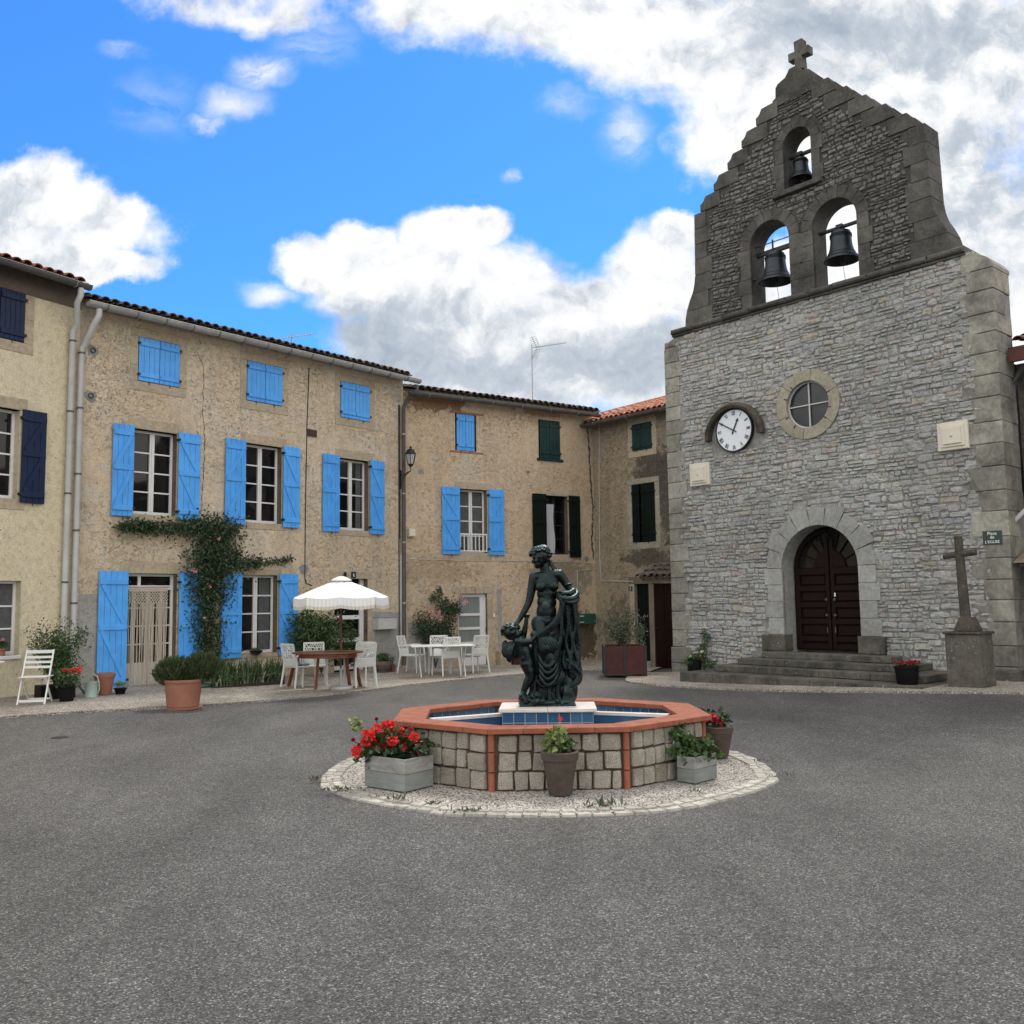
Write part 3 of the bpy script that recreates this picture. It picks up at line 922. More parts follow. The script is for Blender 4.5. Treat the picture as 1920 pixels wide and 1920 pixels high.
def shutter(F, root, u0, u1, z0, z1, y, m, style='Z', lean=1, rails=3, hinge='r', planks=4, label=None):
    """board shutter: planks, rails, diagonal braces and iron hinges"""
    mb = MB(F.M)
    w = u1 - u0
    pw = w / planks
    for i in range(planks):
        mb.cbox(u0 + i * pw + .0025, u0 + (i + 1) * pw - .0025, y - .022, y + .0, z0, z1, .004)
    h = z1 - z0
    if rails == 2:
        rz = [z0 + h * .14, z1 - h * .14]
    else:
        rz = [z0 + h * .09, z0 + h * .53, z1 - h * .09]
    for r in rz:
        rh = .045 if style != 'Z' else .055
        mb.cbox(u0 + .012, u1 - .012, y - .046, y - .0225, r - rh, r + rh, .006)
    if style == 'Z':
        for a, b in zip(rz, rz[1:]):
            p, q = (u0 + .07, u1 - .07) if lean > 0 else (u1 - .07, u0 + .07)
            mb.bar((p, y - .033, a + .055), (q, y - .033, b - .055), .085, .021, (0, 1, 0))
    mb.mi = 1
    hx = u1 if hinge == 'r' else u0
    for r in (rz[0], rz[-1]):
        mb.box(hx - .025, hx + .03, y - .052, y + .03, r - .022, r + .022)
    mb.bar((u0 + w * .5, y - .02, z0 - .005), (u0 + w * .5, y - .05, z0 - .06), .012)
    o = mb.build('shutter', [m, M['iron']], root)
    if label:
        o['label'] = label
    return o


def window(F, root, h, dep=0.17, rows=4, m=None, rail=0.0, curtain=None, pane='pane', leaves=2, bottom=0.0):
    """casement in an opening: frame with glazing bars, the panes, perhaps a curtain behind"""
    m = m or M['white']
    a, b, c, d = h
    mb = MB(F.M)
    t = .05
    y0, y1 = dep, dep + .06
    mb.box(a, a + t, y0, y1, c, d)
    mb.box(b - t, b, y0, y1, c, d)
    mb.box(a + t, b - t, y0, y1, d - t, d)
    mb.box(a + t, b - t, y0 - .012, y1, c, c + t + .02)
    mu = (a + b) / 2
    if leaves == 2:
        mb.box(mu - .052, mu + .052, y0 - .012, y1, c + t + .02, d - t)
        mb.box(mu - .012, mu + .012, y0 - .03, y0 - .012, c + t + .03, d - t)
    zz0 = c + t + .02 + bottom
    if bottom:
        mb.box(a + t, b - t, y0 + .01, y1 - .01, c + t + .02, zz0)
    for i in range(1, rows):
        z = zz0 + (d - t - zz0) * i / rows
        if leaves == 2:
            mb.box(a + t, mu - .052, y0 + .012, y1 - .01, z - .015, z + .015)
            mb.box(mu + .052, b - t, y0 + .012, y1 - .01, z - .015, z + .015)
        else:
            mb.box(a + t, b - t, y0 + .005, y1 - .01, z - .035, z + .035)
    fr = mb.build('window', m, root)
    pb = MB(F.M)
    pb.add([(a + .01, y0 + .035, c + .01), (b - .01, y0 + .035, c + .01), (b - .01, y0 + .035, d - .01), (a + .01, y0 + .035, d - .01)], [(0, 1, 2, 3)])
    if curtain:
        glazed(pb, a, b, c, d, y0)
        pb.build('pane', M['pane'], fr)
        cb = MB(F.M)
        cu0, cu1 = curtain
        n = 30
        vs = []
        for i in range(n + 1):
            u = cu0 + (cu1 - cu0) * i / n
            yy = y0 + .029 + .0025 * math.sin(i * 1.9)
            vs += [(u, yy, c + .08), (u, yy, d - .06)]
        cb.add(vs, [(2 * i, 2 * i + 2, 2 * i + 3, 2 * i + 1) for i in range(n)])
        cb.build('curtain', M['curtain'], fr, recalc=False)
    else:
        pb.build('pane', M[pane], fr)
    return fr


def glazed(pb, a, b, c, d, y0):
    pass


M['curtain'] = plain('grey_curtain', (0.075, 0.078, 0.08), 0.8, var=0.4, sc=12)


def stone_frame(F, root, h, w=0.13, lint=0.2, sill=0.14, y=-.012, m=None, full=True, legs=True, ext=0.16):
    """dressed stone round an opening: lintel, jamb blocks and sill, butted end to end"""
    m = m or M['dressed']
    rng = random.Random(int(h[0] * 100) & 1023)
    a, b, c, d = h
    lb = MB(F.M)
    lb.cbox(a - ext, b + ext, y, .16, d, d + lint, .008)
    lb.build('lintel', m, root)
    sb = MB(F.M)
    sb.cbox(a - ext, b + ext, y, .16, c - sill, c, .008)
    sb.build('sill', m, root)
    if legs:
        for (p, q) in ((a - w, a), (b, b + w)):
            jb = MB(F.M)
            z = c
            while z < d - .02:
                z2 = min(d, z + rng.uniform(.3, .5))
                if d - z2 < .15:
                    z2 = d
                jb.cbox(p, q, y + .003, .16, z + .002, z2 - .002, .005)
                z = z2
            jb.build('jamb', m, root)


def house_shell(F, root, u0, u1, z1, holes, m, mroof, slope=.27, depth=7.0, reveal=.2, overhang=.42, tilerows=None, jamb=None, seed=1, z0=-.3, start=None, maxd=None, tu0=None, tu1=None, fine=False, roofbase=True, ends=(True, True)):
    rng = random.Random(seed)
    wb = MB(F.M)
    if fine:
        pass
    wall_holes(wb, u0, u1, z0, z1, holes)
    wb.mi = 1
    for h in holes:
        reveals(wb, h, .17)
    wb.mi = 0
    zb = z1 + slope * depth
    for k, (u, on) in enumerate(((u0, ends[0]), (u1, ends[1]))):
        if on:
            wb.add([(u, 0, z0), (u, depth, z0), (u, depth, zb - .06), (u, 0, z1)], [(0, 1, 2, 3)])
    wb.add([(u0, depth, z0), (u1, depth, z0), (u1, depth, zb - .06), (u0, depth, zb - .06)], [(0, 1, 2, 3)])
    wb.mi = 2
    wb.add([(u0 + .02, .27, z0), (u1 - .02, .27, z0), (u1 - .02, .27, z1), (u0 + .02, .27, z1)], [(0, 1, 2, 3)])  # black sheet painted in for the unlit interior behind the openings
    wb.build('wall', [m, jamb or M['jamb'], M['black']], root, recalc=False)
    rb = MB(F.M)
    a, b = (tu0 if tu0 is not None else u0), (tu1 if tu1 is not None else u1)
    tiles(rb, a + .1, b - .1, z1 + .10 , slope, depth, overhang, rng=rng, start=start, maxd=maxd)
    rb.mi = 1
    if roofbase:
        y0 = -overhang + .06
        rb.add([(a, y0, z1 + .10 + slope * y0 - .03), (b, y0, z1 + .10 + slope * y0 - .03), (b, depth, z1 + .10 + slope * depth - .03), (a, depth, z1 + .10 + slope * depth - .03),
                (a, y0, z1 + .04 + slope * y0 - .03), (b, y0, z1 + .04 + slope * y0 - .03), (b, depth, z1 - .1 + slope * depth), (a, depth, z1 - .1 + slope * depth)],
               [(0, 1, 2, 3), (4, 7, 6, 5), (0, 4, 5, 1), (1, 5, 6, 2), (3, 2, 6, 7), (0, 3, 7, 4)])
        # rear slope down from the ridge
        rb.add([(a, depth, zb + .07), (b, depth, zb + .07), (b, depth + 6, zb - 1.5), (a, depth + 6, zb - 1.5)], [(0, 1, 2, 3)])
    rb.build('roof', [mroof, M['soffit']], root, recalc=False)


def gutter(F, root, u0, u1, z, y, r, m, joints=None, label=None):
    mb = MB(F.M)
    n = 10
    L = []
    for ri in (r, r - .006):
        for uu in (u0, u1):
            L.append([(uu, y - ri * math.cos(PI * k / n), z - ri * math.sin(PI * k / n)) for k in range(n + 1)])
    vs = sum(L, [])
    q = n + 1
    fs = []
    for k in range(n):
        fs.append((k, k + 1, q + k + 1, q + k))
        fs.append((2 * q + k, 3 * q + k, 3 * q + k + 1, 2 * q + k + 1))
        fs.append((k, 2 * q + k, 2 * q + k + 1, k + 1))
        fs.append((q + k, q + k + 1, 3 * q + k + 1, 3 * q + k))
    mb.add(vs, fs)
    mb.tube([(u0, y - r, z), (u1, y - r, z)], .009, 6)
    # end caps
    for uu in (u0, u1):
        mb.add([(uu, y - r * math.cos(PI * k / n), z - r * math.sin(PI * k / n)) for k in range(n + 1)], [tuple(range(n + 1))])
    mb.mi = 1
    if joints:
        u = u0 + joints * .6
        while u < u1 - .1:
            pts = [(u, y - (r + .006) * math.cos(PI * k / 8), z - (r + .006) * math.sin(PI * k / 8)) for k in range(9)]
            for p, q_ in zip(pts, pts[1:]):
                mb.bar(p, q_, .022, .008, (1, 0, 0))
            u += joints
    return mb.build('gutter', [m, M['darkzinc'] if m is not M['darkzinc'] else M['zinc']], root, recalc=False)


def pipe(F, root, pts, r, m, collars=(), name='drainpipe'):
    mb = MB(F.M)
    mb.tube(pts, r, 12)
    mb.mi = 1
    for z in collars:
        u, y = pts[-1][0], pts[-1][1]
        mb.tube([(u, y, z - .018), (u, y, z + .018)], r + .008, 12)
        mb.box(u - .012, u + .012, y, y + .09, z - .01, z + .01)
    return mb.build(name, [m, M['darkzinc'] if m is not M['darkzinc'] else M['zinc']], root, smooth=40)


# ------------------------------------------------------------ house 2: tan render, sky-blue shutters
RL = thing('house', 'long tan rendered house with three columns of sky blue shutters', 'house', P2c + Vector((-2.8, -3.4, 0)) * 0)
Z2 = 7.76
holes2 = []
upA = F2.rect((260, 631), (336, 727))
upB = F2.rect((463, 674), (529, 761))
upC = F2.rect((638, 715), (693, 794))
zt = (upA[3] + upB[3] + upC[3]) / 3
zb_ = (upA[2] + upB[2] + upC[2]) / 3
ups = [(h[0], h[1], zb_, zt) for h in (upA, upB, upC)]
mdA = F2.rect((253, 803), (329, 968))
mdB = F2.rect((461, 830), (527, 983))
mdC = F2.rect((637, 858), (691, 996))
mds = [(h[0], h[1], h[2], h[3]) for h in (mdA, mdB, mdC)]
gdA = F2.rect((238, 1075), (328, 1288))
gwB = F2.rect((452, 1078), (519, 1223))
gdC = F2.rect((627, 1085), (689, 1256))
for h in ups:
    holes2.append(h)
holes2 += mds + [gdA, gwB, gdC]
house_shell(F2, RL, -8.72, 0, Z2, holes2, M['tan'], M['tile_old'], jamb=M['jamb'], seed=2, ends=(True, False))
for h in ups:
    stone_frame(F2, RL, h, w=.17, lint=.19, sill=.2, ext=.17)
    m_ = (h[0] + h[1]) / 2
    shutter(F2, RL, h[0] + .006, m_ - .004, h[2] + .01, h[3] - .01, -.004, M['blue'], 'plain', rails=2, hinge='l')
    shutter(F2, RL, m_ + .004, h[1] - .006, h[2] + .01, h[3] - .01, -.004, M['blue'], 'plain', rails=2, hinge='r')
shm = [((213, 796), (249, 963), (333, 815), (374, 973)), ((424, 828), (460, 977), (529, 842), (562, 987)), ((606, 854), (637, 992), (693, 868), (721, 1000))]
for h, s_ in zip(mds, shm):
    stone_frame(F2, RL, h, w=.12, lint=.22, sill=.15, ext=.14, legs=False)
    window(F2, RL, h, rows=4, curtain=(h[1] - .27, h[1] - .1) if h is mds[2] else None)
    l = F2.rect(s_[0], s_[1], -.06)
    r_ = F2.rect(s_[2], s_[3], -.06)
    shutter(F2, RL, l[0], min(l[1], h[0] - .005), h[2] - .07, h[3] + .04, -.045, M['blue'], 'Z', 1, 3, 'r')
    shutter(F2, RL, max(r_[0], h[1] + .01), r_[1], h[2] - .07, h[3] + .04, -.045, M['blue'], 'Z', -1, 3, 'l')
# the door with the macrame curtain
h = gdA
stone_frame(F2, RL, (h[0], h[1], h[2] + .04, h[3]), w=.12, lint=.24, sill=.1, ext=.16, legs=False)
l = F2.rect((186, 1072), (236, 1287), -.06)
r_ = F2.rect((330, 1076), (368, 1240), -.06)
shutter(F2, RL, l[0], l[1], h[2] + .02, h[3] + .04, -.05, M['blue'], 'Z', -1, 3, 'r', 5)
shutter(F2, RL, h[1] + .02, h[1] + .02 + (l[1] - l[0]) * .93, h[2] + .02, h[3] + .04, -.05, M['blue'], 'Z', 1, 3, 'l', 5)
db = MB(F2.M)
a, b, c, d = h
c += .04
dy = .15
db.box(a, a + .06, dy, dy + .07, c, d)
db.box(b - .06, b, dy, dy + .07, c, d)
db.box(a + .06, b - .06, dy, dy + .07, d - .05, d)
db.box(a + .06, b - .06, dy - .02, dy + .07, d - .33, d - .24)
db.box(a + .06, b - .06, dy + .01, dy + .06, c, c + .5)
for u in (a + .24, (a + b) / 2, b - .26):
    db.box(u - .035, u + .035, dy + .005, dy + .065, c + .5, d - .33)
for k in range(1, 4):
    z = c + .5 + (d - .33 - c - .5) * k / 4
    for p, q in ((a + .06, a + .205), (b - .225, b - .06), (a + .275, (a + b) / 2 - .035), ((a + b) / 2 + .035, b - .295)):
        db.box(p, q, dy + .015, dy + .055, z - .014, z + .014)
db.box(a + .32, a + .38, dy + .005, dy + .065, d - .24, d - .05)
door = db.build('door', M['white'], RL)
pb = MB(F2.M)
pb.add([(a + .02, dy + .04, c + .4), (b - .02, dy + .04, c + .4), (b - .02, dy + .04, d - .02), (a + .02, dy + .04, d - .02)], [(0, 1, 2, 3)])
pb.build('pane', M['pane'], door)
# macrame curtain: a knotted net band, then hanging cords
rng = random.Random(5)
ca, cb_ = F2.uz(246, 1097)[0], F2.uz(319, 1095)[0]
mb = MB(F2.M)
ct = d - .27
mb.tube([(ca - .03, .09, ct), (cb_ + .03, .09, ct)], .014, 8)
for k in range(15):
    for s_ in (0, 1):
        for j in range(5):
            u0_ = ca + (cb_ - ca) * k / 15
            u1_ = ca + (cb_ - ca) * (k + 1) / 15
            if s_:
                u0_, u1_ = u1_, u0_
            if j < 4:
                mb.tube([(u0_, .09, ct - .045 - .075 * j), (u1_, .085, ct - .12 - .075 * j)], .0085, 5)
for j in (0, 1):
    mb.tube([(ca, .088, ct - .05 - .03 * j), (cb_, .088, ct - .05 - .03 * j)], .012, 6)
for k in range(36):
    u = ca + (cb_ - ca) * (k + .5) / 36
    L = c + .05 + rng.uniform(-.02, .05)
    if rng.random() < .1:
        continue
    pts = [(u, .09, ct - .33)]
    uu = u
    for j in range(1, 7):
        uu += rng.uniform(-.006, .006)
        pts.append((uu, .09 + rng.uniform(-.01, .01), ct - .33 - (ct - .33 - L) * j / 6))
    mb.tube(pts, rng.uniform(.0065, .0105), 5)
cur = mb.build('door_curtain', M['rope'])
tag(cur, 'knotted macrame cord curtain hanging in the doorway between blue shutters', 'curtain')
# ground floor window and its shutters
h = gwB
stone_frame(F2, RL, h, w=.1, lint=.13, sill=.1, ext=.1, legs=False)
window(F2, RL, h, rows=4, curtain=(h[0] + .62 * (h[1] - h[0]), h[1] - .08))
l = F2.rect((415, 1076), (448, 1229), -.06)
r_ = F2.rect((521, 1077), (556, 1225), -.06)
shutter(F2, RL, l[0], h[0] - .005, h[2] - .07, h[3] + .03, -.05, M['blue'], 'Z', 1, 3, 'r')
shutter(F2, RL, h[1] + .01, h[1] + .01 + (h[0] - l[0]) * .98, h[2] - .07, h[3] + .03, -.05, M['blue'], 'Z', -1, 3, 'l')
# second door behind the parasol
h = gdC
stone_frame(F2, RL, h, w=.14, lint=.2, sill=.08, ext=.16)
db = MB(F2.M)
a, b, c, d = h
db.box(a, a + .1, dy, dy + .07, c, d - .0)
db.box(b - .13, b, dy, dy + .07, c, d - .0)
db.box(a + .1, b - .13, dy, dy + .07, d - .32, d - .25)
for z in (c + .04, c + .72, c + 1.28):
    db.box(a + .1, b - .13, dy + .005, dy + .065, z, z + .1)
door2 = db.build('door', M['white'], RL)
pb = MB(F2.M)
pb.add([(a + .02, dy + .04, c + .1), (b - .02, dy + .04, c + .1), (b - .02, dy + .04, d - .02), (a + .02, dy + .04, d - .02)], [(0, 1, 2, 3)])
pb.build('pane', M['pane'], door2)
# house number plate and a small door lamp on the lintel
def text_mesh(txt, size, Mx, name, m, parent=None, ext=.002, align='CENTER', sp=1.0):
    cu = bpy.data.curves.new('t', 'FONT')
    cu.body = txt
    cu.size = size
    cu.extrude = ext
    cu.align_x = align
    cu.space_line = sp
    to = bpy.data.objects.new('t', cu)
    C.objects.link(to)
    dg = bpy.context.evaluated_depsgraph_get()
    me = bpy.data.meshes.new_from_object(to.evaluated_get(dg))
    bpy.data.objects.remove(to)
    mb = MB(Mx)
    mb.add([tuple(v.co) for v in me.vertices], [tuple(p.vertices) for p in me.polygons])
    bpy.data.meshes.remove(me)
    return mb.build(name, m, parent)


TX = Matrix.Rotation(PI / 2, 4, 'X')        # text plane -> facade plane


def wall_thing(name, label, cat, F, u, z, y=0, group=None):
    return thing(name, label, cat, F.W(u, y, z), group)


def number_plate(F, px, py, s, txt, label, m=None):
    u, z = F.uz(px, py)
    pl = wall_thing('number_plate', label, 'number plate', F, u, z)
    mb = MB(F.M)
    mb.cbox(u - s, u + s, -.028, -.013, z - s, z + s, .002)
    mb.build('plate', M['signgreen'], pl)
    text_mesh(txt, s * 1.7, F.M @ Matrix.Translation((u, -.03, z - s * .6)) @ TX, 'number', M['signwhite'], pl)
    return pl


number_plate(F2, 662, 1078, .075, '6', 'small dark number plate on the lintel above the white parasol')
u, z = F2.uz(645, 1079)
dl = wall_thing('door_lamp', 'tiny black lamp on the lintel beside the number plate', 'lamp', F2, u, z)
mb = MB(F2.M)
mb.cbox(u - .03, u + .03, -.07, -.013, z - .06, z + .04, .006)
mb.lathe([(0.0, .09), (.02, .085), (.045, .04), (.04, .03)], (u, -.045, z), 10)
mb.build('lamp_body', M['iron'], dl)
# dark plate and cable on the wall
u0_, u1_, z0_, z1_ = F2.rect((574.5, 804), (593, 820))
mb = MB(F2.M)
mb.cbox(u0_, u1_, -.03, 0, z0_, z1_, .004)
o = mb.build('wall_vent', plain('brown_plate', (0.045, 0.02, 0.015), 0.6))
tag(o, 'small dark brown square plate beside the cable on the tan house', 'wall plate')
p = [F2.uz(579, 690), F2.uz(575, 800), F2.uz(572, 960), F2.uz(571, 1085), F2.uz(574, 1094), F2.uz(585, 1098)]
mb = MB(F2.M)
mb.tube([(u, -.012, z) for u, z in p], .011, 6)
o = mb.build('wall_cable', M['black'])
tag(o, 'thin dark cable running down the tan house between its windows', 'cable')
# gutter and pipes
gutter(F2, RL, F2.uz(163, 574, -.5)[0], F2.uz(785, 716, -.5)[0], 7.63, -.53, .098, M['zinc'], .62)
gu = F2.uz(185, 585, -.5)[0]
pu = F2.uz(146, 900, -.1)[0]
pipe(F2, RL, [(gu, -.52, 7.53), (gu, -.52, 7.4), (gu - .05, -.45, 7.25), (pu + .05, -.2, 6.95), (pu, -.1, 6.8), (pu, -.1, .12)], .058, M['pvc'], (6.7, 5.6, 4.3, 3.2, 1.8, .8))
hp = F2.uz(757, 900, -.1)[0]
pipe(F2, RL, [(hp + .12, -.5, 7.5), (hp + .12, -.5, 7.35), (hp, -.2, 7.1), (hp, -.1, 6.9), (hp, -.1, .08)], .05, M['darkzinc'], (6.2, 4.6, 3.3, 1.7, .5))
mb = MB(F2.M)
cx, z0_ = F2.uz(751.5, 1225)
z1_ = F2.uz(751.5, 1041)[1]
mb.cbox(cx - .035, cx + .025, -.05, 0, z0_, z1_, .006)
mb.build('cable_trunk', M['pvc'], RL)
mb = MB(F2.M)
mb.tube([(hp - .1, -.02, .5), (hp - .1, -.02, 7.0)], .012, 6)
mb.tube([(hp - .065, -.02, 3.4), (hp - .065, -.02, 7.0)], .01, 6)
mb.build('wall_cable', M['black'], RL)
# pale cement patch left of the door, old iron anchor plates
mb = MB(F2.M)
q0, q1, q2, q3 = F2.rect((149, 1115), (186, 1285))
mb.add([(q0, -.004, q2 - .1), (F2.uz(187, 1200)[0] + .05, -.004, q2 - .1), (F2.uz(187, 1200)[0] + .05, -.004, q3 + .02), (q0 - .02, -.004, q3)], [(0, 1, 2, 3)])
mb.build('cement_patch', M['cement'], RL)
mb = MB(F2.M)
q0, q1, q2, q3 = F2.rect((693, 1150), (751, 1250))
mb.add([(q0, -.004, q2 - .1), (q1, -.004, q2 - .1), (q1, -.004, q3), (q0, -.004, q3 + .05)], [(0, 1, 2, 3)])
mb.build('cement_patch', M['cement'], RL)


def blotch(mb, F, px, py, r, rng, y=-.004):
    u, z = F.uz(px, py)
    n = 14
    mb.add([(u + r * rng.uniform(.6, 1.1) * math.cos(2 * PI * k / n), y, z + r * rng.uniform(.6, 1.1) * .8 * math.sin(2 * PI * k / n)) for k in range(n)], [tuple(range(n))])


mb = MB(F2.M)
rng = random.Random(8)
for px, py, r in ((174, 657, .17), (170, 742, .16), (570, 1066, .17)):
    mb = MB(F2.M)
    blotch(mb, F2, px, py, r, rng)
    mb.build('wall_patch', M['mortar'], RL)
mb = MB(F2.M)
for px, py, r in ((174, 657, .05), (170, 742, .05)):
    u, z = F2.uz(px, py)
    for k in range(10):
        t0, t1 = 2 * PI * k / 10, 2 * PI * (k + 1) / 10
        mb.bar((u + r * math.cos(t0), -.015, z + r * math.sin(t0)), (u + r * math.cos(t1), -.015, z + r * math.sin(t1)), .015)
mb.build('wall_anchor', M['iron'], RL)


def crack(F, root, pts, w=.02, seed=4, y=-.003):
    """jagged open crack in the render"""
    rng = random.Random(seed)
    P = [F.uz(*p) for p in pts]
    full = []
    for a, b in zip(P, P[1:]):
        n = max(2, int(math.hypot(b[0] - a[0], b[1] - a[1]) / .07))
        for k in range(n):
            t = k / n
            full.append((a[0] + (b[0] - a[0]) * t + rng.uniform(-.02, .02), a[1] + (b[1] - a[1]) * t))
    full.append(P[-1])
    mb = MB(F.M)
    vs, fs = [], []
    for i, (u, z) in enumerate(full):
        ww = w * rng.uniform(.35, 1) * (1 if 0 < i < len(full) - 1 else .1)
        vs += [(u - ww / 2, y, z), (u + ww / 2, y, z)]
    fs = [(2 * i, 2 * i + 1, 2 * i + 3, 2 * i + 2) for i in range(len(full) - 1)]
    mb.add(vs, fs)
    return mb.build('crack', M['mould'], root, recalc=False)


crack(F2, RL, [(356, 652), (372, 662), (380, 685), (383, 720), (379, 760), (384, 830), (380, 900), (378, 965)], .022, 4)
crack(F2, RL, [(366, 806), (372, 815), (377, 830)], .03, 6)

# ------------------------------------------------------------ house 1: cream render, navy shutters, at the left edge
RA = thing('house', 'cream rendered house with navy blue shutters at the left edge', 'house')
Z1 = 8.02
us1 = F1.rect((-5, 540), (48, 645))
us1 = (-2.06, -1.12, 6.66, 7.62)
mw = (-2.15, -1.14, 3.72, 5.38)
gw = (-2.1, -1.0, .87, 2.22)
house_shell(F1, RA, -9.0, 0, Z1, [us1, mw, gw, (-5.4, -4.4, 3.72, 5.38), (-5.4, -4.4, .87, 2.22)], M['cream'], M['tile_red'], jamb=M['cream'], seed=5, slope=.27, ends=(True, True))
stone_frame(F1, RA, us1, w=.18, lint=.17, sill=.2, ext=.18)
shutter(F1, RA, us1[0], -1.6, us1[2] + .01, us1[3] - .01, -.004, M['navy'], 'plain', rails=2, hinge='l')
shutter(F1, RA, -1.59, us1[1] - .006, us1[2] + .01, us1[3] - .01, -.004, M['navy'], 'plain', rails=2, hinge='r', planks=5)
stone_frame(F1, RA, mw, w=.12, lint=.22, sill=.2, ext=.14, legs=False)
window(F1, RA, mw, rows=4)
shutter(F1, RA, mw[1] + .02, mw[1] + .02 + .47, mw[2] - .06, mw[3] + .02, -.045, M['navy'], 'Z', 1, 3, 'l')
shutter(F1, RA, mw[0] - .49, mw[0] - .02, mw[2] - .06, mw[3] + .02, -.045, M['navy'], 'Z', -1, 3, 'r')
mb = MB(F1.M)
mb.cbox(gw[0] - .1, gw[1] + .02, -.05, .16, gw[2] - .07, gw[2], .008)
mb.build('sill', M['white'], RA)
window(F1, RA, gw, rows=3, curtain=(gw[0] + .1, gw[1] - .06))
window(F1, RA, (-5.4, -4.4, 3.72, 5.38), rows=4)
window(F1, RA, (-5.4, -4.4, .87, 2.22), rows=3)
gutter(F1, RA, -9.2, F1.uz(168, 545, -.5)[0], 7.93, -.52, .09, M['darkzinc'], 1.9)
gu1 = F1.uz(150, 560, -.5)[0]
pu1 = F1.uz(128, 900, -.1)[0]
pipe(F1, RA, [(gu1, -.52, 7.84), (gu1, -.52, 7.7), (gu1 - .03, -.46, 7.55), (pu1 + .02, -.2, 7.25), (pu1, -.1, 7.1), (pu1, -.1, .1)], .055, M['pvc'], (6.9, 5.5, 3.9, 2.2, .9))
mb = MB(F1.M)
mb.box(-9, -.0, -.025, 0, 7.6, 8.0)
mb.build('cornice_board', M['soffit'], RA)

# ------------------------------------------------------------ house 3: ochre, blue and green shutters
RB = thing('house', 'ochre house with blue shutters on the left half and dark green ones on the right', 'house')
Z3 = 7.42
u3a = F3.rect((856, 775), (890, 847))
u3b = F3.rect((1009, 786), (1050, 862))
m3a = F3.rect((861, 915), (914, 1036))
m3b = F3.rect((1022, 926), (1066, 1040))
g3 = F3.rect((859, 1110), (915, 1252))
g3 = (g3[0], g3[1], -.04, 1.93)
u3a = (u3a[0] - .05, u3a[1] + .06, u3a[2], u3a[3])
m3a = (m3a[0], m3a[1], 3.06, 4.84)
m3b = (m3b[0], m3b[1], 3.06, 4.80)
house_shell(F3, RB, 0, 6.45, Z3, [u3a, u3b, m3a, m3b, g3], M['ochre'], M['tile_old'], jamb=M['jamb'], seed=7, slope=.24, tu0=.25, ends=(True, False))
for (p, q, r_) in ((u3a, .10, .07),):
    for z in (p[2] - .07, p[3]):
        mb = MB(F3.M)
        uu = p[0] - .17
        while uu < p[1] + .12:
            mb.cbox(uu, uu + .13, -.008, .1, z, z + .06, .006)
            uu += .137
        mb.build('brick_trim', M['terra'], RB)
m_ = (u3a[0] + u3a[1]) / 2
shutter(F3, RB, u3a[0] + .05, m_ - .003, u3a[2] + .01, u3a[3] - .01, .02, M['blue'], 'plain', rails=2, hinge='l', planks=3)
shutter(F3, RB, m_ + .003, u3a[1] - .06, u3a[2] + .01, u3a[3] - .01, .02, M['blue'], 'plain', rails=2, hinge='r', planks=3)
m_ = (u3b[0] + u3b[1]) / 2
shutter(F3, RB, u3b[0] + .03, m_ - .003, u3b[2] + .01, u3b[3] - .02, -.004, M['dgreen'], 'plain', rails=2, hinge='l', planks=3, label='weathered dark green shutter')
shutter(F3, RB, m_ + .003, u3b[1] - .0, u3b[2] + .01, u3b[3] - .02, -.004, M['dgreen'], 'plain', rails=2, hinge='r', planks=3)
mb = MB(F3.M)
mb.cbox(u3b[0] - .07, u3b[1] + .1, -.05, .12, u3b[2] - .07, u3b[2], .01)
mb.build('sill', M['dgreen'], RB)
stone_frame(F3, RB, m3a, w=.13, lint=.2, sill=.24, ext=.15, legs=False)
window(F3, RB, m3a, rows=4, curtain=(m3a[0] + .08, m3a[1] - .08))
l = F3.rect((828.5, 910), (860, 1034), -.06)
r_ = F3.rect((917, 918), (946.5, 1038), -.06)
shutter(F3, RB, l[0], m3a[0] - .01, m3a[2] - .05, m3a[3] + .03, -.045, M['blue'], 'Z', -1, 3, 'r')
shutter(F3, RB, m3a[1] + .02, r_[1], m3a[2] - .05, m3a[3] + .03, -.045, M['blue'], 'Z', 1, 3, 'l')
mb = MB(F3.M)
a, b, c, d = m3a
mb.box(a + .0, b - .02, -.03, 0.0, c + .50, c + .54)
mb.box(a + .0, b - .02, -.03, 0.0, c + .04, c + .07)
n = 7
for k in range(n + 1):
    u = a + .015 + (b - a - .05) * k / n
    mb.box(u - .013, u + .013, -.025, -.005, c + .07, c + .50)
mb.build('window_railing', M['white'], RB)
stone_frame(F3, RB, m3b, w=.1, lint=.1, sill=.2, ext=.1, legs=False)
window(F3, RB, m3b, rows=4, m=M['iron'], curtain=None)
r_ = F3.rect((1067, 930), (1089.5, 1040), -.06)
l = F3.rect((998, 924), (1022, 1035), -.06)
shutter(F3, RB, l[0], m3b[0] - .005, m3b[2] - .08, m3b[3] + .03, -.05, M['bgreen'], 'plain', 1, 3, 'r')
shutter(F3, RB, m3b[1] + .01, r_[1], m3b[2] - .08, m3b[3] + .03, -.05, M['bgreen'], 'plain', 1, 3, 'l')
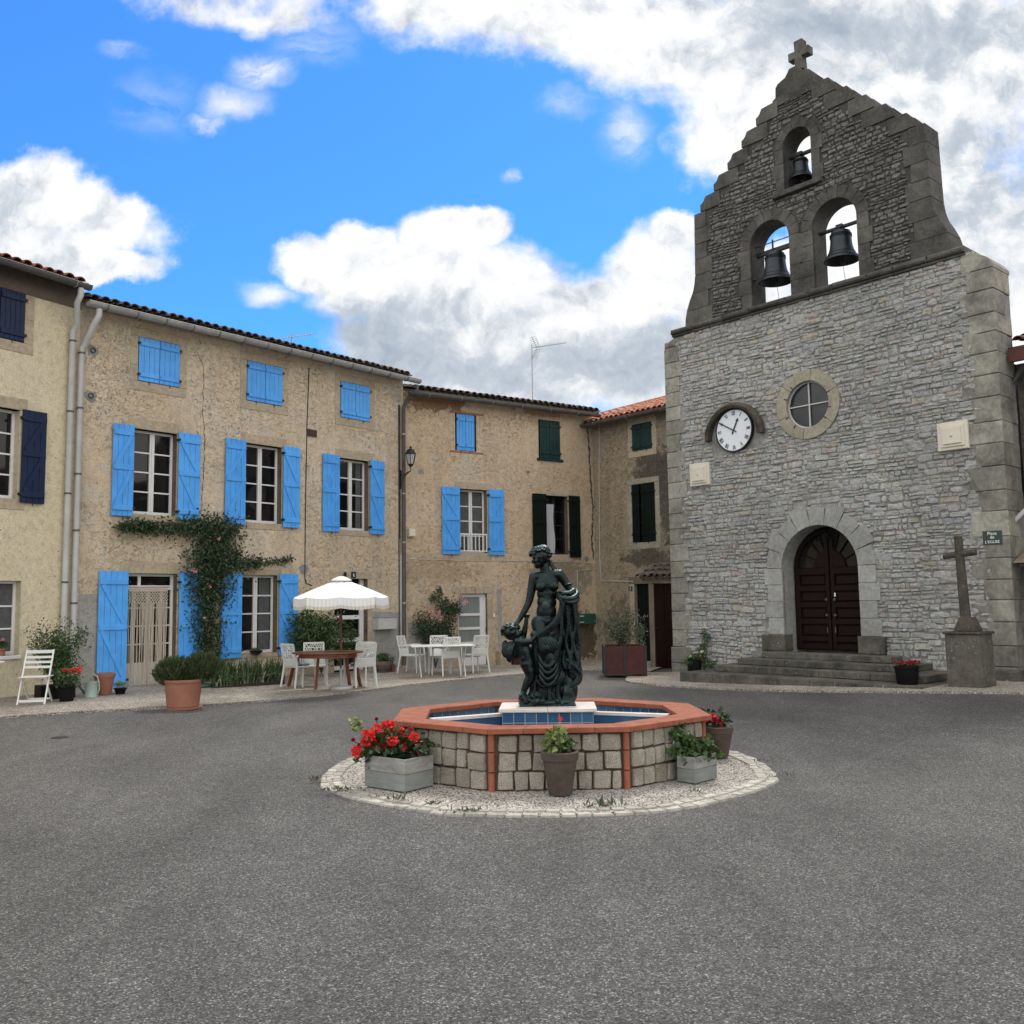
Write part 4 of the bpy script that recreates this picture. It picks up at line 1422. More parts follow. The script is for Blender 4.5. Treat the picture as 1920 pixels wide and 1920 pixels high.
# lace curtain in the dark window
mb = MB(F3.M)
la, lb_ = F3.uz(1022, 950)[0] + .02, F3.uz(1044, 960)[0]
vs = []
n = 26
for j in range(9):
    z = m3b[2] + .04 + (m3b[3] - .28 - m3b[2]) * j / 8
    wd = lb_ + .03 * math.sin(j * .8)
    for i in range(n + 1):
        u = la + (wd - la) * i / n
        vs.append((u, .13 + .018 * math.sin(i * 1.5 + j * .2), z))
mb.add(vs, [(j * (n + 1) + i, j * (n + 1) + i + 1, (j + 1) * (n + 1) + i + 1, (j + 1) * (n + 1) + i) for j in range(8) for i in range(n)])
mb.build('lace_curtain', M['lace'], RB, smooth=True, recalc=False)
# white glazed door with stone surround
stone_frame(F3, RB, g3, w=.17, lint=.21, sill=.06, ext=.17)
a, b, c, d = g3
db = MB(F3.M)
dy = .1
db.box(a, a + .07, dy, dy + .07, c, d)
db.box(b - .18, b - .0, dy, dy + .07, c, d)
db.box(a + .07, b - .18, dy, dy + .07, d - .09, d)
for z, t in ((c, .22), (c + .58, .07), (c + .98, .07), (c + 1.36, .07)):
    db.box(a + .07, b - .18, dy, dy + .07, z, z + t)
door3 = db.build('door', M['white'], RB)
pb = MB(F3.M)
pb.add([(a + .02, dy + .03, c + .1), (b - .02, dy + .03, c + .1), (b - .02, dy + .03, d - .02), (a + .02, dy + .03, d - .02)], [(0, 1, 2, 3)])
pb.build('pane', M['frost'], door3)
mb = MB(F3.M)
u, z = F3.uz(913, 1180)
mb.tube([(u, dy - .04, z - .05), (u, dy - .04, z + .05)], .01, 6)
mb.build('handle', M['iron'], door3)
mb = MB(F3.M)
ub0, ub1, zb0, zb1 = F3.rect((932, 1105), (941, 1250))
mb.add([(ub0, -.004, -.1), (ub1 + .05, -.004, -.1), (ub1, -.004, zb1), (ub0, -.004, zb1)], [(0, 1, 2, 3)])
mb.build('cement_patch', M['cement'], RB)
mb = MB(F3.M)
q0, q1, q2, q3 = F3.rect((765, 1168), (830, 1250))
mb.add([(q0, -.004, -.2), (q1, -.004, -.2), (q1 + .1, -.004, q3 - .2), (q0, -.004, q3)], [(0, 1, 2, 3)])
mb.build('cement_patch', M['cement'], RB)
text_mesh('13', .17, F3.M @ Matrix.Translation((F3.uz(887, 1105)[0], -.014, F3.uz(887, 1108)[1])) @ TX, 'house_number', M['mould'], RB, .001)
gutter(F3, RB, F3.uz(766, 734, -.4)[0], F3.uz(1124, 783, -.4)[0], 7.3, -.42, .075, M['darkzinc'], 1.0)
rng = random.Random(21)
mb = MB(F3.M)
for px, py, r in ((990, 885, .10), (790, 884, .13), (1100, 1048, .14)):
    mb = MB(F3.M)
    blotch(mb, F3, px, py, r * .8, rng)
    mb.build('wall_patch', M['mortar'], RB)
crack(F3, RB, [(1100, 790), (1104, 830), (1106, 880), (1109, 920), (1112, 960), (1110, 1010), (1113, 1050)], .09, 9, -.002)
mb = MB(F3.M)
pts = [F3.uz(*p) for p in ((925, 1051), (990, 1052), (1078, 1054), (1108, 1056))]
mb.tube([(u, -.012, z) for u, z in pts], .009, 5)
pts = [F3.uz(*p) for p in ((767, 1048), (845, 1050), (850, 1048))]
mb.tube([(u, -.012, z) for u, z in pts], .009, 5)
pts = [F3.uz(*p) for p in ((1082, 1123), (1082, 1070), (1112, 1068))]
mb.tube([(u, -.012, z) for u, z in pts], .012, 5)
mb.build('conduit', M['pvc'], RB)

# ------------------------------------------------------------ house 4: narrow house in the corner beside the church
RD = thing('house', 'narrow stained house with an orange tiled roof between the ochre house and the church', 'house')
Z = lambda X, Y: (1060 + X / 3.2, 700 + Y / 3.2)
u4 = F4.rect(Z(400, 310), Z(520, 450))
m4 = F4.rect(Z(396, 670), Z(545, 1008))
u4 = (u4[0], u4[1], u4[2], u4[3])
g4 = (F4.uz(*Z(413, 1250))[0], F4.uz(*Z(500, 1250))[0] + .3, -.05, 2.15)
Z4 = 7.08


def st4(u):
    return max(0.0, -u * 1.0)


def mx4(u):
    return 3.2 if u > .7 else 3.2 - (.7 - u) * .42


house_shell(F4, RD, 0, 5.2, Z4, [u4, m4, g4], M['greyrender'], M['tile_orange'], jamb=M['dressed'], seed=9, slope=.33, depth=3.2, tu0=-2.2, tu1=5.0, start=st4, maxd=mx4, ends=(False, True), roofbase=False)
mb = MB(F4.M)
zr = lambda y: Z4 + .07 + .33 * y
mb.add([(0, -.4, zr(-.4)), (5.2, -.4, zr(-.4)), (5.2, 3.2, zr(3.2)), (.7, 3.2, zr(3.2)), (-2.2, 2.0, zr(2.0)), (-2.2, 1.9, zr(1.9))], [(0, 1, 2, 3, 4, 5)])
mb.add([(.7, 3.2, zr(3.2)), (5.2, 3.2, zr(3.2)), (5.2, 6.4, zr(0)), (.7, 6.4, zr(0))], [(0, 1, 2, 3)])
mb.mi = 1
mb.tube([(-2.2, 2.0, zr(2.0) + .06), (.7, 3.2, zr(3.2) + .1), (5.0, 3.2, zr(3.2) + .1)], .09, 8)
mb.build('roof_ridge', [M['soffit'], M['tile_orange']], RD)
stone_frame(F4, RD, u4, w=.17, lint=.2, sill=.18, ext=.17)
stone_frame(F4, RD, m4, w=.17, lint=.16, sill=.19, ext=.17, m=M['ocstone'])
m_ = (u4[0] + u4[1]) / 2
shutter(F4, RD, u4[0], m_ - .003, u4[2] + .01, u4[3] - .01, -.004, M['dgreen'], 'plain', rails=2, hinge='l')
shutter(F4, RD, m_ + .003, u4[1], u4[2] + .01, u4[3] - .01, -.004, M['dgreen'], 'plain', rails=2, hinge='r')
a, b, c, d = m4
window(F4, RD, m4, rows=3, m=M['iron'])
shutter(F4, RD, a + .01, a + .28, c + .01, d - .01, .02, M['bgreen'], 'plain', rails=2, hinge='l', planks=2)
shutter(F4, RD, a + .37, b, c + .01, d - .01, -.004, M['bgreen'], 'plain', rails=2, hinge='r', planks=4)
gutter(F4, RD, -.28, 5.0, 7.02, -.42, .075, M['darkzinc'], 1.3)
db = MB(F4.M)
a, b, c, d = g4
db.box(a, b, .12, .16, c, d)
for k in range(5):
    uu = a + .03 + (b - a - .06) * k / 5
    db.cbox(uu, uu + (b - a - .06) / 5 - .008, .105, .12, c + .05, d - .05, .003)
db.build('door', M['bgreen'], RD)
mb = MB(F4.M)
mb.cbox(a - .22, b + .15, -.012, .15, d, d + .2, .008)
mb.build('lintel', M['jamb'], RD)
mb = MB(F4.M)
zz = c + .1
while zz < d - .05:
    mb.cbox(a - .18, a - .003, -.01, .12, zz, min(d - .003, zz + .36), .006)
    zz += .365
mb.build('jamb', M['dressed'], RD)
number_plate(F4, 1183, 1104, .07, '2', 'small dark number plate beside the dark green corner door')
pts = [F4.uz(*Z(*p)) for p in ((205, 300), (205, 700), (208, 1100), (215, 1225), (225, 1245), (410, 1248))]
mb = MB(F4.M)
mb.tube([(u, -.014, z) for u, z in pts], .012, 5)
mb.build('conduit', M['pvc'], RD)

# lean-to porch squeezed between the corner house and the church
SH = Facade(Vector((0, 0, 0)) + W(0.10, .75, 0), -49)


def shu(px, z=1.0, dep=0.0):
    return SH.colu(px, dep, z)


RP = thing('lean_to', 'small tiled lean-to porch with a red-brown plank door against the church', 'porch')
sa, sb_, sc_ = shu(1218), shu(1227), 0.30
mb = MB(SH.M)
mb.box(sa, sb_, .0, .1, -.05, 2.1)
mb.box(sa - .22, sc_ + .1, -.05, .06, 2.12, 2.22)
mb.build('post', M['oldwood'], RP)
mb = MB(SH.M)
uu = sb_ + .01
n = 5
for k in range(n):
    w_ = (sc_ - sb_) / n
    mb.cbox(sb_ + k * w_ + .004, sb_ + (k + 1) * w_ - .004, .02, .06, .03, 2.1, .004)
mb.build('door', M['reddoor'], RP)
mb = MB(SH.M)
mb.tube([(sb_ + .03, .0, 1.0), (sb_ + .14, -.02, 1.0)], .012, 6)
mb.build('handle', M['iron'], RP)
mb = MB(SH.M)
tiles(mb, sa - .15, sc_ + .15, 2.32, .35, 2.2, .2, rng=random.Random(4))
mb.mi = 1
mb.box(sa - .15, sc_ + .2, -.1, 2.2, 2.2, 2.25)
mb.build('roof', [M['tile_old'], M['soffit']], RP, recalc=False)

# ============================================================ THE CHURCH
CH = thing('church', 'grey rubble stone church front with a stepped bell gable', 'church', PCc)
CHM = FC.M


def arch_poly(u0, u1, zb, zs, n=16):
    c, r = (u0 + u1) / 2, (u1 - u0) / 2
    return [(u0, zb), (u1, zb)] + [(c + r * math.cos(PI * k / n), zs + r * math.sin(PI * k / n)) for k in range(n + 1)]


def prism_holes(mb, outer, holes, y0, y1, inner_mi=None):
    loops = [outer] + holes
    flat = [p for l in loops for p in l]
    tr = tessellate_polygon([[Vector((x, z, 0)) for x, z in l] for l in loops])
    n = len(flat)
    vs = [(x, y0, z) for x, z in flat] + [(x, y1, z) for x, z in flat]
    mb.add(vs, [tuple(t) for t in tr] + [tuple(n + i for i in t) for t in tr])
    o = 0
    for li, l in enumerate(loops):
        m = len(l)
        fs = []
        pts = [(x, y0, z) for x, z in l] + [(x, y1, z) for x, z in l]
        keep = mb.mi
        if li and inner_mi is not None:
            mb.mi = inner_mi
        mb.add(pts, [(i, (i + 1) % m, m + (i + 1) % m, m + i) for i in range(m)])
        mb.mi = keep


def circle(c, r, n=32):
    return [(c[0] + r * math.cos(2 * PI * k / n), c[1] + r * math.sin(2 * PI * k / n)) for k in range(n)]


def stone(mb, u0, u1, z0, z1, h, rng, y=0.0, til=.35):
    w, t = u1 - u0, z1 - z0
    c = min(w, t) * rng.uniform(.08, .30)
    j = min(w, t) * .15
    P = [(u0 + c, z0), ((u0 + u1) / 2, z0), (u1 - c, z0), (u1, z0 + c), (u1, z1 - c), (u1 - c, z1), ((u0 + u1) / 2, z1), (u0 + c, z1), (u0, z1 - c), (u0, z0 + c)]
    P = [(a + rng.uniform(-j, j), b + rng.uniform(-j, j)) for a, b in P]
    cu, cz = (u0 + u1) / 2, (z0 + z1) / 2
    n = len(P)
    ty, tz = rng.uniform(-til, til) * h, rng.uniform(-til, til) * h
    vs = [(a, y + .01, b) for a, b in P]
    i1 = min(w, t) * .07
    for a, b in P:
        a2, b2 = a + (cu - a) * min(.5, i1 / (w / 2)), b + (cz - b) * min(.5, i1 / (t / 2))
        vs.append((a2, y - h * .6, b2))
    i2 = min(w, t) * rng.uniform(.14, .26)
    for a, b in P:
        a2, b2 = a + (cu - a) * min(.7, i2 / (w / 2)), b + (cz - b) * min(.7, i2 / (t / 2))
        vs.append((a2, y - h * (1 + rng.uniform(-.18, .18)) - ty * (a2 - cu) / w * 2 - tz * (b2 - cz) / t * 2, b2))
    vs.append((cu, y - h * rng.uniform(.9, 1.25), cz))
    fs = []
    for k in range(2):
        for i in range(n):
            fs.append((k * n + i, k * n + (i + 1) % n, (k + 1) * n + (i + 1) % n, (k + 1) * n + i))
    fs += [(2 * n + i, 2 * n + (i + 1) % n, 3 * n) for i in range(n)]
    mb.add(vs, fs)


def rubble(mb, u0, u1, z0, z1, inside, rng, y=0.0, hr=(.055, .16), wr=(.09, .44), depth=(.012, .05), gap=.008):
    z = z0
    ph = rng.uniform(0, 6)
    while z < z1:
        h = rng.uniform(*hr)
        u = u0 - rng.uniform(-.04, .07)
        ph += rng.uniform(-.4, .4)
        while u < u1 - .05:
            w = rng.uniform(*wr) * (1.25 if h > .12 else .85)
            zo = .045 * math.sin(u * 1.3 + ph * .35) + .012 * math.sin(u * 4.1 + ph)
            a, b = u + gap, u + w - gap
            pieces = [(a, b, z + gap, z + h - gap)]
            if h > .13 and rng.random() < .35:
                s_ = z + h * rng.uniform(.4, .6)
                if w > .25 and rng.random() < .5:
                    m_ = (a + b) / 2 + rng.uniform(-.05, .05)
                    pieces = [(a, m_ - gap * .6, z + gap, s_ - gap * .5), (m_ + gap * .6, b, z + gap, s_ - gap * .5), (a, b, s_ + gap * .5, z + h - gap)]
                else:
                    pieces = [(a, b, z + gap, s_ - gap * .5), (a, b, s_ + gap * .5, z + h - gap)]
            for (p, q, r_, t_) in pieces:
                cu, cz = (p + q) / 2, (r_ + t_) / 2 + zo
                if q - p < .03 or t_ - r_ < .02:
                    continue
                if inside(cu, cz, (q - p) / 2, (t_ - r_) / 2):
                    dz = rng.uniform(-.012, .012)
                    stone(mb, p, q, r_ + zo + dz, t_ + zo + dz, rng.uniform(*depth), rng, y)
            u += w
            if u1 - u < .05:
                break
        z += h


# openings
DOOR = arch_poly(2.98, 4.69, .2, 2.325)
OCU, OCR = (3.74, 5.70), .49
A1 = (2.50, 3.48, 8.06, 9.40)
A2 = (4.03, 5.02, 8.06, 9.36)
A3 = (3.42, 4.09, 10.40, 11.36)
body = [(0, -.2), (7.5, -.2), (7.5, 7.62), (7.42, 7.74), (7.05, 7.94), (.3, 7.94), (.08, 7.86), (0, 7.70)]
TB, TG = .75, .52
mb = MB(CHM)
prism_holes(mb, [(.012, -.2), (7.488, -.2), (7.488, 7.6), (7.4, 7.72), (7.05, 7.9), (.3, 7.9), (.1, 7.82), (.012, 7.68)], [DOOR, circle(OCU, OCR + .02)], 0, TB, 1)
mb.mi = 2
rng = random.Random(12)


def in_body(u, z, hu, hz):
    if u - hu < .30 or u + hu > 7.22 or z + hz > 8.0 or z - hz < .0:
        return False
    if math.hypot(u - OCU[0], z - OCU[1]) < .62 + hu * .55:
        return False
    if math.hypot(u - 1.925, z - 5.30) < .74 + hu * .5 and z > 4.95:
        return False
    if math.hypot(u - 1.93, z - 5.42) < .42 + hu * .5:
        return False
    if z - hz < 2.325:
        if 2.68 - hu * .6 < u < 4.98 + hu * .6:
            return False
    elif math.hypot(u - 3.835, z - 2.325) < 1.10 + hu * .4:
        return False
    if z < .62 and 2.2 < u < 5.6:
        return False
    return True


us = [.3]
while us[-1] < 7.2:
    us.append(us[-1] + rng.uniform(.45, 1.05))
for a_, b_ in zip(us, us[1:]):
    rubble(mb, a_, b_, -.05 - rng.uniform(0, .1), 7.98, in_body, rng, hr=(.05, .15), wr=(.07, .34), depth=(.008, .036), gap=.006)
# side of the front wall that shows beyond the right corner
wall_o = mb.build('wall', [M['mortar'], M['doorstone'], M['rubble']], CH, recalc=False)

# quoins: long and short dressed blocks at both corners
mb = MB(CHM)
rng = random.Random(14)
z = -.1
k = 0
while z < 7.62:
    h = rng.uniform(.33, .43)
    z2 = min(z + h, 7.66)
    if 7.66 - z2 < .2:
        z2 = 7.66
    w = (.52 if k % 2 else .40) + rng.uniform(-.03, .03)
    base = .03 if z < .6 else 0
    mb.cbox(-.014 - base, w, -.03 - base, TB + .0, z + .004, z2 - .004, .014, .004, rng)
    z = z2
    k += 1
mb.cbox(-.02, .36, -.035, TB, 7.665, 7.84, .05)
mb.build('quoin', M['quoin'], CH, bevel=.006)
mb = MB(CHM)
z = .02
k = 0
while z < 7.5:
    h = rng.uniform(.34, .45)
    z2 = min(z + h, 7.56)
    if 7.56 - z2 < .2:
        z2 = 7.56
    w = (.62 if k % 2 else .44) + rng.uniform(-.04, .04)
    sd_ = (.44 if k % 2 else .70)
    mb.cbox(7.5 - w, 7.516, -.03, sd_, z + .004, z2 - .004, .014, .004, rng)
    z = z2
    k += 1
mb.prism([(6.98, 7.565), (7.52, 7.565), (7.52, 7.64), (7.44, 7.76), (7.2, 7.92), (6.98, 7.99)], -.03, .74)
mb.build('quoin', M['quoin'], CH, bevel=.006)
mb = MB(CHM)
mb.cbox(6.9, 7.56, -.10, .8, -.1, .42, .03, .006, rng)
mb.build('plinth_block', M['pedestal'], CH, bevel=.01)

# cornice between body and gable
mb = MB(CHM)
rng = random.Random(3)
u = .26
while u < 7.06:
    w = min(rng.uniform(.5, .95), 7.08 - u)
    if 7.08 - (u + w) < .25:
        w = 7.08 - u
    mb.cbox(u + .003, u + w - .003, -.13, TB - .02, 7.955, 8.07, .035, .006, rng)
    mb.cbox(u + .003, u + w - .003, -.06, TB - .02, 7.90, 7.953, .01, .003, rng)
    u += w
mb.build('cornice', M['quoin_dark'], CH, bevel=.008)

# gable ------------------------------------------------------------------
CU = 3.75


def step_profile(k):
    """outer edge of stepped coping stone k on the left slope, bottom to top"""
    u, z = 1.20 + .397 * k, 10.69 + .362 * k
    return [(u, z), (u, z + .165), (u + .05, z + .185), (u + .095, z + .225), (u + .125, z + .285), (u + .155, z + .33), (u + .385, z + .345)]


flare = [(.66, 8.075), (.67, 8.25), (.72, 8.45), (.81, 8.66), (.91, 8.85), (.96, 9.03), (.985, 9.22), (1.02, 10.67)]
left = list(flare)
for k in range(5):
    left += step_profile(k)
left += [(3.20, 12.52), (3.30, 12.56), (3.31, 12.78), (3.37, 12.85), (3.55, 12.91), (3.60, 12.97), (3.68, 13.06)]
mir = lambda pts: [(2 * CU - a, b) for a, b in reversed(pts)]
outl = left + mir(left)
mb = MB(CHM)
inner = []
cz_ = 10.3
for a, b in outl:
    d = Vector((CU - a, cz_ - b))
    d = d.normalized() * .03 if d.length else d
    inner.append((a + d.x, b + (d.y if b > 8.2 else 0)))
HOLES = [arch_poly(*A1), arch_poly(*A2), arch_poly(*A3)]
prism_holes(mb, inner, HOLES, 0, TG, 1)
mb.mi = 2


def in_gable(u, z, hu, hz):
    uu = u if u < CU else 2 * CU - u
    uu -= hu
    if z - hz < 8.1 or z + hz > 12.45:
        return False
    lim = 1.34
    if z > 10.5:
        lim = 1.34 + (z + hz - 10.62) / .362 * .397 + .12
    if uu < lim:
        return False
    for (a, b, c, d) in (A1, A2):
        cu, r = (a + b) / 2, (b - a) / 2
        if a - .26 - hu * .6 < u < b + .26 + hu * .6 and z < d:
            return False
        if z >= d and math.hypot(u - cu, z - d) < r + .24 + hu * .4:
            return False
    a, b, c, d = A3
    cu, r = (a + b) / 2, (b - a) / 2
    if a - .2 - hu * .6 < u < b + .2 + hu * .6 and c - .12 < z < d:
        return False
    if z >= d and math.hypot(u - cu, z - d) < r + .2 + hu * .4:
        return False
    return True


rng = random.Random(99)
rubble(mb, 1.2, 6.3, 8.08, 12.5, in_gable, rng, hr=(.05, .12), wr=(.08, .28), depth=(.015, .04), gap=.009)
mb.build('bell_gable', [M['mortar_dark'], M['quoin_dark'], M['rubble_dark']], CH, recalc=False)

# coping and edge blocks of the gable
rng = random.Random(6)


def both(fn, nm):
    for s_ in (0, 1):
        mb = MB(CHM)
        for poly in fn():
            p = [(2 * CU - a, b) for a, b in reversed(poly)] if s_ else poly
            mb.prism(p, -.03 - rng.uniform(0, .008), TG + .012)
        mb.build(nm, M['quoin_dark'], CH, bevel=.008)


def edge_blocks():
    out = []
    zs = [(8.075, 8.42), (8.42, 8.80), (8.80, 9.215)]
    for i, (a, b) in enumerate(zs):
        ed = [p for p in flare if a <= p[1] <= b]

        def at(z):
            for p, q in zip(flare, flare[1:]):
                if p[1] <= z <= q[1]:
                    return p[0] + (q[0] - p[0]) * (z - p[1]) / (q[1] - p[1])
            return flare[0][0]
        pts = [(at(a + .003), a + .003)] + [p for p in ed if a + .02 < p[1] < b - .02] + [(at(b - .003), b - .003)]
        w = (1.44, 1.34, 1.46)[i]
        out.append([(w, a + .003)] + pts + [(w, b - .003)])
    z = 9.22
    for i in range(4):
        z2 = 9.22 + (10.68 - 9.22) * (i + 1) / 4
        x0, x1 = .985 + .035 * i / 4, .985 + .035 * (i + 1) / 4
        w = 1.34 if i % 2 else 1.47
        out.append([(w, z + .003), (x0, z + .003), (x1, z2 - .003), (w, z2 - .003)])
        z = z2
    return out


def step_blocks():
    out = []
    for k in range(5):
        p = step_profile(k)
        u, z = p[0]
        out.append([(u + .60 + (.08 if k % 2 else -.05), z + .003), (u, z + .003)] + p[1:] + [(u + .60 + (.08 if k % 2 else -.05), z + .345)])
    return out


both(edge_blocks, 'gable_edge')
both(step_blocks, 'stepped_coping')
mb = MB(CHM)
top = [(3.22, 12.52), (3.30, 12.56), (3.31, 12.78), (3.37, 12.85), (3.55, 12.91), (3.60, 12.97), (3.66, 13.06)]
mb.prism([(3.22, 12.36)] + top + mir(top) + [(4.28, 12.36)], -.035, TG + .014)
mb.build('apex_stone', M['quoin_dark'], CH, bevel=.01)
mb = MB(CHM)
cy0, cy1 = .14, .34
cu = 3.79
mb.prism([(cu - .10, 13.05), (cu + .10, 13.05), (cu + .08, 13.35), (cu + .245, 13.335), (cu + .245, 13.52), (cu + .09, 13.505), (cu + .10, 13.73), (cu - .10, 13.73), (cu - .09, 13.505), (cu - .245, 13.52), (cu - .245, 13.335), (cu - .09, 13.35)][::-1], cy0, cy1)
mb.build('roof_cross', M['quoin_dark'], CH, bevel=.012)


def arch_ring(mb, u0, u1, zb, zs, w, nv, nj, y, rng, y1=.05, alt=.0, gap=.003):
    """voussoirs over an arch and blocks down its jambs"""
    cu, r = (u0 + u1) / 2, (u1 - u0) / 2
    for k in range(nv):
        t0, t1 = PI * k / nv, PI * (k + 1) / nv
        ro = r + w + (alt if k % 2 else 0) + rng.uniform(-.01, .01)
        n = 3
        pin = [(cu + r * math.cos(t0 + (t1 - t0) * i / n), zs + r * math.sin(t0 + (t1 - t0) * i / n)) for i in range(n + 1)]
        pout = [(cu + ro * math.cos(t0 + .012 + (t1 - t0 - .024) * i / n), zs + ro * math.sin(t0 + .012 + (t1 - t0 - .024) * i / n)) for i in range(n + 1)]
        mb.prism(pin + pout[::-1], y - rng.uniform(0, .006), y1)
    for side in (0, 1):
        for k in range(nj):
            a, b = zb + (zs - zb) * k / nj, zb + (zs - zb) * (k + 1) / nj
            ww = w + ((.07 if (k + side) % 2 else 0) if alt is not None else 0)
            if side == 0:
                mb.prism([(u0 - ww, a + gap), (u0, a + gap), (u0, b - gap), (u0 - ww, b - gap)], y - rng.uniform(0, .006), y1)
            else:
                mb.prism([(u1, a + gap), (u1 + ww, a + gap), (u1 + ww, b - gap), (u1, b - gap)], y - rng.uniform(0, .006), y1)


rng = random.Random(40)
for A, w, nv, nj in ((A1, .25, 9, 4), (A2, .25, 9, 4), (A3, .19, 7, 3)):
    mb = MB(CHM)
    arch_ring(mb, *A, w, nv, nj, -.036, rng)
    mb.build('arch_surround', M['quoin_dark'], CH, bevel=.006)
mb = MB(CHM)
mb.cbox(3.16, 4.33, -.12, .3, 10.29, 10.40, .012)
mb.build('sill', M['quoin_dark'], CH, bevel=.008)
mb = MB(CHM)
arch_ring(mb, 2.98, 4.69, .95, 2.325, .36, 9, 4, -.05, rng, .05, .09)
mb.build('door_arch', M['doorstone'], CH, bevel=.008)
for a, b in ((2.46, 3.03), (4.64, 5.19)):
    mb = MB(CHM)
    mb.cbox(a, b, -.12, .2, .60, .95, .02, .004, rng)
    mb.build('pilaster_base', M['step'], CH, bevel=.01)
# oculus
mb = MB(CHM)
for k in range(6):
    t0, t1 = R(20) + 2 * PI * k / 6 + .006, R(20) + 2 * PI * (k + 1) / 6 - .006
    n = 6
    pi_ = [(OCU[0] + OCR * math.cos(t0 + (t1 - t0) * i / n), OCU[1] + OCR * math.sin(t0 + (t1 - t0) * i / n)) for i in range(n + 1)]
    po = [(OCU[0] + .73 * math.cos(t0 + (t1 - t0) * i / n), OCU[1] + .73 * math.sin(t0 + (t1 - t0) * i / n)) for i in range(n + 1)]
    mb.prism(pi_ + po[::-1], -.05, .06)
mb.build('oculus_surround', M['ocstone'], CH, bevel=.008)
mb = MB(CHM)
mb.box(OCU[0] - .013, OCU[0] + .013, .04, .07, OCU[1] - OCR, OCU[1] + OCR)
mb.box(OCU[0] - OCR, OCU[0] + OCR, .045, .065, OCU[1] - .012, OCU[1] + .012)
c_ = circle(OCU, OCR - .012, 40)
for p, q in zip(c_, c_[1:] + c_[:1]):
    mb.bar((p[0], .055, p[1]), (q[0], .055, q[1]), .03, .03, (0, 1, 0))
wn = mb.build('round_window', M['pvc'], CH)
mb = MB(CHM)
c_ = circle(OCU, OCR + .01, 40)
mb.add([(a, .085, b) for a, b in c_], [tuple(range(40))])
M['leaded'] = plain('dusty_glass', (0.022, 0.027, 0.033), 0.22, var=0.6, sc=5)
mb.build('pane', M['leaded'], wn)
for t in (20, 130, 160, 205, 235, 320, 345):
    t = R(t)
    mb = MB(CHM)
    mb.bar((OCU[0] + (OCR - .01) * math.cos(t), -.055, OCU[1] + (OCR - .01) * math.sin(t)), (OCU[0] + (OCR + .07) * math.cos(t), -.055, OCU[1] + (OCR + .07) * math.sin(t)), .016)
    mb.build('iron_clamp', M['iron'], wn)

# door: two leaves with panels and a fan of glazing in the arched head
dcu, dr, dzs, dzb, dy = 3.835, .80, 2.30, .62, .36
mb = MB(CHM)
mb.prism([(dcu - .86, dzb), (dcu + .86, dzb), (dcu + .86, dzs)] + [(dcu + .87 * math.cos(PI * k / 16), dzs + .87 * math.sin(PI * k / 16)) for k in range(17)] + [(dcu - .86, dzs)], dy + .06, dy + .1)
mb.build('door_frame', M['darkwood'], CH)
for s_ in (-1, 1):
    mb = MB(CHM)
    X = lambda a, b: (min(dcu + s_ * a, dcu + s_ * b), max(dcu + s_ * a, dcu + s_ * b))
    for z0_, z1_ in ((.64, .74), (.80, .90), (1.16, 1.26), (1.50, 1.60), (1.84, 1.94), (2.18, 2.32)):
        mb.cbox(*X(.10, .74), dy + .005, dy + .058, z0_, z1_, .006)
    mb.cbox(*X(.015, .10), dy, dy + .055, .64, 2.9, .006)
    mb.cbox(*X(.70, .80), dy + .002, dy + .056, .64, 2.32, .006)
    for i, (z0_, z1_) in enumerate(((.905, 1.155), (1.265, 1.495), (1.605, 1.835), (1.945, 2.175))):
        mb.cbox(*X(.13, .67), dy + .025, dy + .056, z0_ + .02, z1_ - .02, .02)
    # fan
    n = 10
    arcp = lambda r_, t: (dcu + s_ * r_ * math.cos(t), dy + .03, dzs + .02 + r_ * math.sin(t))
    for (r_, w_) in ((.77, .08), (.33, .07)):
        for i in range(n):
            t0, t1 = (PI / 2 - .06) * i / n, (PI / 2 - .06) * (i + 1) / n
            mb.bar(arcp(r_, t0), arcp(r_, t1), w_, .05, (0, 1, 0))
    for t in (R(26), R(52), R(72)):
        mb.bar(arcp(.3, t), arcp(.76, t), .025, .03, (0, 1, 0))
    # solid quarter rosette in the corner of the fan
    q = [(dcu + s_ * .1, dzs + .03)] + [(dcu + s_ * (.02 + .31 * math.cos(t)), dzs + .03 + .31 * math.sin(t)) for t in [R(x) for x in range(0, 90, 12)]] + [(dcu + s_ * .1, dzs + .33)]
    mb.prism(q if s_ > 0 else q[::-1], dy + .01, dy + .05)
    leafo = mb.build('door_leaf', M['darkwood'], CH)
    mb = MB(CHM)
    q = [(dcu + s_ * .08, dzs + .03)] + [(dcu + s_ * .8 * math.cos(t), dzs + .03 + .8 * math.sin(t)) for t in [R(x) for x in range(0, 91, 10)]]
    mb.prism(q, dy + .05, dy + .056)
    mb.build('fanlight', M['pane'], leafo)
    for z in (1.34, 1.66):
        mb = MB(CHM)
        mb.lathe([(0, .028), (.02, .026), (.03, .012), (.032, 0)], (0, 0, 0), 12, Matrix.Translation((dcu + s_ * .095, dy - .001, z)) @ Matrix.Rotation(PI / 2, 4, 'X'))
        mb.build('door_knob', M['darkzinc'], leafo)
    mb = MB(CHM)
    mb.box(dcu + s_ * .09 - .01, dcu + s_ * .09 + .01, dy - .02, dy, .98, 1.1)
    mb.build('handle', M['darkzinc'], leafo)
mb = MB(CHM)
mb.box(3.93, 3.96, dy - .012, dy, 1.72, 1.80)
o = mb.build('door_notice', M['signwhite'], CH)

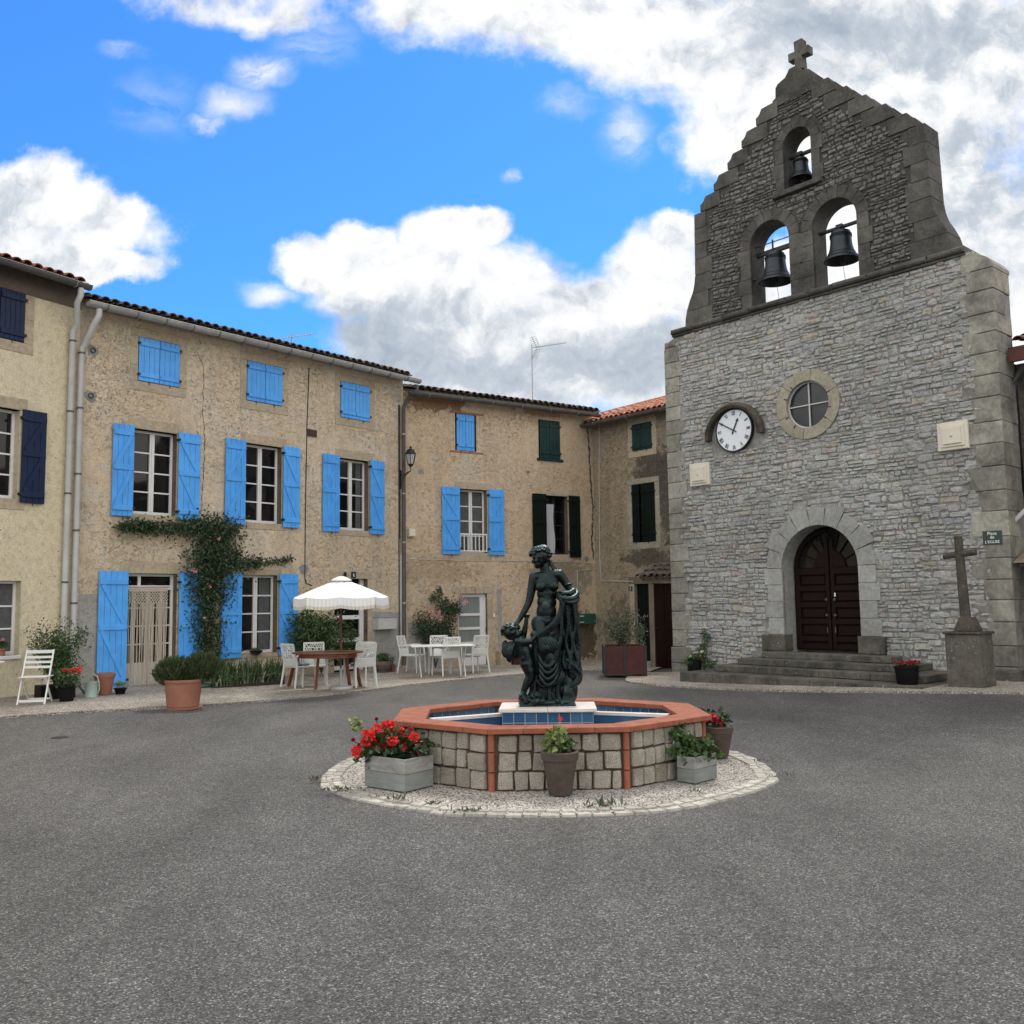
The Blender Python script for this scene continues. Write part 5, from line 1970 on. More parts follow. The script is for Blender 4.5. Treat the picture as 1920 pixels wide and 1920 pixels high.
# steps
rng = random.Random(70)
for i, (z1_, df, pxl, pxr, z0_) in enumerate(((.61, .62, 1427.7, 1670, .49), (.485, 1.0, 1381.6, 1702, .365), (.36, 1.38, 1337, 1736, .235), (.23, 1.95, 1273.6, 1730, .0))):
    a, b = FC.colu(pxl, -df, z1_), FC.colu(pxr, -df, z1_)
    mb = MB(CHM)
    u = a
    while u < b - .01:
        w = rng.uniform(.8, 1.5)
        if b - (u + w) < .5:
            w = b - u
        y1_ = -.16 if i == 0 else (-.02)
        # rough leading edge
        n = 8
        ed = [(u + .003 + (w - .006) * k / n, -df + rng.uniform(-.014, .014)) for k in range(n + 1)]
        mb.prismz(ed + [(u + w - .003, y1_), (u + .003, y1_)], z0_ if i < 3 else -.05, z1_ + rng.uniform(-.004, .004))
        u += w
    mb.build('step', M['step'], CH, bevel=.012)
    STEP1 = (a, b)

# nave behind the front (out of sight from the square)
mb = MB(CHM)
mb.box(.8, 6.9, TB, 16, -.3, 6.2)
mb.prism([(.5, 6.1), (7.2, 6.1), (3.85, 7.6)], TB + .01, 16.2)
mb.build('nave', M['mortar'], CH)

# ---------------------------------------------------------- wall clock
u, z = 1.93, 5.42
CK = thing('wall_clock', 'round white clock with roman numerals under an arched stone hood on the church front', 'clock', FC.W(u, 0, z))
yF = -.07
mb = MB(CHM)
FM = CHM @ Matrix.Translation((u, yF, z)) @ Matrix.Rotation(PI / 2, 4, 'X')
mb = MB(FM)
mb.lathe([(0, 0), (.455, 0), (.46, -.02), (.46, -.07)], (0, 0, 0), 48)
mb.build('clock_face', M['clockface'], CK)
mb = MB(FM)
mb.lathe([(.46, -.07), (.46, .012), (.485, .012), (.49, -.01), (.49, -.07)], (0, 0, 0), 48)
mb.build('clock_rim', M['black'], CK)
mb = MB(CHM @ Matrix.Translation((u, yF - .004, z)))
NUM = ['XII', 'I', 'II', 'III', 'IIII', 'V', 'VI', 'VII', 'VIII', 'IX', 'X', 'XI']


def roman(mb, s, ang):
    h = .095
    wd = {'I': .021, 'V': .05, 'X': .052}
    tot = sum(wd[c] for c in s)
    x = -tot / 2
    ca, sa_ = math.cos(-ang), math.sin(-ang)

    def pt(px, pr):
        rr = .335 + pr
        X0, Z0 = px, rr
        return (X0 * ca - Z0 * sa_, 0, X0 * sa_ + Z0 * ca)
    for c in s:
        w = wd[c]
        cx = x + w / 2
        if c == 'I':
            mb.bar(pt(cx, 0), pt(cx, h), .013, .003, (0, 1, 0))
        elif c == 'V':
            mb.bar(pt(cx, 0), pt(cx - .018, h), .014, .003, (0, 1, 0))
            mb.bar(pt(cx, 0), pt(cx + .018, h), .007, .003, (0, 1, 0))
        else:
            mb.bar(pt(cx + .017, 0), pt(cx - .017, h), .014, .003, (0, 1, 0))
            mb.bar(pt(cx - .017, 0), pt(cx + .017, h), .007, .0034, (0, 1, 0))
        x += w


for i, s_ in enumerate(NUM):
    mb = MB(CHM @ Matrix.Translation((u, yF - .004, z)))
    roman(mb, s_, 2 * PI * i / 12)
    mb.build('numeral', M['black'], CK)


def hand(name, ang, L, w, y):
    mb = MB(CHM @ Matrix.Translation((u, yF + y, z)) @ Matrix.Rotation(ang, 4, 'Y'))
    mb.prism([(-w * .5, -.09), (w * .5, -.09), (w * .42, L * .72), (w * 1.1, L * .76), (0, L), (-w * 1.1, L * .76), (-w * .42, L * .72)][::-1], -.004, .002)
    mb.build(name, M['black'], CK)


hand('hour_hand', 2 * PI * (50 / 60 + 0) / 12 * 1.0 + 0.02, .29, .034, -.012)
hand('minute_hand', 2 * PI * 50 / 60, .44, .026, -.022)
mb = MB(CHM @ Matrix.Translation((1.925, 0, 5.27)))
n = 22
pr = [(0.64, 0), (0.64, -.16), (0.70, -.20), (0.70, -.15), (0.77, -.10), (0.77, .02)]
for i in range(n):
    t0, t1 = PI * i / n, PI * (i + 1) / n
    vs = [(r_ * math.cos(t0), y, r_ * math.sin(t0)) for r_, y in pr] + [(r_ * math.cos(t1), y, r_ * math.sin(t1)) for r_, y in pr]
    m_ = len(pr)
    mb.add(vs, [(k, (k + 1) % m_, m_ + (k + 1) % m_, m_ + k) for k in range(m_)] + ([tuple(range(m_))] if i == 0 else []) + ([tuple(m_ + k for k in range(m_))] if i == n - 1 else []))
mb.build('clock_hood', M['cross'], CH, smooth=35)

# ---------------------------------------------------------- square panels
for (pu, pz, lab) in ((.955, 4.54, 'small square cream panel on the wall below and left of the church clock'), (6.67, 4.61, 'square cream panel on the wall right of the round window')):
    t_ = thing('wall_panel', lab, 'wall panel', FC.W(pu, 0, pz), 'square cream panels on the church front')
    mb = MB(CHM)
    mb.cbox(pu - .275, pu + .275, -.09, .0, pz - .26, pz + .26, .012)
    mb.build('backplate', M['panel'], t_)
    mb = MB(CHM)
    mb.cbox(pu - .215, pu + .215, -.115, -.091, pz - .20, pz + .20, .006)
    mb.cbox(pu - .165, pu + .165, -.14, -.116, pz - .15, pz + .155, .006)
    mb.build('cover', M['panel'], t_)
    mb = MB(CHM)
    mb.lathe([(0, .02), (.02, .016), (.028, 0)], (0, 0, 0), 12, Matrix.Translation((pu, -.14, pz)) @ Matrix.Rotation(PI / 2, 4, 'X'))
    mb.build('knob', M['pvc'], t_)

# ---------------------------------------------------------- street sign
sg = thing('street_sign', 'small dark green street name plate on the right corner stones of the church', 'street sign', FC.W(7.235, 0, 2.72))
mb = MB(CHM)
mb.cbox(7.075, 7.395, -.05, -.036, 2.60, 2.84, .003)
mb.build('plate', M['signgreen'], sg)
text_mesh('Place\nde', .078, CHM @ Matrix.Translation((7.235, -.052, 2.768)) @ TX, 'lettering', M['signwhite'], sg, sp=.85)
text_mesh("L'EGLISE", .068, CHM @ Matrix.Translation((7.235, -.052, 2.622)) @ TX, 'lettering', M['signwhite'], sg)

# ---------------------------------------------------------- bells
M['bell'] = plain('bell_bronze', (0.035, 0.042, 0.05), 0.42, 0.6, var=0.4, sc=4)


def bell(A, cu, zm, dia, h, yoke, label, rod=True):
    y = .27
    b = thing('bell', label, 'bell', FC.W(cu, y, zm), 'bells in the arches of the gable')
    r = dia / 2
    mb = MB(CHM)
    prof = [(.0, h * .93), (r * .40, h * .93), (r * .52, h * .90), (r * .58, h * .82), (r * .585, h * .70), (r * .60, h * .55), (r * .64, h * .40), (r * .72, h * .25), (r * .84, h * .13), (r * .97, h * .04), (r * 1.0, 0), (r * .93, .0), (r * .80, h * .10), (r * .6, h * .3), (r * .5, h * .7), (0, h * .85)]
    mb.lathe(prof, (cu, y, zm), 36)
    for f, rr in ((.80, .59), (.76, .59), (.72, .592), (.22, .745), (.10, .885)):
        mb.lathe([(r * rr, h * f - .008), (r * rr + .010, h * f), (r * rr, h * f + .008)], (cu, y, zm), 36)
    mb.build('bell_body', M['bell'], b, smooth=40)
    mb = MB(CHM)
    zt_ = zm + h * .93
    mb.tube([(cu - r * .2, y, zt_), (cu - r * .2, y, zt_ + .07), (cu + r * .2, y, zt_ + .07), (cu + r * .2, y, zt_)], .018, 8)
    mb.tube([(cu, y - r * .2, zt_), (cu, y - r * .15, zt_ + .09), (cu, y + r * .15, zt_ + .09), (cu, y + r * .2, zt_)], .018, 8)
    zb2 = zt_ + .06
    if yoke == 'beam':
        mb.bar((A[0] + .0, y, zb2), (A[1] - .0, y, zb2), .09, .09)
        mb.bar((A[0], y - .1, zb2 + .16), (A[1], y - .1, zb2 + .16), .018)
        mb.bar((cu - .05, y, zb2), (cu - .05, y, zb2 + .26), .03)
    else:
        mb.bar((A[0], y - .035, zb2 + .02), (A[1], y - .035, zb2 + .02), .03, .04)
        mb.bar((A[0], y + .045, zb2 + .02), (A[1], y + .045, zb2 + .02), .03, .04)
        mb.box(cu - .07, cu + .07, y - .07, y + .07, zb2, zb2 + .07)
    mb.build('yoke', M['iron'], b)
    mb = MB(CHM)
    mb.tube([(cu, y, zm + h * .7), (cu + .02, y, zm - .03)], .014, 6)
    mb.ell((cu + .02, y, zm - .05), .038)
    mb.build('clapper', M['iron'], b)
    mb = MB(CHM)
    mb.tube([(cu + .02, y, zm - .08), (cu + .03, y, zm - .2), (cu + .06, y + .02, A[2] + .0)], .005, 5)
    mb.build('wire', M['iron'], b)
    return b


b1 = bell(A1, 2.94, 8.60, .74, .70, 'beam', 'bell hung from a dark beam in the lower left arch of the church gable')
mb = MB(CHM)
mb.tube([(2.72, .2, 9.2), (2.56, .05, 8.75)], .01, 6)
mb.ell((2.55, .04, 8.70), .04)
mb.build('hammer', M['iron'], b1)
bell(A2, 4.50, 8.62, .72, .68, 'rods', 'bell between iron bars in the lower right arch of the church gable')
bell(A3, 3.66, 10.68, .52, .50, 'rods', 'small bell in the single top arch of the church gable')

# ---------------------------------------------------------- stone cross on its pedestal
zg = gz(*v2(W(7.3, -1.6, 0))) + .03
pcu = FC.colu(1808, -1.5, .7)
SC = thing('stone_cross', 'mossy stone cross standing on a square speckled stone pedestal', 'stone cross', W(pcu, -1.25, 0) + Vector((0, 0, zg)))
mb = MB(CHM)
q0, q1 = pcu - .285, pcu + .29
yy0, yy1 = -1.52, -1.0
mb.prismz([(q0, yy0), (q1, yy0), (q1, yy1), (q0, yy1)], zg - .05, zg + .86, [(q0 - .01, yy0 - .0), (q1 - .03, yy0), (q1 - .03, yy1), (q0, yy1)])
mb.build('pedestal', M['pedestal'], SC, bevel=.012)
mb = MB(CHM)
mb.cbox(q0 - .035, q1 - .0, yy0 - .03, yy1 + .03, zg + .862, zg + .905, .008)
mb.build('cap_slab', M['cross'], SC, bevel=.008)
mb = MB(CHM)
c0 = (pcu - .0, -1.27)
zz = zg + .905
mb.prismz([(c0[0] - .19, c0[1] - .17), (c0[0] + .17, c0[1] - .17), (c0[0] + .17, c0[1] + .17), (c0[0] - .19, c0[1] + .17)], zz, zz + .24,
          [(c0[0] - .11, c0[1] - .1), (c0[0] + .10, c0[1] - .1), (c0[0] + .10, c0[1] + .1), (c0[0] - .11, c0[1] + .1)])
mb.build('cross_base', M['cross'], SC, bevel=.02)
mb = MB(CHM)
lean = -.035


def tap(z0_, z1_, w0, w1):
    n = 8
    oct_ = lambda cx, w: [(cx + w * math.cos(PI / 4 * k + PI / 8), c0[1] + w * math.sin(PI / 4 * k + PI / 8)) for k in range(n)]
    mb.prismz(oct_(c0[0] - .03 + lean * (z0_ - zz), w0), z0_, z1_, oct_(c0[0] - .03 + lean * (z1_ - zz), w1))


tap(zz + .2, zz + 1.58, .085, .068)
ac = c0[0] - .03 + lean * 1.2
mb.tube([(ac - .27, c0[1], zz + 1.255), (ac + .27, c0[1], zz + 1.30)], .055, 8)
mb.build('cross_shaft', M['cross'], SC, bevel=.01)

# ---------------------------------------------------------- neighbour right of the church
RN = thing('house', 'dark narrow building with a drainpipe at the right edge beside the church', 'house', FC.W(7.8, 1.0, 0))
mb = MB(CHM)
mb.box(7.52, 13.0, .78, 8, -.2, 5.9)
mb.build('wall', M['mould'], RN)
mb = MB(CHM)
tiles(mb, 7.7, 13.2, 6.12, .27, 7.5, -.38, rng=random.Random(8))
mb.mi = 1
mb.box(7.56, 13.3, .32, .42, 5.86, 6.12)
mb.add([(7.56, .4, 6.1), (13.3, .4, 6.1), (13.3, 8.3, 8.1), (7.56, 8.3, 8.1)], [(0, 1, 2, 3)])
mb.build('roof', [M['tile_red'], plain('red_fascia', (0.09, 0.03, 0.025), 0.8)], RN, recalc=False)
pu = FC.colu(1903, .6, 2.6)
mb = MB(CHM)
mb.tube([(pu + .35, .62, 5.8), (pu + .05, .68, 5.5), (pu, .7, 5.2), (pu, .7, 3.6)], .05, 10)
mb.build('drainpipe', M['darkzinc'], RN, smooth=40)
pu2 = FC.colu(1897, .3, 2.6)
mb = MB(CHM)
mb.tube([(pu2 + .5, .45, 3.45), (pu2 + .05, .3, 3.0), (pu2, .28, 2.9), (pu2 + .01, .28, 2.35)], .045, 10)
mb.build('drainpipe', M['pvc'], RN, smooth=40)
mb = MB(CHM)
mb.box(7.6, 12.5, .1, .76, 2.2, 2.25)
mb.add([(7.56, -.1, 2.26), (12.6, -.1, 2.26), (12.6, .77, 2.62), (7.56, .77, 2.62)], [(0, 1, 2, 3)])
mb.build('awning', M['oldwood'], RN)
mb = MB(CHM)
mb.box(8.0, 12, .72, .775, 0, 2.18)  # dark opening below the awning, its shade drawn as a black panel
mb.build('door', M['black'], RN)

# ---------------------------------------------------------- aerials and street lamp
def aerial(F, px, py_top, py_bot, dep, boom, label, refl=False):
    uu, zt_ = F.uz(px, py_top, dep)
    zb2 = F.uz(px, py_bot, dep)[1] - .5
    t_ = thing('tv_aerial', label, 'tv aerial', F.W(uu, dep, zb2))
    mb = MB(F.M)
    mb.tube([(uu, dep, zb2), (uu, dep, zt_)], .018, 6)
    mb.build('mast', M['zinc'], t_)
    a, b = F.uz(*boom[0], dep), F.uz(*boom[1], dep)
    mb = MB(F.M)
    mb.tube([(a[0], dep, a[1]), (b[0], dep, b[1])], .013, 6)
    n = 14
    for k in range(n + 1):
        f = k / n
        q = (a[0] + (b[0] - a[0]) * f, a[1] + (b[1] - a[1]) * f)
        mb.bar((q[0], dep - .09, q[1] - .02), (q[0], dep + .09, q[1] + .02), .012)
        mb.bar((q[0], dep, q[1]), (q[0], dep, q[1] + .05), .01)
    if refl:
        for s_ in (-1, 1):
            for k in range(6):
                o1 = (a[0] + .12 - .03 * k, a[1] + s_ * .05 * (k + 1) * 1.1)
                mb.bar((o1[0], dep - .16, o1[1]), (o1[0], dep + .16, o1[1]), .009)
            mb.bar((a[0] + .15, dep, a[1]), (a[0] - .05, dep, a[1] + s_ * .34), .012)
            mb.bar((a[0] + .27, dep, a[1]), (a[0] + .10, dep, a[1] + s_ * .34), .009)
    mb.build('boom', M['zinc'], t_)


aerial(F3, 997, 646, 756, 1.2, ((1000, 652), (1060, 643)), 'tall television aerial on a pole above the ochre house', True)
aerial(F2, 547, 622, 655, 2.2, ((507, 638), (588, 626)), 'low television aerial just above the roof of the tan house')

lu, lz = F3.uz(770, 862, -.55)
LP = thing('street_lamp', 'black wall lantern on a curled bracket beside the downpipe', 'street lamp', F3.W(lu, -.55, lz - .25))
bu = F3.uz(751, 885, -.05)[0]
LM = F3.M @ Matrix.Translation((lu, -.55, lz))
mb = MB(LM)
mb.lathe([(.02, .36), (.035, .33), (.02, .30), (.055, .28), (.10, .27), (.15, .17), (.155, .155), (.0, .155)], (0, 0, 0), 6)
mb.lathe([(0, -.19), (.05, -.18), (.085, -.13), (.085, -.115), (0, -.115)], (0, 0, 0), 6)
for k in range(6):
    t = 2 * PI * k / 6
    mb.bar((.145 * math.cos(t), .145 * math.sin(t), .155), (.08 * math.cos(t), .08 * math.sin(t), -.12), .014)
mb.lathe([(.15, .14), (.158, .15), (.15, .165)], (0, 0, 0), 6)
mb.build('lantern_frame', M['iron'], LP)
mb = MB(LM)
mb.lathe([(.134, .15), (.07, -.118)], (0, 0, 0), 6)
M['lampglass'] = plain('lamp_glass', (0.42, 0.43, 0.42), 0.25, var=.1)
mb.build('lamp_glass', M['lampglass'], LP)
mb = MB(F3.M)
zb3 = lz - .38
mb.tube([(lu, -.55, lz - .19), (lu, -.55, lz - .30), (lu - .1, -.42, lz - .36), (bu + .05, -.1, lz - .36), (bu, -.03, lz - .36)], .016, 6)
mb.tube([(lu - .03, -.5, lz - .33), (lu - .12, -.36, lz - .45), (bu + .05, -.06, lz - .60), (bu, -.03, lz - .62)], .012, 6)
mb.box(bu - .03, bu + .03, -.05, -.01, lz - .72, lz - .22)
mb.build('bracket', M['iron'], LP)

# ============================================================ FOUNTAIN
FCX, FCY, FROT = .36, 9.76, R(1.8)
FSY = .78
APS = .935
FT = thing('fountain', 'octagonal granite block fountain basin with a terracotta rim in the middle of the square', 'fountain', (FCX, FCY, 0))
FMx = Matrix.Translation((FCX, FCY, 0)) @ Matrix.Rotation(FROT, 4, 'Z')
K8 = math.tan(PI / 8)


def octv(ap, k):
    """corner k of an octagon with apothem ap; corners k and k+1 bound side k, side 0 faces the camera"""
    r = ap / math.cos(PI / 8)
    t = -PI / 2 - PI / 8 + k * PI / 4
    return (r * math.cos(t) * .985, r * math.sin(t) * FSY)


# gravel apron with a rough ring of paving stones
mb = MB(Matrix.Translation((FCX - .04, FCY - .02, 0)) @ Matrix.Diagonal((1.0, APS, 1.0, 1.0)))
rng = random.Random(17)
n = 96
RA_ = 2.36


def apr(t):
    a = (t + PI / 8) % (PI / 4) - PI / 8
    return RA_ * (.6 + .4 * (math.cos(PI / 8) / math.cos(a)) * 1.02)


ring = [(apr(2 * PI * k / n) * math.cos(2 * PI * k / n) * .95, apr(2 * PI * k / n) * math.sin(2 * PI * k / n) * .95) for k in range(n)]
mb.add([(0, 0, .03)] + [(x, y, .016) for x, y in ring] + [(x * 1.01, y * 1.01, -.01) for x, y in ring],
       [(0, 1 + k, 1 + (k + 1) % n) for k in range(n)] + [(1 + k, 1 + n + k, 1 + n + (k + 1) % n, 1 + (k + 1) % n) for k in range(n)])
o = mb.build('path', M['gravel'])
tag(o, 'ring of washed pebble concrete round the fountain', kind='structure')
M['apronstone'] = lichen_stone('apron_stone', (0.46, 0.44, 0.39), (0.30, 0.285, 0.255), (0.6, 0.58, 0.52), isl=.2, lich=.4)
mb = MB(Matrix.Translation((FCX - .04, FCY - .02, 0)) @ Matrix.Diagonal((1.0, APS, 1.0, 1.0)))
for row, (r0, r1) in enumerate(((.985, .94), (.936, .893))):
    t = 0.0
    while t < 2 * PI - .01:
        dt = rng.uniform(.05, .085)
        if 2 * PI - (t + dt) < .04:
            dt = 2 * PI - t
        g_ = .004
        q = []
        for (rr, tt) in ((r1 + g_, t + g_), (r0 - .002, t + g_), (r0 - .002, t + dt - g_), (r1 + g_, t + dt - g_)):
            R_ = apr(tt) * (rr + rng.uniform(-.006, .006))
            q.append((R_ * math.cos(tt), R_ * math.sin(tt)))
        cx = sum(p[0] for p in q) / 4
        cy = sum(p[1] for p in q) / 4
        zt_ = (.018 if row == 0 else .028) + rng.uniform(-.003, .004)
        if True:
            mb.prismz(q, .0, zt_, [(cx + (p[0] - cx) * .93, cy + (p[1] - cy) * .93) for p in q])
        t += dt
o = mb.build('path', M['apronstone'])
tag(o, 'border of pale paving stones around the fountain apron', kind='structure')

# wall: granite setts in rusty mortar, one mesh per side
AW = 1.53
M['rustmortar'] = plain('rusty_mortar', (0.075, 0.045, 0.03), 0.95, var=.5, sc=9, bmp=.4)
wmb = MB(FMx)
for k in range(8):
    rng = random.Random(100 + k)
    p, q = Vector(octv(AW, k)), Vector(octv(AW, k + 1))
    L = (q - p).length
    ang = math.atan2(q.y - p.y, q.x - p.x)
    SM = Matrix.Translation((p.x, p.y, 0)) @ Matrix.Rotation(ang, 4, 'Z')
    wmb.M = FMx @ SM
    wmb.mi = 1
    wmb.box(.01, L - .01, .02, .17, 0, .535)
    wmb.mi = 0
    zr_ = [.022, .195, .365, .53]
    for r_ in range(3):
        u = .055 + rng.uniform(0, .02)
        while u < L - .10:
            w = rng.uniform(.125, .185)
            if L - .05 - (u + w) < .09:
                w = L - .055 - u
            gp = .007
            dz = rng.uniform(-.006, .006)
            P = [(u + gp, zr_[r_] + gp + dz), (u + w - gp, zr_[r_] + gp + dz), (u + w - gp, zr_[r_ + 1] - gp + dz), (u + gp, zr_[r_ + 1] - gp + dz)]
            c = .012
            a, b, cc_, d = P
            PP = [(a[0] + c, a[1]), (b[0] - c, b[1]), (b[0], b[1] + c), (cc_[0], cc_[1] - c), (cc_[0] - c, cc_[1]), (d[0] + c, d[1]), (d[0], d[1] - c), (a[0], a[1] + c)]
            PP = [(x + rng.uniform(-.007, .007), z + rng.uniform(-.007, .007)) for x, z in PP]
            mx, mz = u + w / 2, (zr_[r_] + zr_[r_ + 1]) / 2
            vs = [(x, .03, z) for x, z in PP] + [(x, .004, z) for x, z in PP] + [(mx + (x - mx) * .90, -.012 + rng.uniform(-.003, .003), mz + (z - mz) * .90) for x, z in PP]
            fs = [(j * 8 + i, j * 8 + (i + 1) % 8, (j + 1) * 8 + (i + 1) % 8, (j + 1) * 8 + i) for j in range(2) for i in range(8)] + [tuple(16 + i for i in range(8))]
            wmb.add(vs, fs)
            u += w
wmb.build('basin_wall', [M['granite'], M['rustmortar']], FT)
for k in range(8):
    p = octv(AW + .004, k)
    mb = MB(FMx)
    for j, (z0_, z1_) in enumerate(((.0, .185), (.193, .365), (.373, .533))):
        mb.tube([(p[0] * .985, p[1] * .985, z0_ + .004), (p[0] * .985, p[1] * .985, z1_)], .030, 10)
    mb.build('corner_tile', M['coping'], FT, smooth=40)
# rim
rng = random.Random(7)
mb = MB(FMx)
for k in range(8):
    nn = 4
    for j in range(nn):
        f0, f1 = j / nn, (j + 1) / nn
        q = []
        for (ap, f) in ((1.60, f0), (1.60, f1), (1.28, f1), (1.28, f0)):
            a, b = Vector(octv(ap, k)), Vector(octv(ap, k + 1))
            g_ = .0012
            ff = f + (g_ if f == f0 else -g_)
            v = a.lerp(b, ff)
            q.append((v.x, v.y))
        z1_ = .587 + rng.uniform(-.0015, .0015)
        mb.prismz(q, .537, z1_)
mb.build('rim', M['coping'], FT, bevel=.006)
# inside of the basin: glazed blue tiles
M['tile'] = island('glazed_tile', [(0.022, 0.060, 0.13), (0.035, 0.095, 0.19), (0.05, 0.125, 0.23), (0.028, 0.075, 0.155)], 0.15, 0.2)
M['grout'] = plain('grout', (0.30, 0.34, 0.36), 0.8)


def tile_wall(mb, p, q, z0_, z1_, s=.115):
    """tiled face from p to q, its front to the right of p->q"""
    p, q = Vector(p), Vector(q)
    L = (q - p).length
    keep = mb.M
    mb.M = keep @ Matrix.Translation((p.x, p.y, 0)) @ Matrix.Rotation(math.atan2(q.y - p.y, q.x - p.x), 4, 'Z')
    mb.mi = 1
    mb.add([(0, 0, z0_), (L, 0, z0_), (L, 0, z1_), (0, 0, z1_)], [(0, 1, 2, 3)])
    mb.mi = 0
    nu = max(1, round(L / s))
    nz = max(1, round((z1_ - z0_) / s))
    for i in range(nu):
        for j in range(nz):
            a, b = L * i / nu + .005, L * (i + 1) / nu - .005
            c, d = z1_ - (z1_ - z0_) * (j + 1) / nz + .005, z1_ - (z1_ - z0_) * j / nz - .005
            mb.box(a, b, -.004, .001, c, d)
    mb.M = keep


mb = MB(FMx)
for k in range(8):
    tile_wall(mb, octv(1.33, k + 1), octv(1.33, k), .15, .53)
mb.build('basin_lining', [M['tile'], M['grout']], FT, recalc=False)
mb = MB(FMx)
mb.add([octv(1.32, k) + (.41,) for k in range(8)], [tuple(range(8))])
mb.build('water', M['water'], FT)
mb = MB(FMx)
mb.add([octv(1.34, k) + (.16,) for k in range(8)], [tuple(range(8))])
mb.build('basin_floor', M['tile'], FT)
# low tiled partition with a pale coping either side of the plinth
for s_ in (-1, 1):
    mb = MB(FMx)
    a = (s_ * .48, .24)
    b = (s_ * 1.23, -.10)
    mb.bar((a[0], a[1], .535), (b[0], b[1], .535), .09, .03)
    led = mb.build('ledge', M['marble'], FT)
    mb = MB(FMx)
    mb.bar((a[0], a[1], .335), (b[0], b[1], .335), .07, .36)
    mb.build('ledge_side', M['tile'], FT)
# plinth
PLM = Matrix.Translation((.345, 9.76, .038)) @ Matrix.Rotation(R(-2.5), 4, 'Z')
mb = MB(PLM)
cn = [(-.46, -.28), (.46, -.28), (.46, .28), (-.46, .28)]
for k in range(4):
    tile_wall(mb, cn[k], cn[(k + 1) % 4], .16, .572, .115)
mb.build('plinth_side', [M['tile'], M['grout']], FT, recalc=False)
mb = MB(PLM)
mb.box(-.495, -.001, -.31, .31, .575, .612)
mb.box(.001, .495, -.31, .31, .575, .612)
mb.build('plinth_top', M['marble'], FT, bevel=.006)

# ============================================================ STATUE
# built from tapering limbs, torso and folded cloth, then fused into continuous surfaces
SK = 1.67 / 1670.0
SBASE = .65
ST = thing('statue', 'dark green bronze statue of a draped woman with a winged child on the fountain plinth', 'statue', (.335, 9.77, SBASE))
SM_ = Matrix.Translation((.335, 9.77, SBASE)) @ Matrix.Rotation(R(2), 4, 'Z')


def sp(x, y, d=0):
    return ((x - 665) * SK * 1.055, -d * SK * 1.05, (1800 - y) * SK)


class Sculpt(MB):
    def limb(s, pts, seg=12):
        """pts: (x, y, depth, radius); consecutive balls joined by tapering tubes"""
        for p in pts:
            s.ell(sp(*p[:3]), p[3] * SK, seg, 8)
        for a, b in zip(pts, pts[1:]):
            s.tube([sp(*a[:3]), sp(*b[:3])], [a[3] * SK, b[3] * SK], seg)

    def blob(s, x, y, d, rx, ry, rd, seg=16):
        c = sp(x, y, d)
        s.ell(c, (rx * SK, rd * SK, ry * SK), seg, 12)

    def curve(s, pts, seg=8, n=6):
        """smooth fold through points (x, y, depth, radius)"""
        P = []
        m = len(pts)
        for i in range(m - 1):
            p0, p1, p2, p3 = pts[max(0, i - 1)], pts[i], pts[i + 1], pts[min(m - 1, i + 2)]
            for k in range(n):
                t = k / n
                P.append([.5 * ((2 * p1[j]) + (-p0[j] + p2[j]) * t + (2 * p0[j] - 5 * p1[j] + 4 * p2[j] - p3[j]) * t * t + (-p0[j] + 3 * p1[j] - 3 * p2[j] + p3[j]) * t ** 3) for j in range(4)])
        P.append(list(pts[-1]))
        s.tube([sp(*p[:3]) for p in P], [max(1.5, p[3]) * SK for p in P], seg)

    def fuse(s, name, m, parent, voxel=.0065, it=2):
        o = s.build(name, m, parent, recalc=True)
        md = o.modifiers.new('fuse', 'REMESH')
        md.mode = 'VOXEL'
        md.voxel_size = voxel
        md.use_smooth_shade = True
        sm = o.modifiers.new('soft', 'SMOOTH')
        sm.iterations = it
        sm.factor = .5
        bpy.context.view_layer.update()
        dg = bpy.context.evaluated_depsgraph_get()
        me = bpy.data.meshes.new_from_object(o.evaluated_get(dg))
        o.modifiers.clear()
        old = o.data
        o.data = me
        bpy.data.meshes.remove(old)
        me.name = name
        me.polygons.foreach_set('use_smooth', [True] * len(me.polygons))
        return o


rng = random.Random(55)
w = Sculpt(SM_)
# head, turned down to her right
w.blob(628, 245, 0, 92, 96, 104)
w.blob(606, 285, 38, 66, 82, 66)
w.blob(590, 345, 58, 34, 36, 34)
w.limb([(582, 268, 100, 13), (574, 305, 116, 14)])
w.blob(592, 335, 92, 18, 8, 12)
w.blob(560, 270, 84, 15, 9, 12)
w.blob(612, 275, 92, 15, 9, 10)
w.blob(552, 300, 70, 22, 24, 22)
w.limb([(548, 252, 88, 9), (585, 255, 104, 9), (628, 262, 96, 9)])
w.limb([(655, 320, -18, 58), (672, 400, -12, 52), (685, 440, -10, 66)])
w.blob(690, 300, -60, 50, 70, 50)
# hair: crown of waves and a knot
for k in range(11):
    t = PI * k / 10
    w.curve([(625 - 100 * math.cos(t), 236 - 26 * math.sin(t), 10 + 70 * math.sin(t), 16), (625 - 95 * math.cos(t) * .95, 200 - 45 * math.sin(t), 62 * math.sin(t), 16), (630 - 60 * math.cos(t), 160 - 12 * math.sin(t), 10, 14)], 7, 4)
for k in range(80):
    a1, a2 = rng.uniform(0, 2 * PI), rng.uniform(-.25, 1.45)
    x, y, dd = 626 + 106 * math.cos(a1) * math.cos(a2), 232 - 84 * math.sin(a2), 4 + 100 * math.sin(a1) * math.cos(a2)
    if dd > 40 and y > 228 and x < 690:
        continue
    w.blob(x, y, dd, rng.uniform(14, 24), rng.uniform(11, 17), 16, 8)
w.blob(655, 170, -40, 70, 50, 70)
w.blob(690, 235, -80, 55, 60, 55)
w.curve([(725, 290, -20, 20), (735, 350, -10, 14), (760, 395, 10, 11), (770, 420, 30, 7)])
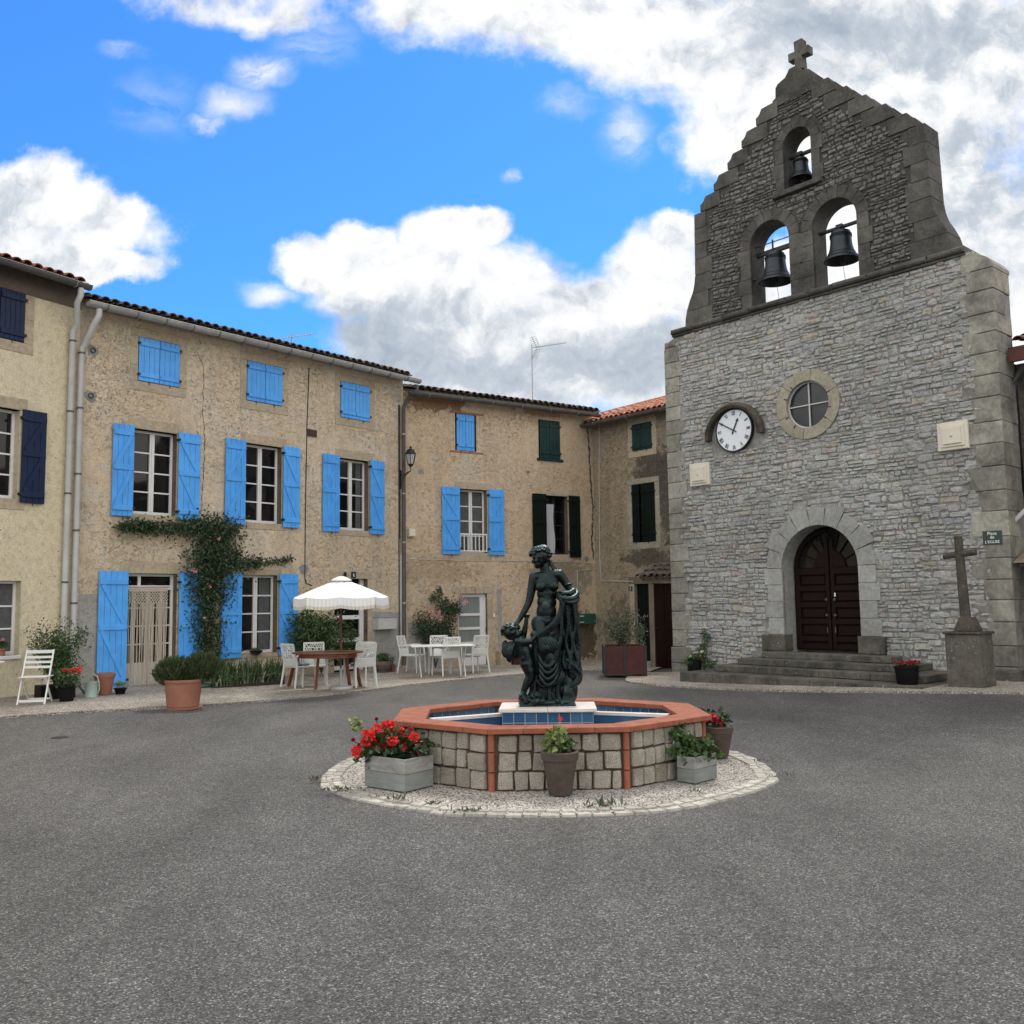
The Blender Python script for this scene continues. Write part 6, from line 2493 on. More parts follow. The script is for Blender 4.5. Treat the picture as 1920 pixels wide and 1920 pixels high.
w.curve([(722, 280, -40, 18), (752, 345, -20, 13), (800, 400, -5, 9)])
# torso
w.limb([(560, 470, -5, 58), (690, 452, -8, 62), (812, 445, -5, 58)])
w.blob(685, 540, 8, 128, 118, 82)
w.blob(688, 640, 6, 110, 110, 76)
w.blob(682, 730, 8, 104, 100, 74)
w.blob(676, 830, 14, 108, 115, 84)
w.blob(670, 930, 2, 122, 110, 94)
w.limb([(688, 545, -4, 86), (682, 720, -4, 84), (676, 900, -2, 96)], 20)
w.blob(614, 572, 72, 50, 50, 40)
w.blob(752, 566, 72, 50, 50, 40)
w.blob(672, 790, 66, 60, 70, 30)
# her right arm, hand resting on the child's head
w.limb([(556, 474, 0, 54), (536, 580, 5, 47), (512, 700, 8, 40), (500, 735, 10, 38)])
w.limb([(500, 735, 10, 38), (452, 830, 26, 34), (398, 920, 40, 24)])
w.limb([(398, 920, 40, 24), (368, 958, 52, 27)])
for i, (dx, dy_) in enumerate(((-38, 28), (-24, 44), (-6, 52), (12, 48))):
    w.limb([(366 + i * 7 - 10, 966, 58, 11), (366 + dx * .6, 966 + dy_ * .6, 82, 9.5), (366 + dx, 966 + dy_, 84, 8)], 8)
w.limb([(384, 950, 64, 11), (402, 976, 84, 9.5), (408, 1000, 84, 8)], 8)
# her left arm bent, hand gathering the cloth
w.limb([(822, 452, -4, 54), (868, 520, -8, 48), (912, 590, -8, 42)])
w.limb([(912, 590, -8, 42), (946, 620, 20, 34)])
w.curve([(864, 560, 40, 8), (898, 545, 42, 8), (935, 540, 20, 8)])
w.limb([(946, 620, 20, 36), (905, 642, 70, 31), (848, 640, 96, 24)])
w.limb([(848, 640, 96, 26), (812, 650, 106, 27)])
for i, (ex, ey) in enumerate(((778, 644), (772, 664), (776, 684), (788, 700))):
    w.limb([(806, 636 + i * 14, 112, 11), (784, 634 + i * 17, 132, 9.5), (ex, ey + 6, 118, 8)], 8)
w.limb([(826, 632, 120, 11), (800, 622, 138, 9.5), (780, 630, 136, 8)], 8)
# legs
w.limb([(740, 960, 0, 92), (756, 1120, 18, 76), (762, 1270, 34, 56), (768, 1420, 14, 50), (776, 1600, 20, 34), (778, 1700, 26, 30)])
w.limb([(778, 1705, 26, 32), (790, 1752, 70, 30), (806, 1770, 118, 22)])
w.limb([(606, 950, 6, 90), (618, 1100, 60, 74), (634, 1220, 90, 56), (644, 1400, 50, 48), (652, 1560, 36, 34), (648, 1660, 34, 30)])
w.limb([(648, 1665, 34, 32), (632, 1718, 84, 28), (618, 1738, 126, 20)])
for i in range(5):
    w.limb([(796 + i * 9, 1768, 118 - i * 5, 10), (800 + i * 10, 1776, 144 - i * 8, 8)], 6)
    w.limb([(600 + i * 9, 1738, 122 + i * 2, 10), (596 + i * 10, 1746, 150 - i * 4, 8)], 6)
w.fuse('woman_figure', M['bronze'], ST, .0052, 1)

d = Sculpt(SM_)
# cloth wound round hips and legs
for (x, y, dd, rx, ry, rd) in ((690, 1060, 6, 120, 95, 108), (688, 1180, 36, 112, 130, 100), (690, 1310, 34, 112, 140, 96), (690, 1420, 14, 112, 110, 92), (770, 1120, -12, 110, 160, 98), (775, 1330, -20, 120, 170, 92), (785, 1520, -34, 120, 150, 88), (690, 1650, -66, 180, 130, 84), (800, 1660, -40, 130, 120, 84), (575, 1280, -34, 64, 210, 52), (560, 1500, -44, 70, 200, 54), (610, 1640, -60, 90, 120, 66)):
    d.blob(x, y, dd, rx, ry, rd, 20)
# knee pushing through the cloth
d.blob(668, 1205, 92, 58, 70, 56, 16)
# cloth thrown over the forearm and bunched at the hand
d.blob(948, 672, 6, 54, 66, 64)
d.blob(906, 730, 40, 70, 60, 50)
d.curve([(796, 672, 124, 20), (860, 700, 120, 26), (940, 690, 72, 34), (985, 648, 10, 32), (976, 604, -30, 24)])
d.curve([(812, 700, 128, 20), (880, 735, 112, 24), (960, 730, 64, 30), (992, 690, 6, 28)])
d.curve([(800, 690, 130, 16), (822, 760, 128, 18), (838, 840, 112, 18)])
# heavy fall on her left side
for (x, y, dd, rx, ry, rd) in ((900, 850, 4, 84, 190, 56), (905, 1080, -2, 92, 220, 58), (925, 1290, -6, 92, 180, 60), (945, 1450, 4, 82, 120, 72), (900, 1640, -4, 80, 160, 70)):
    d.blob(x, y, dd, rx, ry, rd, 18)
for i in range(5):
    x0 = 826 + i * 37
    dd = 22 + 50 * math.sqrt(max(.03, 1 - ((x0 - 892) / 104) ** 2))
    wv = (-16, 14, -10, 18, -8)[i]
    rr = (17, 22, 18, 23, 18)[i]
    d.curve([(x0 - 10, 700, dd + 26, rr - 4), (x0 + wv * .6, 820, dd + 14, rr), (x0 + 6 + wv, 980, dd + 8, rr + 2), (x0 + 10 - wv, 1160, dd + 6, rr), (x0 + 18 + wv, 1330, dd + 8, rr + 3), (x0 + 26, 1430, dd + 14, rr)])
for i in range(4):
    x0 = 842 + i * 38
    d.curve([(x0 + 8, 760, 74 - i * 14, 9), (x0 + 14, 960, 66 - i * 13, 11), (x0 + 6, 1200, 62 - i * 12, 10), (x0 + 22, 1400, 66 - i * 12, 9)])
# the cloth billows, turns back and drops to the ground
d.blob(975, 1500, 20, 52, 90, 72, 16)
for i in range(4):
    d.curve([(862 + i * 34, 1330 + i * 6, 82 - i * 10, 14), (930 + i * 22, 1390 + i * 12, 90 - i * 10, 19), (996 - i * 10, 1470 + i * 16, 80 - i * 4, 20), (984 - i * 22, 1560 + i * 6, 84 - i * 2, 18), (918 - i * 14, 1606 + i * 6, 82, 14)])
for i in range(4):
    d.curve([(948 - i * 34, 1590, 70, 14), (900 - i * 20, 1650, 84, 20), (915 - i * 26, 1710, 84, 22), (905 - i * 30, 1785, 90, 24)])
# swag across the hips down to the child's hands
for i in range(4):
    o_ = i * 20
    rr = (17, 20, 18, 15)[i]
    d.curve([(812 + o_ * .5, 724 + o_ * .4, 128, rr - 4), (796 + o_ * .3, 830 + o_, 124, rr), (734 + o_ * .2, 935 + o_ * .9, 128, rr + 2), (650, 1008 + o_ * .9, 122, rr), (570, 1050 + o_ * .7, 112, rr), (528, 1076 + o_ * .6, 96, rr - 3)])
d.blob(552, 1066, 84, 48, 44, 40)
# diagonal pulls over the thigh, from the swag to the outer knee
for i in range(5):
    d.curve([(600 + i * 26, 1075 + i * 4, 112, 9), (640 + i * 30, 1140, 128, 12), (700 + i * 22, 1220, 124, 12), (770 + i * 10, 1290, 104, 9)])
for i in range(3):
    d.curve([(812 - i * 10, 800, 122, 11), (822 - i * 6, 960, 128, 14), (806 - i * 6, 1140, 126, 14), (772 - i * 14, 1290, 122, 12), (742 - i * 16, 1370, 118, 9)])
# deep hanging folds over the shins
for i in range(4):
    yy = 1300 + i * 62
    d.curve([(588 + i * 2, yy - 60, 66, 12), (606, yy + 30, 108, 17), (668, yy + 96, 128, 21), (744, yy + 40, 116, 17), (782, yy - 70, 92, 12)])
# hem and the cloth between the feet
d.curve([(572, 1540, 40, 16), (620, 1600, 56, 18), (700, 1590, 66, 18), (760, 1560, 60, 16)])
for i in range(5):
    x0 = 560 + i * 34
    d.curve([(x0 + 10, 1490, 40, 16), (x0 + (-12, 10, -6, 14, -8)[i], 1600, 30, 19), (x0 + (-20, 6, -14, 16, 8)[i], 1775, 36, 24)])
d.fuse('drapery', M['bronze'], ST, .0052, 1)

c = Sculpt(SM_)
# child: curly head thrown back, arms raised to the cloth
c.blob(325, 1040, 40, 88, 82, 84)
c.blob(372, 1058, 72, 44, 50, 44)
c.blob(404, 1052, 84, 16, 14, 14)
c.blob(372, 1088, 88, 20, 10, 14)
for k in range(46):
    t, ph = rng.uniform(0, 2 * PI), rng.uniform(-.5, 1.3)
    x, y = 318 + 88 * math.cos(t) * math.cos(ph), 1036 - 80 * math.sin(ph)
    dd = 38 + 84 * math.sin(t) * math.cos(ph)
    if x > 360 and dd > 70 and y > 1010:
        continue
    c.blob(x, y, dd, rng.uniform(16, 24), rng.uniform(15, 22), 20, 8)
c.limb([(370, 1110, 30, 40), (412, 1150, 24, 70), (446, 1230, 22, 78), (470, 1310, 18, 76), (482, 1370, 14, 80)])
c.blob(455, 1300, 62, 52, 60, 30)
# arms
c.limb([(384, 1130, 70, 42), (440, 1142, 96, 40), (510, 1134, 104, 33), (548, 1096, 108, 24), (566, 1078, 110, 22)])
c.limb([(430, 1130, -10, 36), (452, 1040, 10, 32), (470, 950, 20, 24), (474, 905, 24, 20)])
for i in range(4):
    c.limb([(462 + i * 9, 898, 26, 9), (458 + i * 14, 876, 32, 8), (466 + i * 13, 862, 40, 7)], 6)
    c.limb([(560 + i * 5, 1070 + i * 7, 122, 9), (576 + i * 4, 1064 + i * 9, 128, 8)], 6)
# legs: one straight, one bent behind
c.limb([(470, 1370, 30, 70), (494, 1440, 36, 60), (506, 1490, 38, 50), (476, 1560, 26, 46), (444, 1630, 20, 34), (436, 1668, 22, 30)])
c.limb([(434, 1672, 22, 26), (412, 1690, 60, 22), (400, 1694, 84, 16)])
c.limb([(500, 1380, -6, 58), (534, 1470, 6, 48), (540, 1560, -4, 36), (516, 1650, -10, 26), (520, 1700, 20, 24)])
# wings folded down the back
for (x, y, dd, rx, ry, rd, a) in ((262, 1190, -10, 36, 70, 24, 0), (296, 1262, 30, 36, 90, 24, 0), (360, 1220, -30, 46, 110, 30, 0)):
    c.blob(x, y, dd, rx, ry, rd, 14)
for i in range(5):
    c.curve([(340 - i * 8, 1140, 20, 12), (300 - i * 16, 1190 + i * 6, 30, 14), (272 - i * 8 + 10, 1260 + i * 6, 30, 13), (292 - i * 4, 1340 - i * 12, 24, 8)])
    c.curve([(350, 1160, 40, 10), (330 - i * 8, 1220, 52, 12), (318 - i * 8, 1290, 50, 12), (306 - i * 4, 1355 - i * 8, 34, 7)])
c.fuse('child_figure', M['bronze'], ST, .0052, 1)

b = Sculpt(SM_)
b.limb([(420, 1760, 20, 42), (620, 1768, 20, 46), (900, 1764, 10, 44)])
for (x, y, dd, rx, ry, rd) in ((430, 1725, 30, 50, 70, 72), (480, 1740, 60, 60, 40, 60), (640, 1764, 40, 220, 32, 110), (840, 1760, 40, 100, 34, 104), (720, 1700, -40, 190, 80, 70), (560, 1700, -10, 90, 70, 70)):
    b.blob(x, y, dd, rx, ry, rd, 18)
for k in range(16):
    b.blob(rng.uniform(410, 900), rng.uniform(1740, 1775), rng.uniform(40, 130), rng.uniform(20, 46), rng.uniform(14, 28), rng.uniform(18, 40), 8)
b.add([sp(388, 1800, 120), sp(944, 1800, 140), sp(944, 1800, -150), sp(388, 1800, -150), sp(396, 1762, 108), sp(936, 1762, 128), sp(936, 1762, -140), sp(396, 1762, -140)],
      [(3, 2, 1, 0), (4, 5, 6, 7), (0, 1, 5, 4), (1, 2, 6, 5), (2, 3, 7, 6), (3, 0, 4, 7)])
b.fuse('rock_base', M['bronze'], ST, .008, 1)

# ============================================================ POTS AND PLANTS
def gp(px, py, z=None):
    return onground(px, py, z)


def pot_prof(rt, rb, h, rim=.035, rr=.018):
    return [(0, .012), (rb * .96, 0), (rb, .01), (rt - rr, h - rim), (rt - rr, h - rim), (rt, h - rim + .004), (rt + .004, h - .006), (rt - .004, h), (rt - .022, h), (rt - .03, h - .05), (0, h - .05)]


def pot(root, x, y, z, rt, rb, h, m, rim=.035, soil=True, name='pot', rr=.018):
    mb = MB()
    mb.lathe(pot_prof(rt, rb, h, rim, rr), (x, y, z), 32)
    p = mb.build(name, m, root, smooth=35)
    if soil:
        mb = MB()
        mb.lathe([(0, h - .035), (rt - .028, h - .045)], (x, y, z), 20)
        mb.build('soil', M['soil'], root)
    return p


def bloom(mb, c, r, rng, n=16, s=.028, flat=1.0):
    """rounded head made of many small petals"""
    for k in range(n):
        d = Vector((rng.gauss(0, 1), rng.gauss(0, 1), rng.gauss(.25, 1))).normalized()
        p = Vector(c) + Vector((d.x * r, d.y * r, d.z * r * flat)) * rng.uniform(.75, 1.0)
        for _ in range(2):
            mb.leaf(p - d * s * .3, s, rng, .2, .95, (d + Vector((rng.gauss(0, .7), rng.gauss(0, .7), rng.gauss(0, .7)))).normalized())


def crown(mb, c, r, n, s, rng, hollow=.35, narrow=.5, up=.2, cl=None):
    """leaves scattered through an uneven ellipsoid, in clumps"""
    c = Vector(c)
    if cl is None:
        cl = max(6, n // 45)
    cs = []
    for _ in range(cl):
        d = Vector((rng.gauss(0, 1), rng.gauss(0, 1), rng.gauss(0, 1))).normalized() * rng.uniform(hollow, 1) ** .6
        cs.append(Vector((d.x * r[0], d.y * r[1], d.z * r[2])))
    for _ in range(n):
        q = cs[rng.randrange(cl)]
        k = .30
        p = c + q + Vector((rng.gauss(0, r[0] * k), rng.gauss(0, r[1] * k), rng.gauss(0, r[2] * k)))
        mb.leaf(p, s * rng.uniform(.6, 1.3), rng, up, narrow)


def twigs(mb, base, tips, r=.006):
    for t in tips:
        b_ = Vector(base)
        t = Vector(t)
        m_ = b_.lerp(t, .5) + Vector((0, 0, (t - b_).length * .12))
        mb.tube([b_, m_, t], [r, r * .7, r * .3], 5)


def geranium(root, c, w, h, rng, nl, flowers, ml, mf, leafs=.05, fr=.04):
    mb = MB()
    x, y, z = c
    tips = []
    for k in range(10):
        tips.append((x + rng.uniform(-w[0], w[0]) * .7, y + rng.uniform(-w[1], w[1]) * .7, z + h * rng.uniform(.4, .9)))
    twigs(mb, (x, y, z - .02), tips, .006)
    mb.build('stems', M['leafd'], root)
    mb = MB()
    crown(mb, (x, y, z + h * .42), (w[0], w[1], h * .42), nl, leafs, rng, .2, .95, .5)
    mb.build('leaves', ml, root, recalc=False)
    for k, (fx, fy, fz) in enumerate(flowers):
        mb = MB()
        bloom(mb, (x + fx, y + fy, z + fz), fr * rng.uniform(.8, 1.2), rng, 16, fr * .7, .75)
        mb.mi = 1
        mb.tube([(x + fx * .6, y + fy * .6, z + fz * .5), (x + fx, y + fy, z + fz - fr * .3)], .003, 4)
        mb.build('flower', [mf, M['leafd']], root, recalc=False)


def plank_box(name, label, cat, A, Bc, D_, h, planks=2):
    """rectangular plank planter: front-left corner A, nearest corner Bc, right corner D_ on the ground"""
    A, Bc, D_ = Vector(A[:2]), Vector(Bc[:2]), Vector(D_[:2])
    ang = math.atan2((Bc - A).y, (Bc - A).x)
    L = (Bc - A).length
    n_ = Vector((-math.sin(ang), math.cos(ang)))
    Dp = (D_ - Bc).length
    Mx = Matrix.Translation((A.x, A.y, .03)) @ Matrix.Rotation(ang, 4, 'Z')
    t_ = thing(name, label, cat, (Mx @ Vector((L / 2, Dp / 2, 0))))
    th = .025
    for (a, b_, m) in ((0, h * .52, M['greyplank']), (h * .53, h, M['greyplank_top'])):
        for (x0, x1, y0, y1) in ((0, L, 0, th), (0, L, Dp - th, Dp), (0, th, th, Dp - th), (L - th, L, th, Dp - th)):
            mb = MB(Mx)
            mb.box(x0, x1, y0, y1, a, b_)
            mb.build('plank', m, t_, bevel=.004)
    mb = MB(Mx)
    mb.box(th, L - th, th, Dp - th, h - .1, h - .05)
    mb.build('soil', M['soil'], t_)
    return t_, Mx, L, Dp


rng = random.Random(31)
# red geraniums in the grey box, front left of the fountain
bx, Mx, L, Dp = plank_box('flower_box', 'grey plank box overflowing with bright red geraniums left of the fountain', 'flower box', (-1.42, 8.86), (-1.005, 8.54), (-.795, 8.86), .285)
c0_ = Mx @ Vector((L * .36, Dp * .5, 0))
fl = []
mbl = MB()
twigs(mbl, (c0_.x, c0_.y, .25), [(c0_.x + rng.uniform(-.3, .3), c0_.y + rng.uniform(-.2, .2), rng.uniform(.4, .62)) for _ in range(22)], .007)
mbl.build('stems', M['leafd'], bx)
mbl = MB()
crown(mbl, (c0_.x - .05, c0_.y, .38), (.27, .18, .13), 620, .06, rng, .1, .95, .5)
crown(mbl, (c0_.x - .22, c0_.y - .1, .33), (.1, .1, .09), 120, .055, rng, .1, .95, .1)
crown(mbl, (c0_.x + .24, c0_.y + .0, .36), (.16, .14, .09), 200, .05, rng, .1, .95, .5)
mbl.build('leaves', M['leafd'], bx, recalc=False)
mbl = MB()
crown(mbl, (c0_.x - .36, c0_.y + .05, .60), (.07, .05, .05), 50, .05, rng, .1, .95, .5)
mbl.build('leaves', M['leafl'], bx, recalc=False)


def pix_at(px, py, yd):
    """point seen at a pixel, at world depth yd"""
    d_ = ray(px, py)
    return Vector((0, 0, EYE)) + d_ * (yd / d_.y)


for (px, py, s_) in ((690, 1378, 1.2), (707, 1366, 1.0), (728, 1361, 1.35), (748, 1372, 1.1), (702, 1392, 1.3), (716, 1402, 1.0), (735, 1389, 1.1), (760, 1382, .8), (777, 1382, 1.0), (670, 1407, 1.15), (762, 1396, .8), (785, 1396, .8), (790, 1408, .8), (783, 1418, .7), (700, 1378, .9), (722, 1380, 1.0), (685, 1392, 1.0), (770, 1368, .55), (662, 1387, .3), (706, 1348, .25), (740, 1400, .7), (757, 1404, .6), (668, 1415, .8)):
    yd = c0_.y - .12 + rng.uniform(-.05, .12)
    p = pix_at(px, py, yd)
    mb = MB()
    bloom(mb, p, .046 * s_, rng, 44, .027 * max(.6, s_), .8)
    mb.mi = 1
    mb.tube([(p.x * .6 + c0_.x * .4, p.y * .5 + c0_.y * .5, .36), (p.x, p.y, p.z - .01)], .0035, 4)
    mb.build('flower', [M['red'] if s_ > .75 else M['crimson'], M['leafd']], bx, recalc=False)

bx2, Mx, L, Dp = plank_box('flower_box', 'small grey plank box of leafy green plants right of the fountain', 'flower box', (1.52, 8.88), (1.66, 8.74), (1.95, 8.97), .235)
c1_ = Mx @ Vector((L * .5, Dp * .5, 0))
mb = MB()
crown(mb, (c1_.x - .02, c1_.y - .02, .32), (.19, .14, .08), 420, .062, rng, .1, .9, .4)
crown(mb, (c1_.x - .18, c1_.y + .08, .40), (.09, .1, .10), 180, .06, rng, .1, .9, .4)
mb.build('leaves', M['leaf'], bx2, recalc=False)
for px, py in ((1266, 1393), (1317, 1401), (1268, 1398)):
    p = pix_at(px, py, 8.95)
    mb = MB()
    bloom(mb, p, .018, rng, 12, .022, .7)
    mb.build('flower', M['signwhite'], bx2, recalc=False)

# brown clay pot in front with a yellowing geranium
x, y = .395, 8.38
t_ = thing('potted_plant', 'brown clay pot with a yellow green geranium standing in front of the fountain', 'potted plant', (x, y, .03))
pot(t_, x, y, .03, .165, .105, .375, M['brownpot'], .075, rr=.012)
mb = MB()
twigs(mb, (x, y, .38), [(x + rng.uniform(-.1, .12), y + rng.uniform(-.08, .08), rng.uniform(.48, .62)) for _ in range(8)], .007)
mb.tube([(x, y, .4), (x + .01, y, .55), (x + .012, y, .68)], .004, 5)
mb.build('stems', M['leafl'], t_)
mb = MB()
crown(mb, (x, y, .50), (.12, .10, .10), 200, .062, rng, .1, .95, .4)
mb.build('leaves', M['leafl'], t_, recalc=False)
mb = MB()
crown(mb, (x + .01, y, .47), (.10, .09, .06), 120, .05, rng, .1, .95, .4)
mb.build('leaves', M['leaf'], t_, recalc=False)
mb = MB()
bloom(mb, (x + .012, y, .685), .017, rng, 14, .016)
mb.build('flower', M['red'], t_, recalc=False)

# weathered pot right of the fountain
x, y = 2.19, 10.16
t_ = thing('potted_plant', 'weathered brown pot of dark red geraniums behind the grey box right of the fountain', 'potted plant', (x, y, .03))
pot(t_, x, y, .03, .165, .105, .33, M['brownpot'], .07, rr=.01)
geranium(t_, (x - .02, y, .33), (.12, .1), .22, rng, 190, [], M['leafd'], M['crimson'])
for px, py in ((1328, 1345), (1336, 1342), (1343, 1347), (1352, 1353), (1325, 1349), (1349, 1362), (1341, 1352), (1333, 1348)):
    p = pix_at(px, py, 10.1)
    mb = MB()
    bloom(mb, p, .028, rng, 16, .026, .7)
    mb.build('flower', M['red'] if px < 1340 else M['crimson'], t_, recalc=False)

# big terracotta tub
p = gp(332, 1332)
x, y = p.x, p.y + .27
zb = gz(x, y)
t_ = thing('potted_plant', 'large terracotta tub with two round dark green bushes on the edge of the asphalt', 'potted plant', (x, y, zb))
mb = MB()
mb.lathe([(0, .004), (.30, 0), (.305, .025), (.26, .028), (.0, .028)], (x, y, zb), 32)
mb.build('saucer', M['terra'], t_, smooth=35)
pot(t_, x, y, zb + .03, .315, .255, .45, M['terra'], .05)
mb = MB()
for s_ in range(5200):
    q = (-.14, 0, .14) if s_ % 2 else (.26, .12, .20)
    rr = .29
    d_ = Vector((rng.gauss(0, 1), rng.gauss(0, 1), rng.gauss(0, 1))).normalized() * rr * (rng.uniform(.2, 1) ** .33)
    d_.z *= .8
    kk = 1 + .22 * noise.noise(Vector((d_.x, d_.y, d_.z)) * 9 + Vector((s_ % 2 * 5, 0, 0)))
    mb.leaf((x + q[0] + d_.x * 1.12 * kk, y + q[1] + d_.y * kk, zb + .43 + q[2] + d_.z * kk * 1.05), .085, rng, .5, .22, (d_.normalized() * .6 + Vector((rng.gauss(0, .3), rng.gauss(0, .3), 1.0))).normalized())
mb.build('bush', M['leafb'], t_, recalc=False)

p = gp(398, 1280)
# green round lid behind the tub
p = gp(374, 1293)
mb = MB()
mb.lathe([(0, .075), (.12, .075), (.2, .055), (.205, .03), (.19, .0), (0, 0)], (p.x, p.y + .15, gz(p.x, p.y) + .035), 24)
o = mb.build('plastic_lid', M['greenplastic'], smooth=35)
tag(o, 'low round dark green plastic tub on the pavement behind the big terracotta tub', 'tub')

# empty terracotta pot
p = gp(188, 1308)
x, y, zb = p.x, p.y + .15, gz(p.x, p.y) + .035
t_ = thing('flower_pot', 'tall empty terracotta pot standing before the left blue door shutter', 'flower pot', (x, y, zb))
pot(t_, x, y, zb, .185, .12, .39, M['terra'], .075, rr=.012)
# small yellow-green plant in a dark bowl
p = gp(221, 1306)
x, y, zb = p.x, p.y + .1, gz(p.x, p.y) + .035
t_ = thing('potted_plant', 'little dark bowl of yellow green ground plant beside the empty terracotta pot', 'potted plant', (x, y, zb))
pot(t_, x, y, zb, .12, .08, .11, M['blackpot'], .02)
mb = MB()
crown(mb, (x, y, zb + .15), (.12, .1, .06), 260, .03, rng, .1, .6, .6)
mb.build('leaves', M['leafl'], t_, recalc=False)
# watering can
p = gp(165, 1312)
x, y, zb = p.x, p.y + .12, gz(p.x, p.y) + .035
WC = thing('watering_can', 'pale green watering can between the geranium pot and the terracotta pot', 'watering can', (x, y, zb))
mb = MB()
mb.lathe([(0, 0), (.115, 0), (.115, .02), (.11, .03), (.105, .25), (.11, .26), (.11, .275), (.098, .275), (.098, .05), (0, .05)], (x, y, zb), 24)
mb.build('can_body', M['palegreen'], WC, smooth=35)
mb = MB()
mb.tube([(x + .10 * 0 - .08, y, zb + .27), (x - .05, y, zb + .37), (x + .02, y, zb + .40), (x + .10, y, zb + .36), (x + .135, y, zb + .25), (x + .14, y, zb + .12), (x + .11, y, zb + .05)], .012, 8)
mb.build('handle', M['palegreen'], WC)
mb = MB()
mb.tube([(x - .10, y - .02, zb + .06), (x - .2, y - .05, zb + .2), (x - .26, y - .07, zb + .3)], [.025, .018, .015], 8)
mb.build('spout', M['greenplastic'], WC)
# geranium in black pot
p = gp(118, 1320)
x, y, zb = p.x, p.y + .12, gz(p.x, p.y) + .035
t_ = thing('potted_plant', 'black pot of red geraniums in front of the tall bushy shrub by the drainpipes', 'potted plant', (x, y, zb))
pot(t_, x, y, zb, .155, .11, .24, M['blackpot'], .02)
geranium(t_, (x + .04, y, zb + .22), (.24, .16), .36, rng, 520, [], M['leaf'], M['red'])
for px, py, s_ in ((134, 1257, 1), (142, 1255, 1), (150, 1254, 1.1), (138, 1259, .9), (120, 1257, .7), (126, 1258, .6), (147, 1258, .9)):
    q = pix_at(px, py, y - .1)
    mb = MB()
    bloom(mb, q, .036 * s_, rng, 18, .03, .7)
    mb.build('flower', M['red'], t_, recalc=False)
# tall shrub in a long black planter
p = gp(92, 1316)
x, y, zb = p.x, p.y + .2, gz(p.x, p.y) + .035
t_ = thing('potted_plant', 'tall loose shrub with fine leaves in a black planter against the cream house', 'potted shrub', (x, y, zb))
mb = MB(Matrix.Translation((x, y, zb)) @ Matrix.Rotation(R(50), 4, 'Z'))
mb.box(-.30, .30, -.14, .14, 0, .25)
mb.build('planter', M['blackpot'], t_, bevel=.015)
mb = MB()
tips = []
for k in range(34):
    a_ = rng.uniform(0, 2 * PI)
    r_ = rng.uniform(.1, .50)
    tips.append(Vector((x + r_ * math.cos(a_) * 1.0 + .02, y + r_ * math.sin(a_) * .6, zb + rng.uniform(.75, 1.42) - r_ * .3)))
twigs(mb, (x, y, zb + .2), tips, .008)
mb.build('stems', M['bark'], t_)
mb = MB()
for t2 in tips:
    for k in range(120):
        f = rng.uniform(.22, 1.05)
        q = Vector((x, y, zb + .2)).lerp(t2, f) + Vector((rng.gauss(0, .06), rng.gauss(0, .06), rng.gauss(0, .06) + .08 * math.sin(f * PI)))
        mb.leaf(q, rng.uniform(.04, .07), rng, .3, .42)
mb.build('leaves', M['leaf'], t_, recalc=False)
# geranium pot on the window sill of the cream house
uu = F1.uz(4, 1225, -.02)[0]
q = F1.W(uu, -.0, gw[2])
t_ = thing('potted_plant', 'small terracotta pot of pink geranium on the sill of the cream house', 'potted plant', q)
pot(t_, q.x, q.y, q.z, .075, .055, .13, M['terra'], .03)
geranium(t_, (q.x, q.y, q.z + .12), (.09, .07), .16, rng, 90, [(.03, -.03, .17), (-.03, -.04, .14)], M['leaf'], M['pink'], .04, .028)

# folding chair and metal table at the left edge
def folding_chair(Mx, root):
    w_ = .21
    def bb(name, segs, m=M['white']):
        mb = MB(Mx)
        for a_, b_, ww, hh in segs:
            mb.bar(a_, b_, ww, hh)
        return mb.build(name, m, root, bevel=.003)
    for s_ in (-1, 1):
        bb('front_leg', [((s_ * w_, .24, 0), (s_ * w_, -.17, .88), .022, .035)])
        bb('rear_leg', [((s_ * (w_ - .03), -.26, 0), (s_ * (w_ - .03), .17, .45), .022, .035)])
    for i, z in enumerate((.60, .68, .76, .85)):
        yb = .24 - .41 * z / .88
        bb('back_slat', [((-w_, yb, z), (w_, yb, z), .014, .055 if i == 3 else .04)])
    mb = MB(Mx)
    for k in range(6):
        mb.box(-w_ - .01, w_ + .01, -.17 + k * .065, -.115 + k * .065, .44, .455)
    mb.build('seat', M['white'], root, bevel=.003)
    bb('stretcher', [((-w_, .20, .06), (w_, .20, .06), .02, .04)])
    bb('stretcher', [((-w_ + .03, -.2, .06), (w_ - .03, -.2, .06), .02, .03)])


p = gp(62, 1324)
x, y, zb = p.x, p.y - .02 + .1, gz(p.x, p.y) + .035
t_ = thing('folding_chair', 'white slatted folding chair with its back to the shrub before the cream house', 'chair', (x, y, zb))
folding_chair(Matrix.Translation((x, y, zb)) @ Matrix.Rotation(R(10), 4, 'Z') @ Matrix.Rotation(PI, 4, 'Z'), t_)
p = gp(-42, 1330)
x, y, zb = p.x, p.y + .05, gz(p.x, p.y) + .035
t_ = thing('garden_table', 'white metal table cut by the left edge of the view', 'table', (x, y, zb))
mb = MB()
mb.lathe([(0, .70), (.38, .70), (.39, .71), (.38, .725), (0, .725)], (x - .05, y, zb), 32)
mb.build('tabletop', M['white'], t_, smooth=35)
for a_ in (0, 1, 2, 3):
    t0 = PI / 2 * a_ + .3
    mb = MB()
    mb.tube([(x - .05 - .16 * math.cos(t0), y - .16 * math.sin(t0), zb + .70), (x - .05 + .34 * math.cos(t0), y + .34 * math.sin(t0), zb)], .011, 6)
    mb.build('leg', M['white'], t_)

# climbing rose on the tan house
RV = thing('climbing_rose', 'climbing rose with a bare trunk trained round the door and window of the tan house', 'climbing plant', F2.W(F2.uz(388, 1265, -.2)[0], -.25, .1))


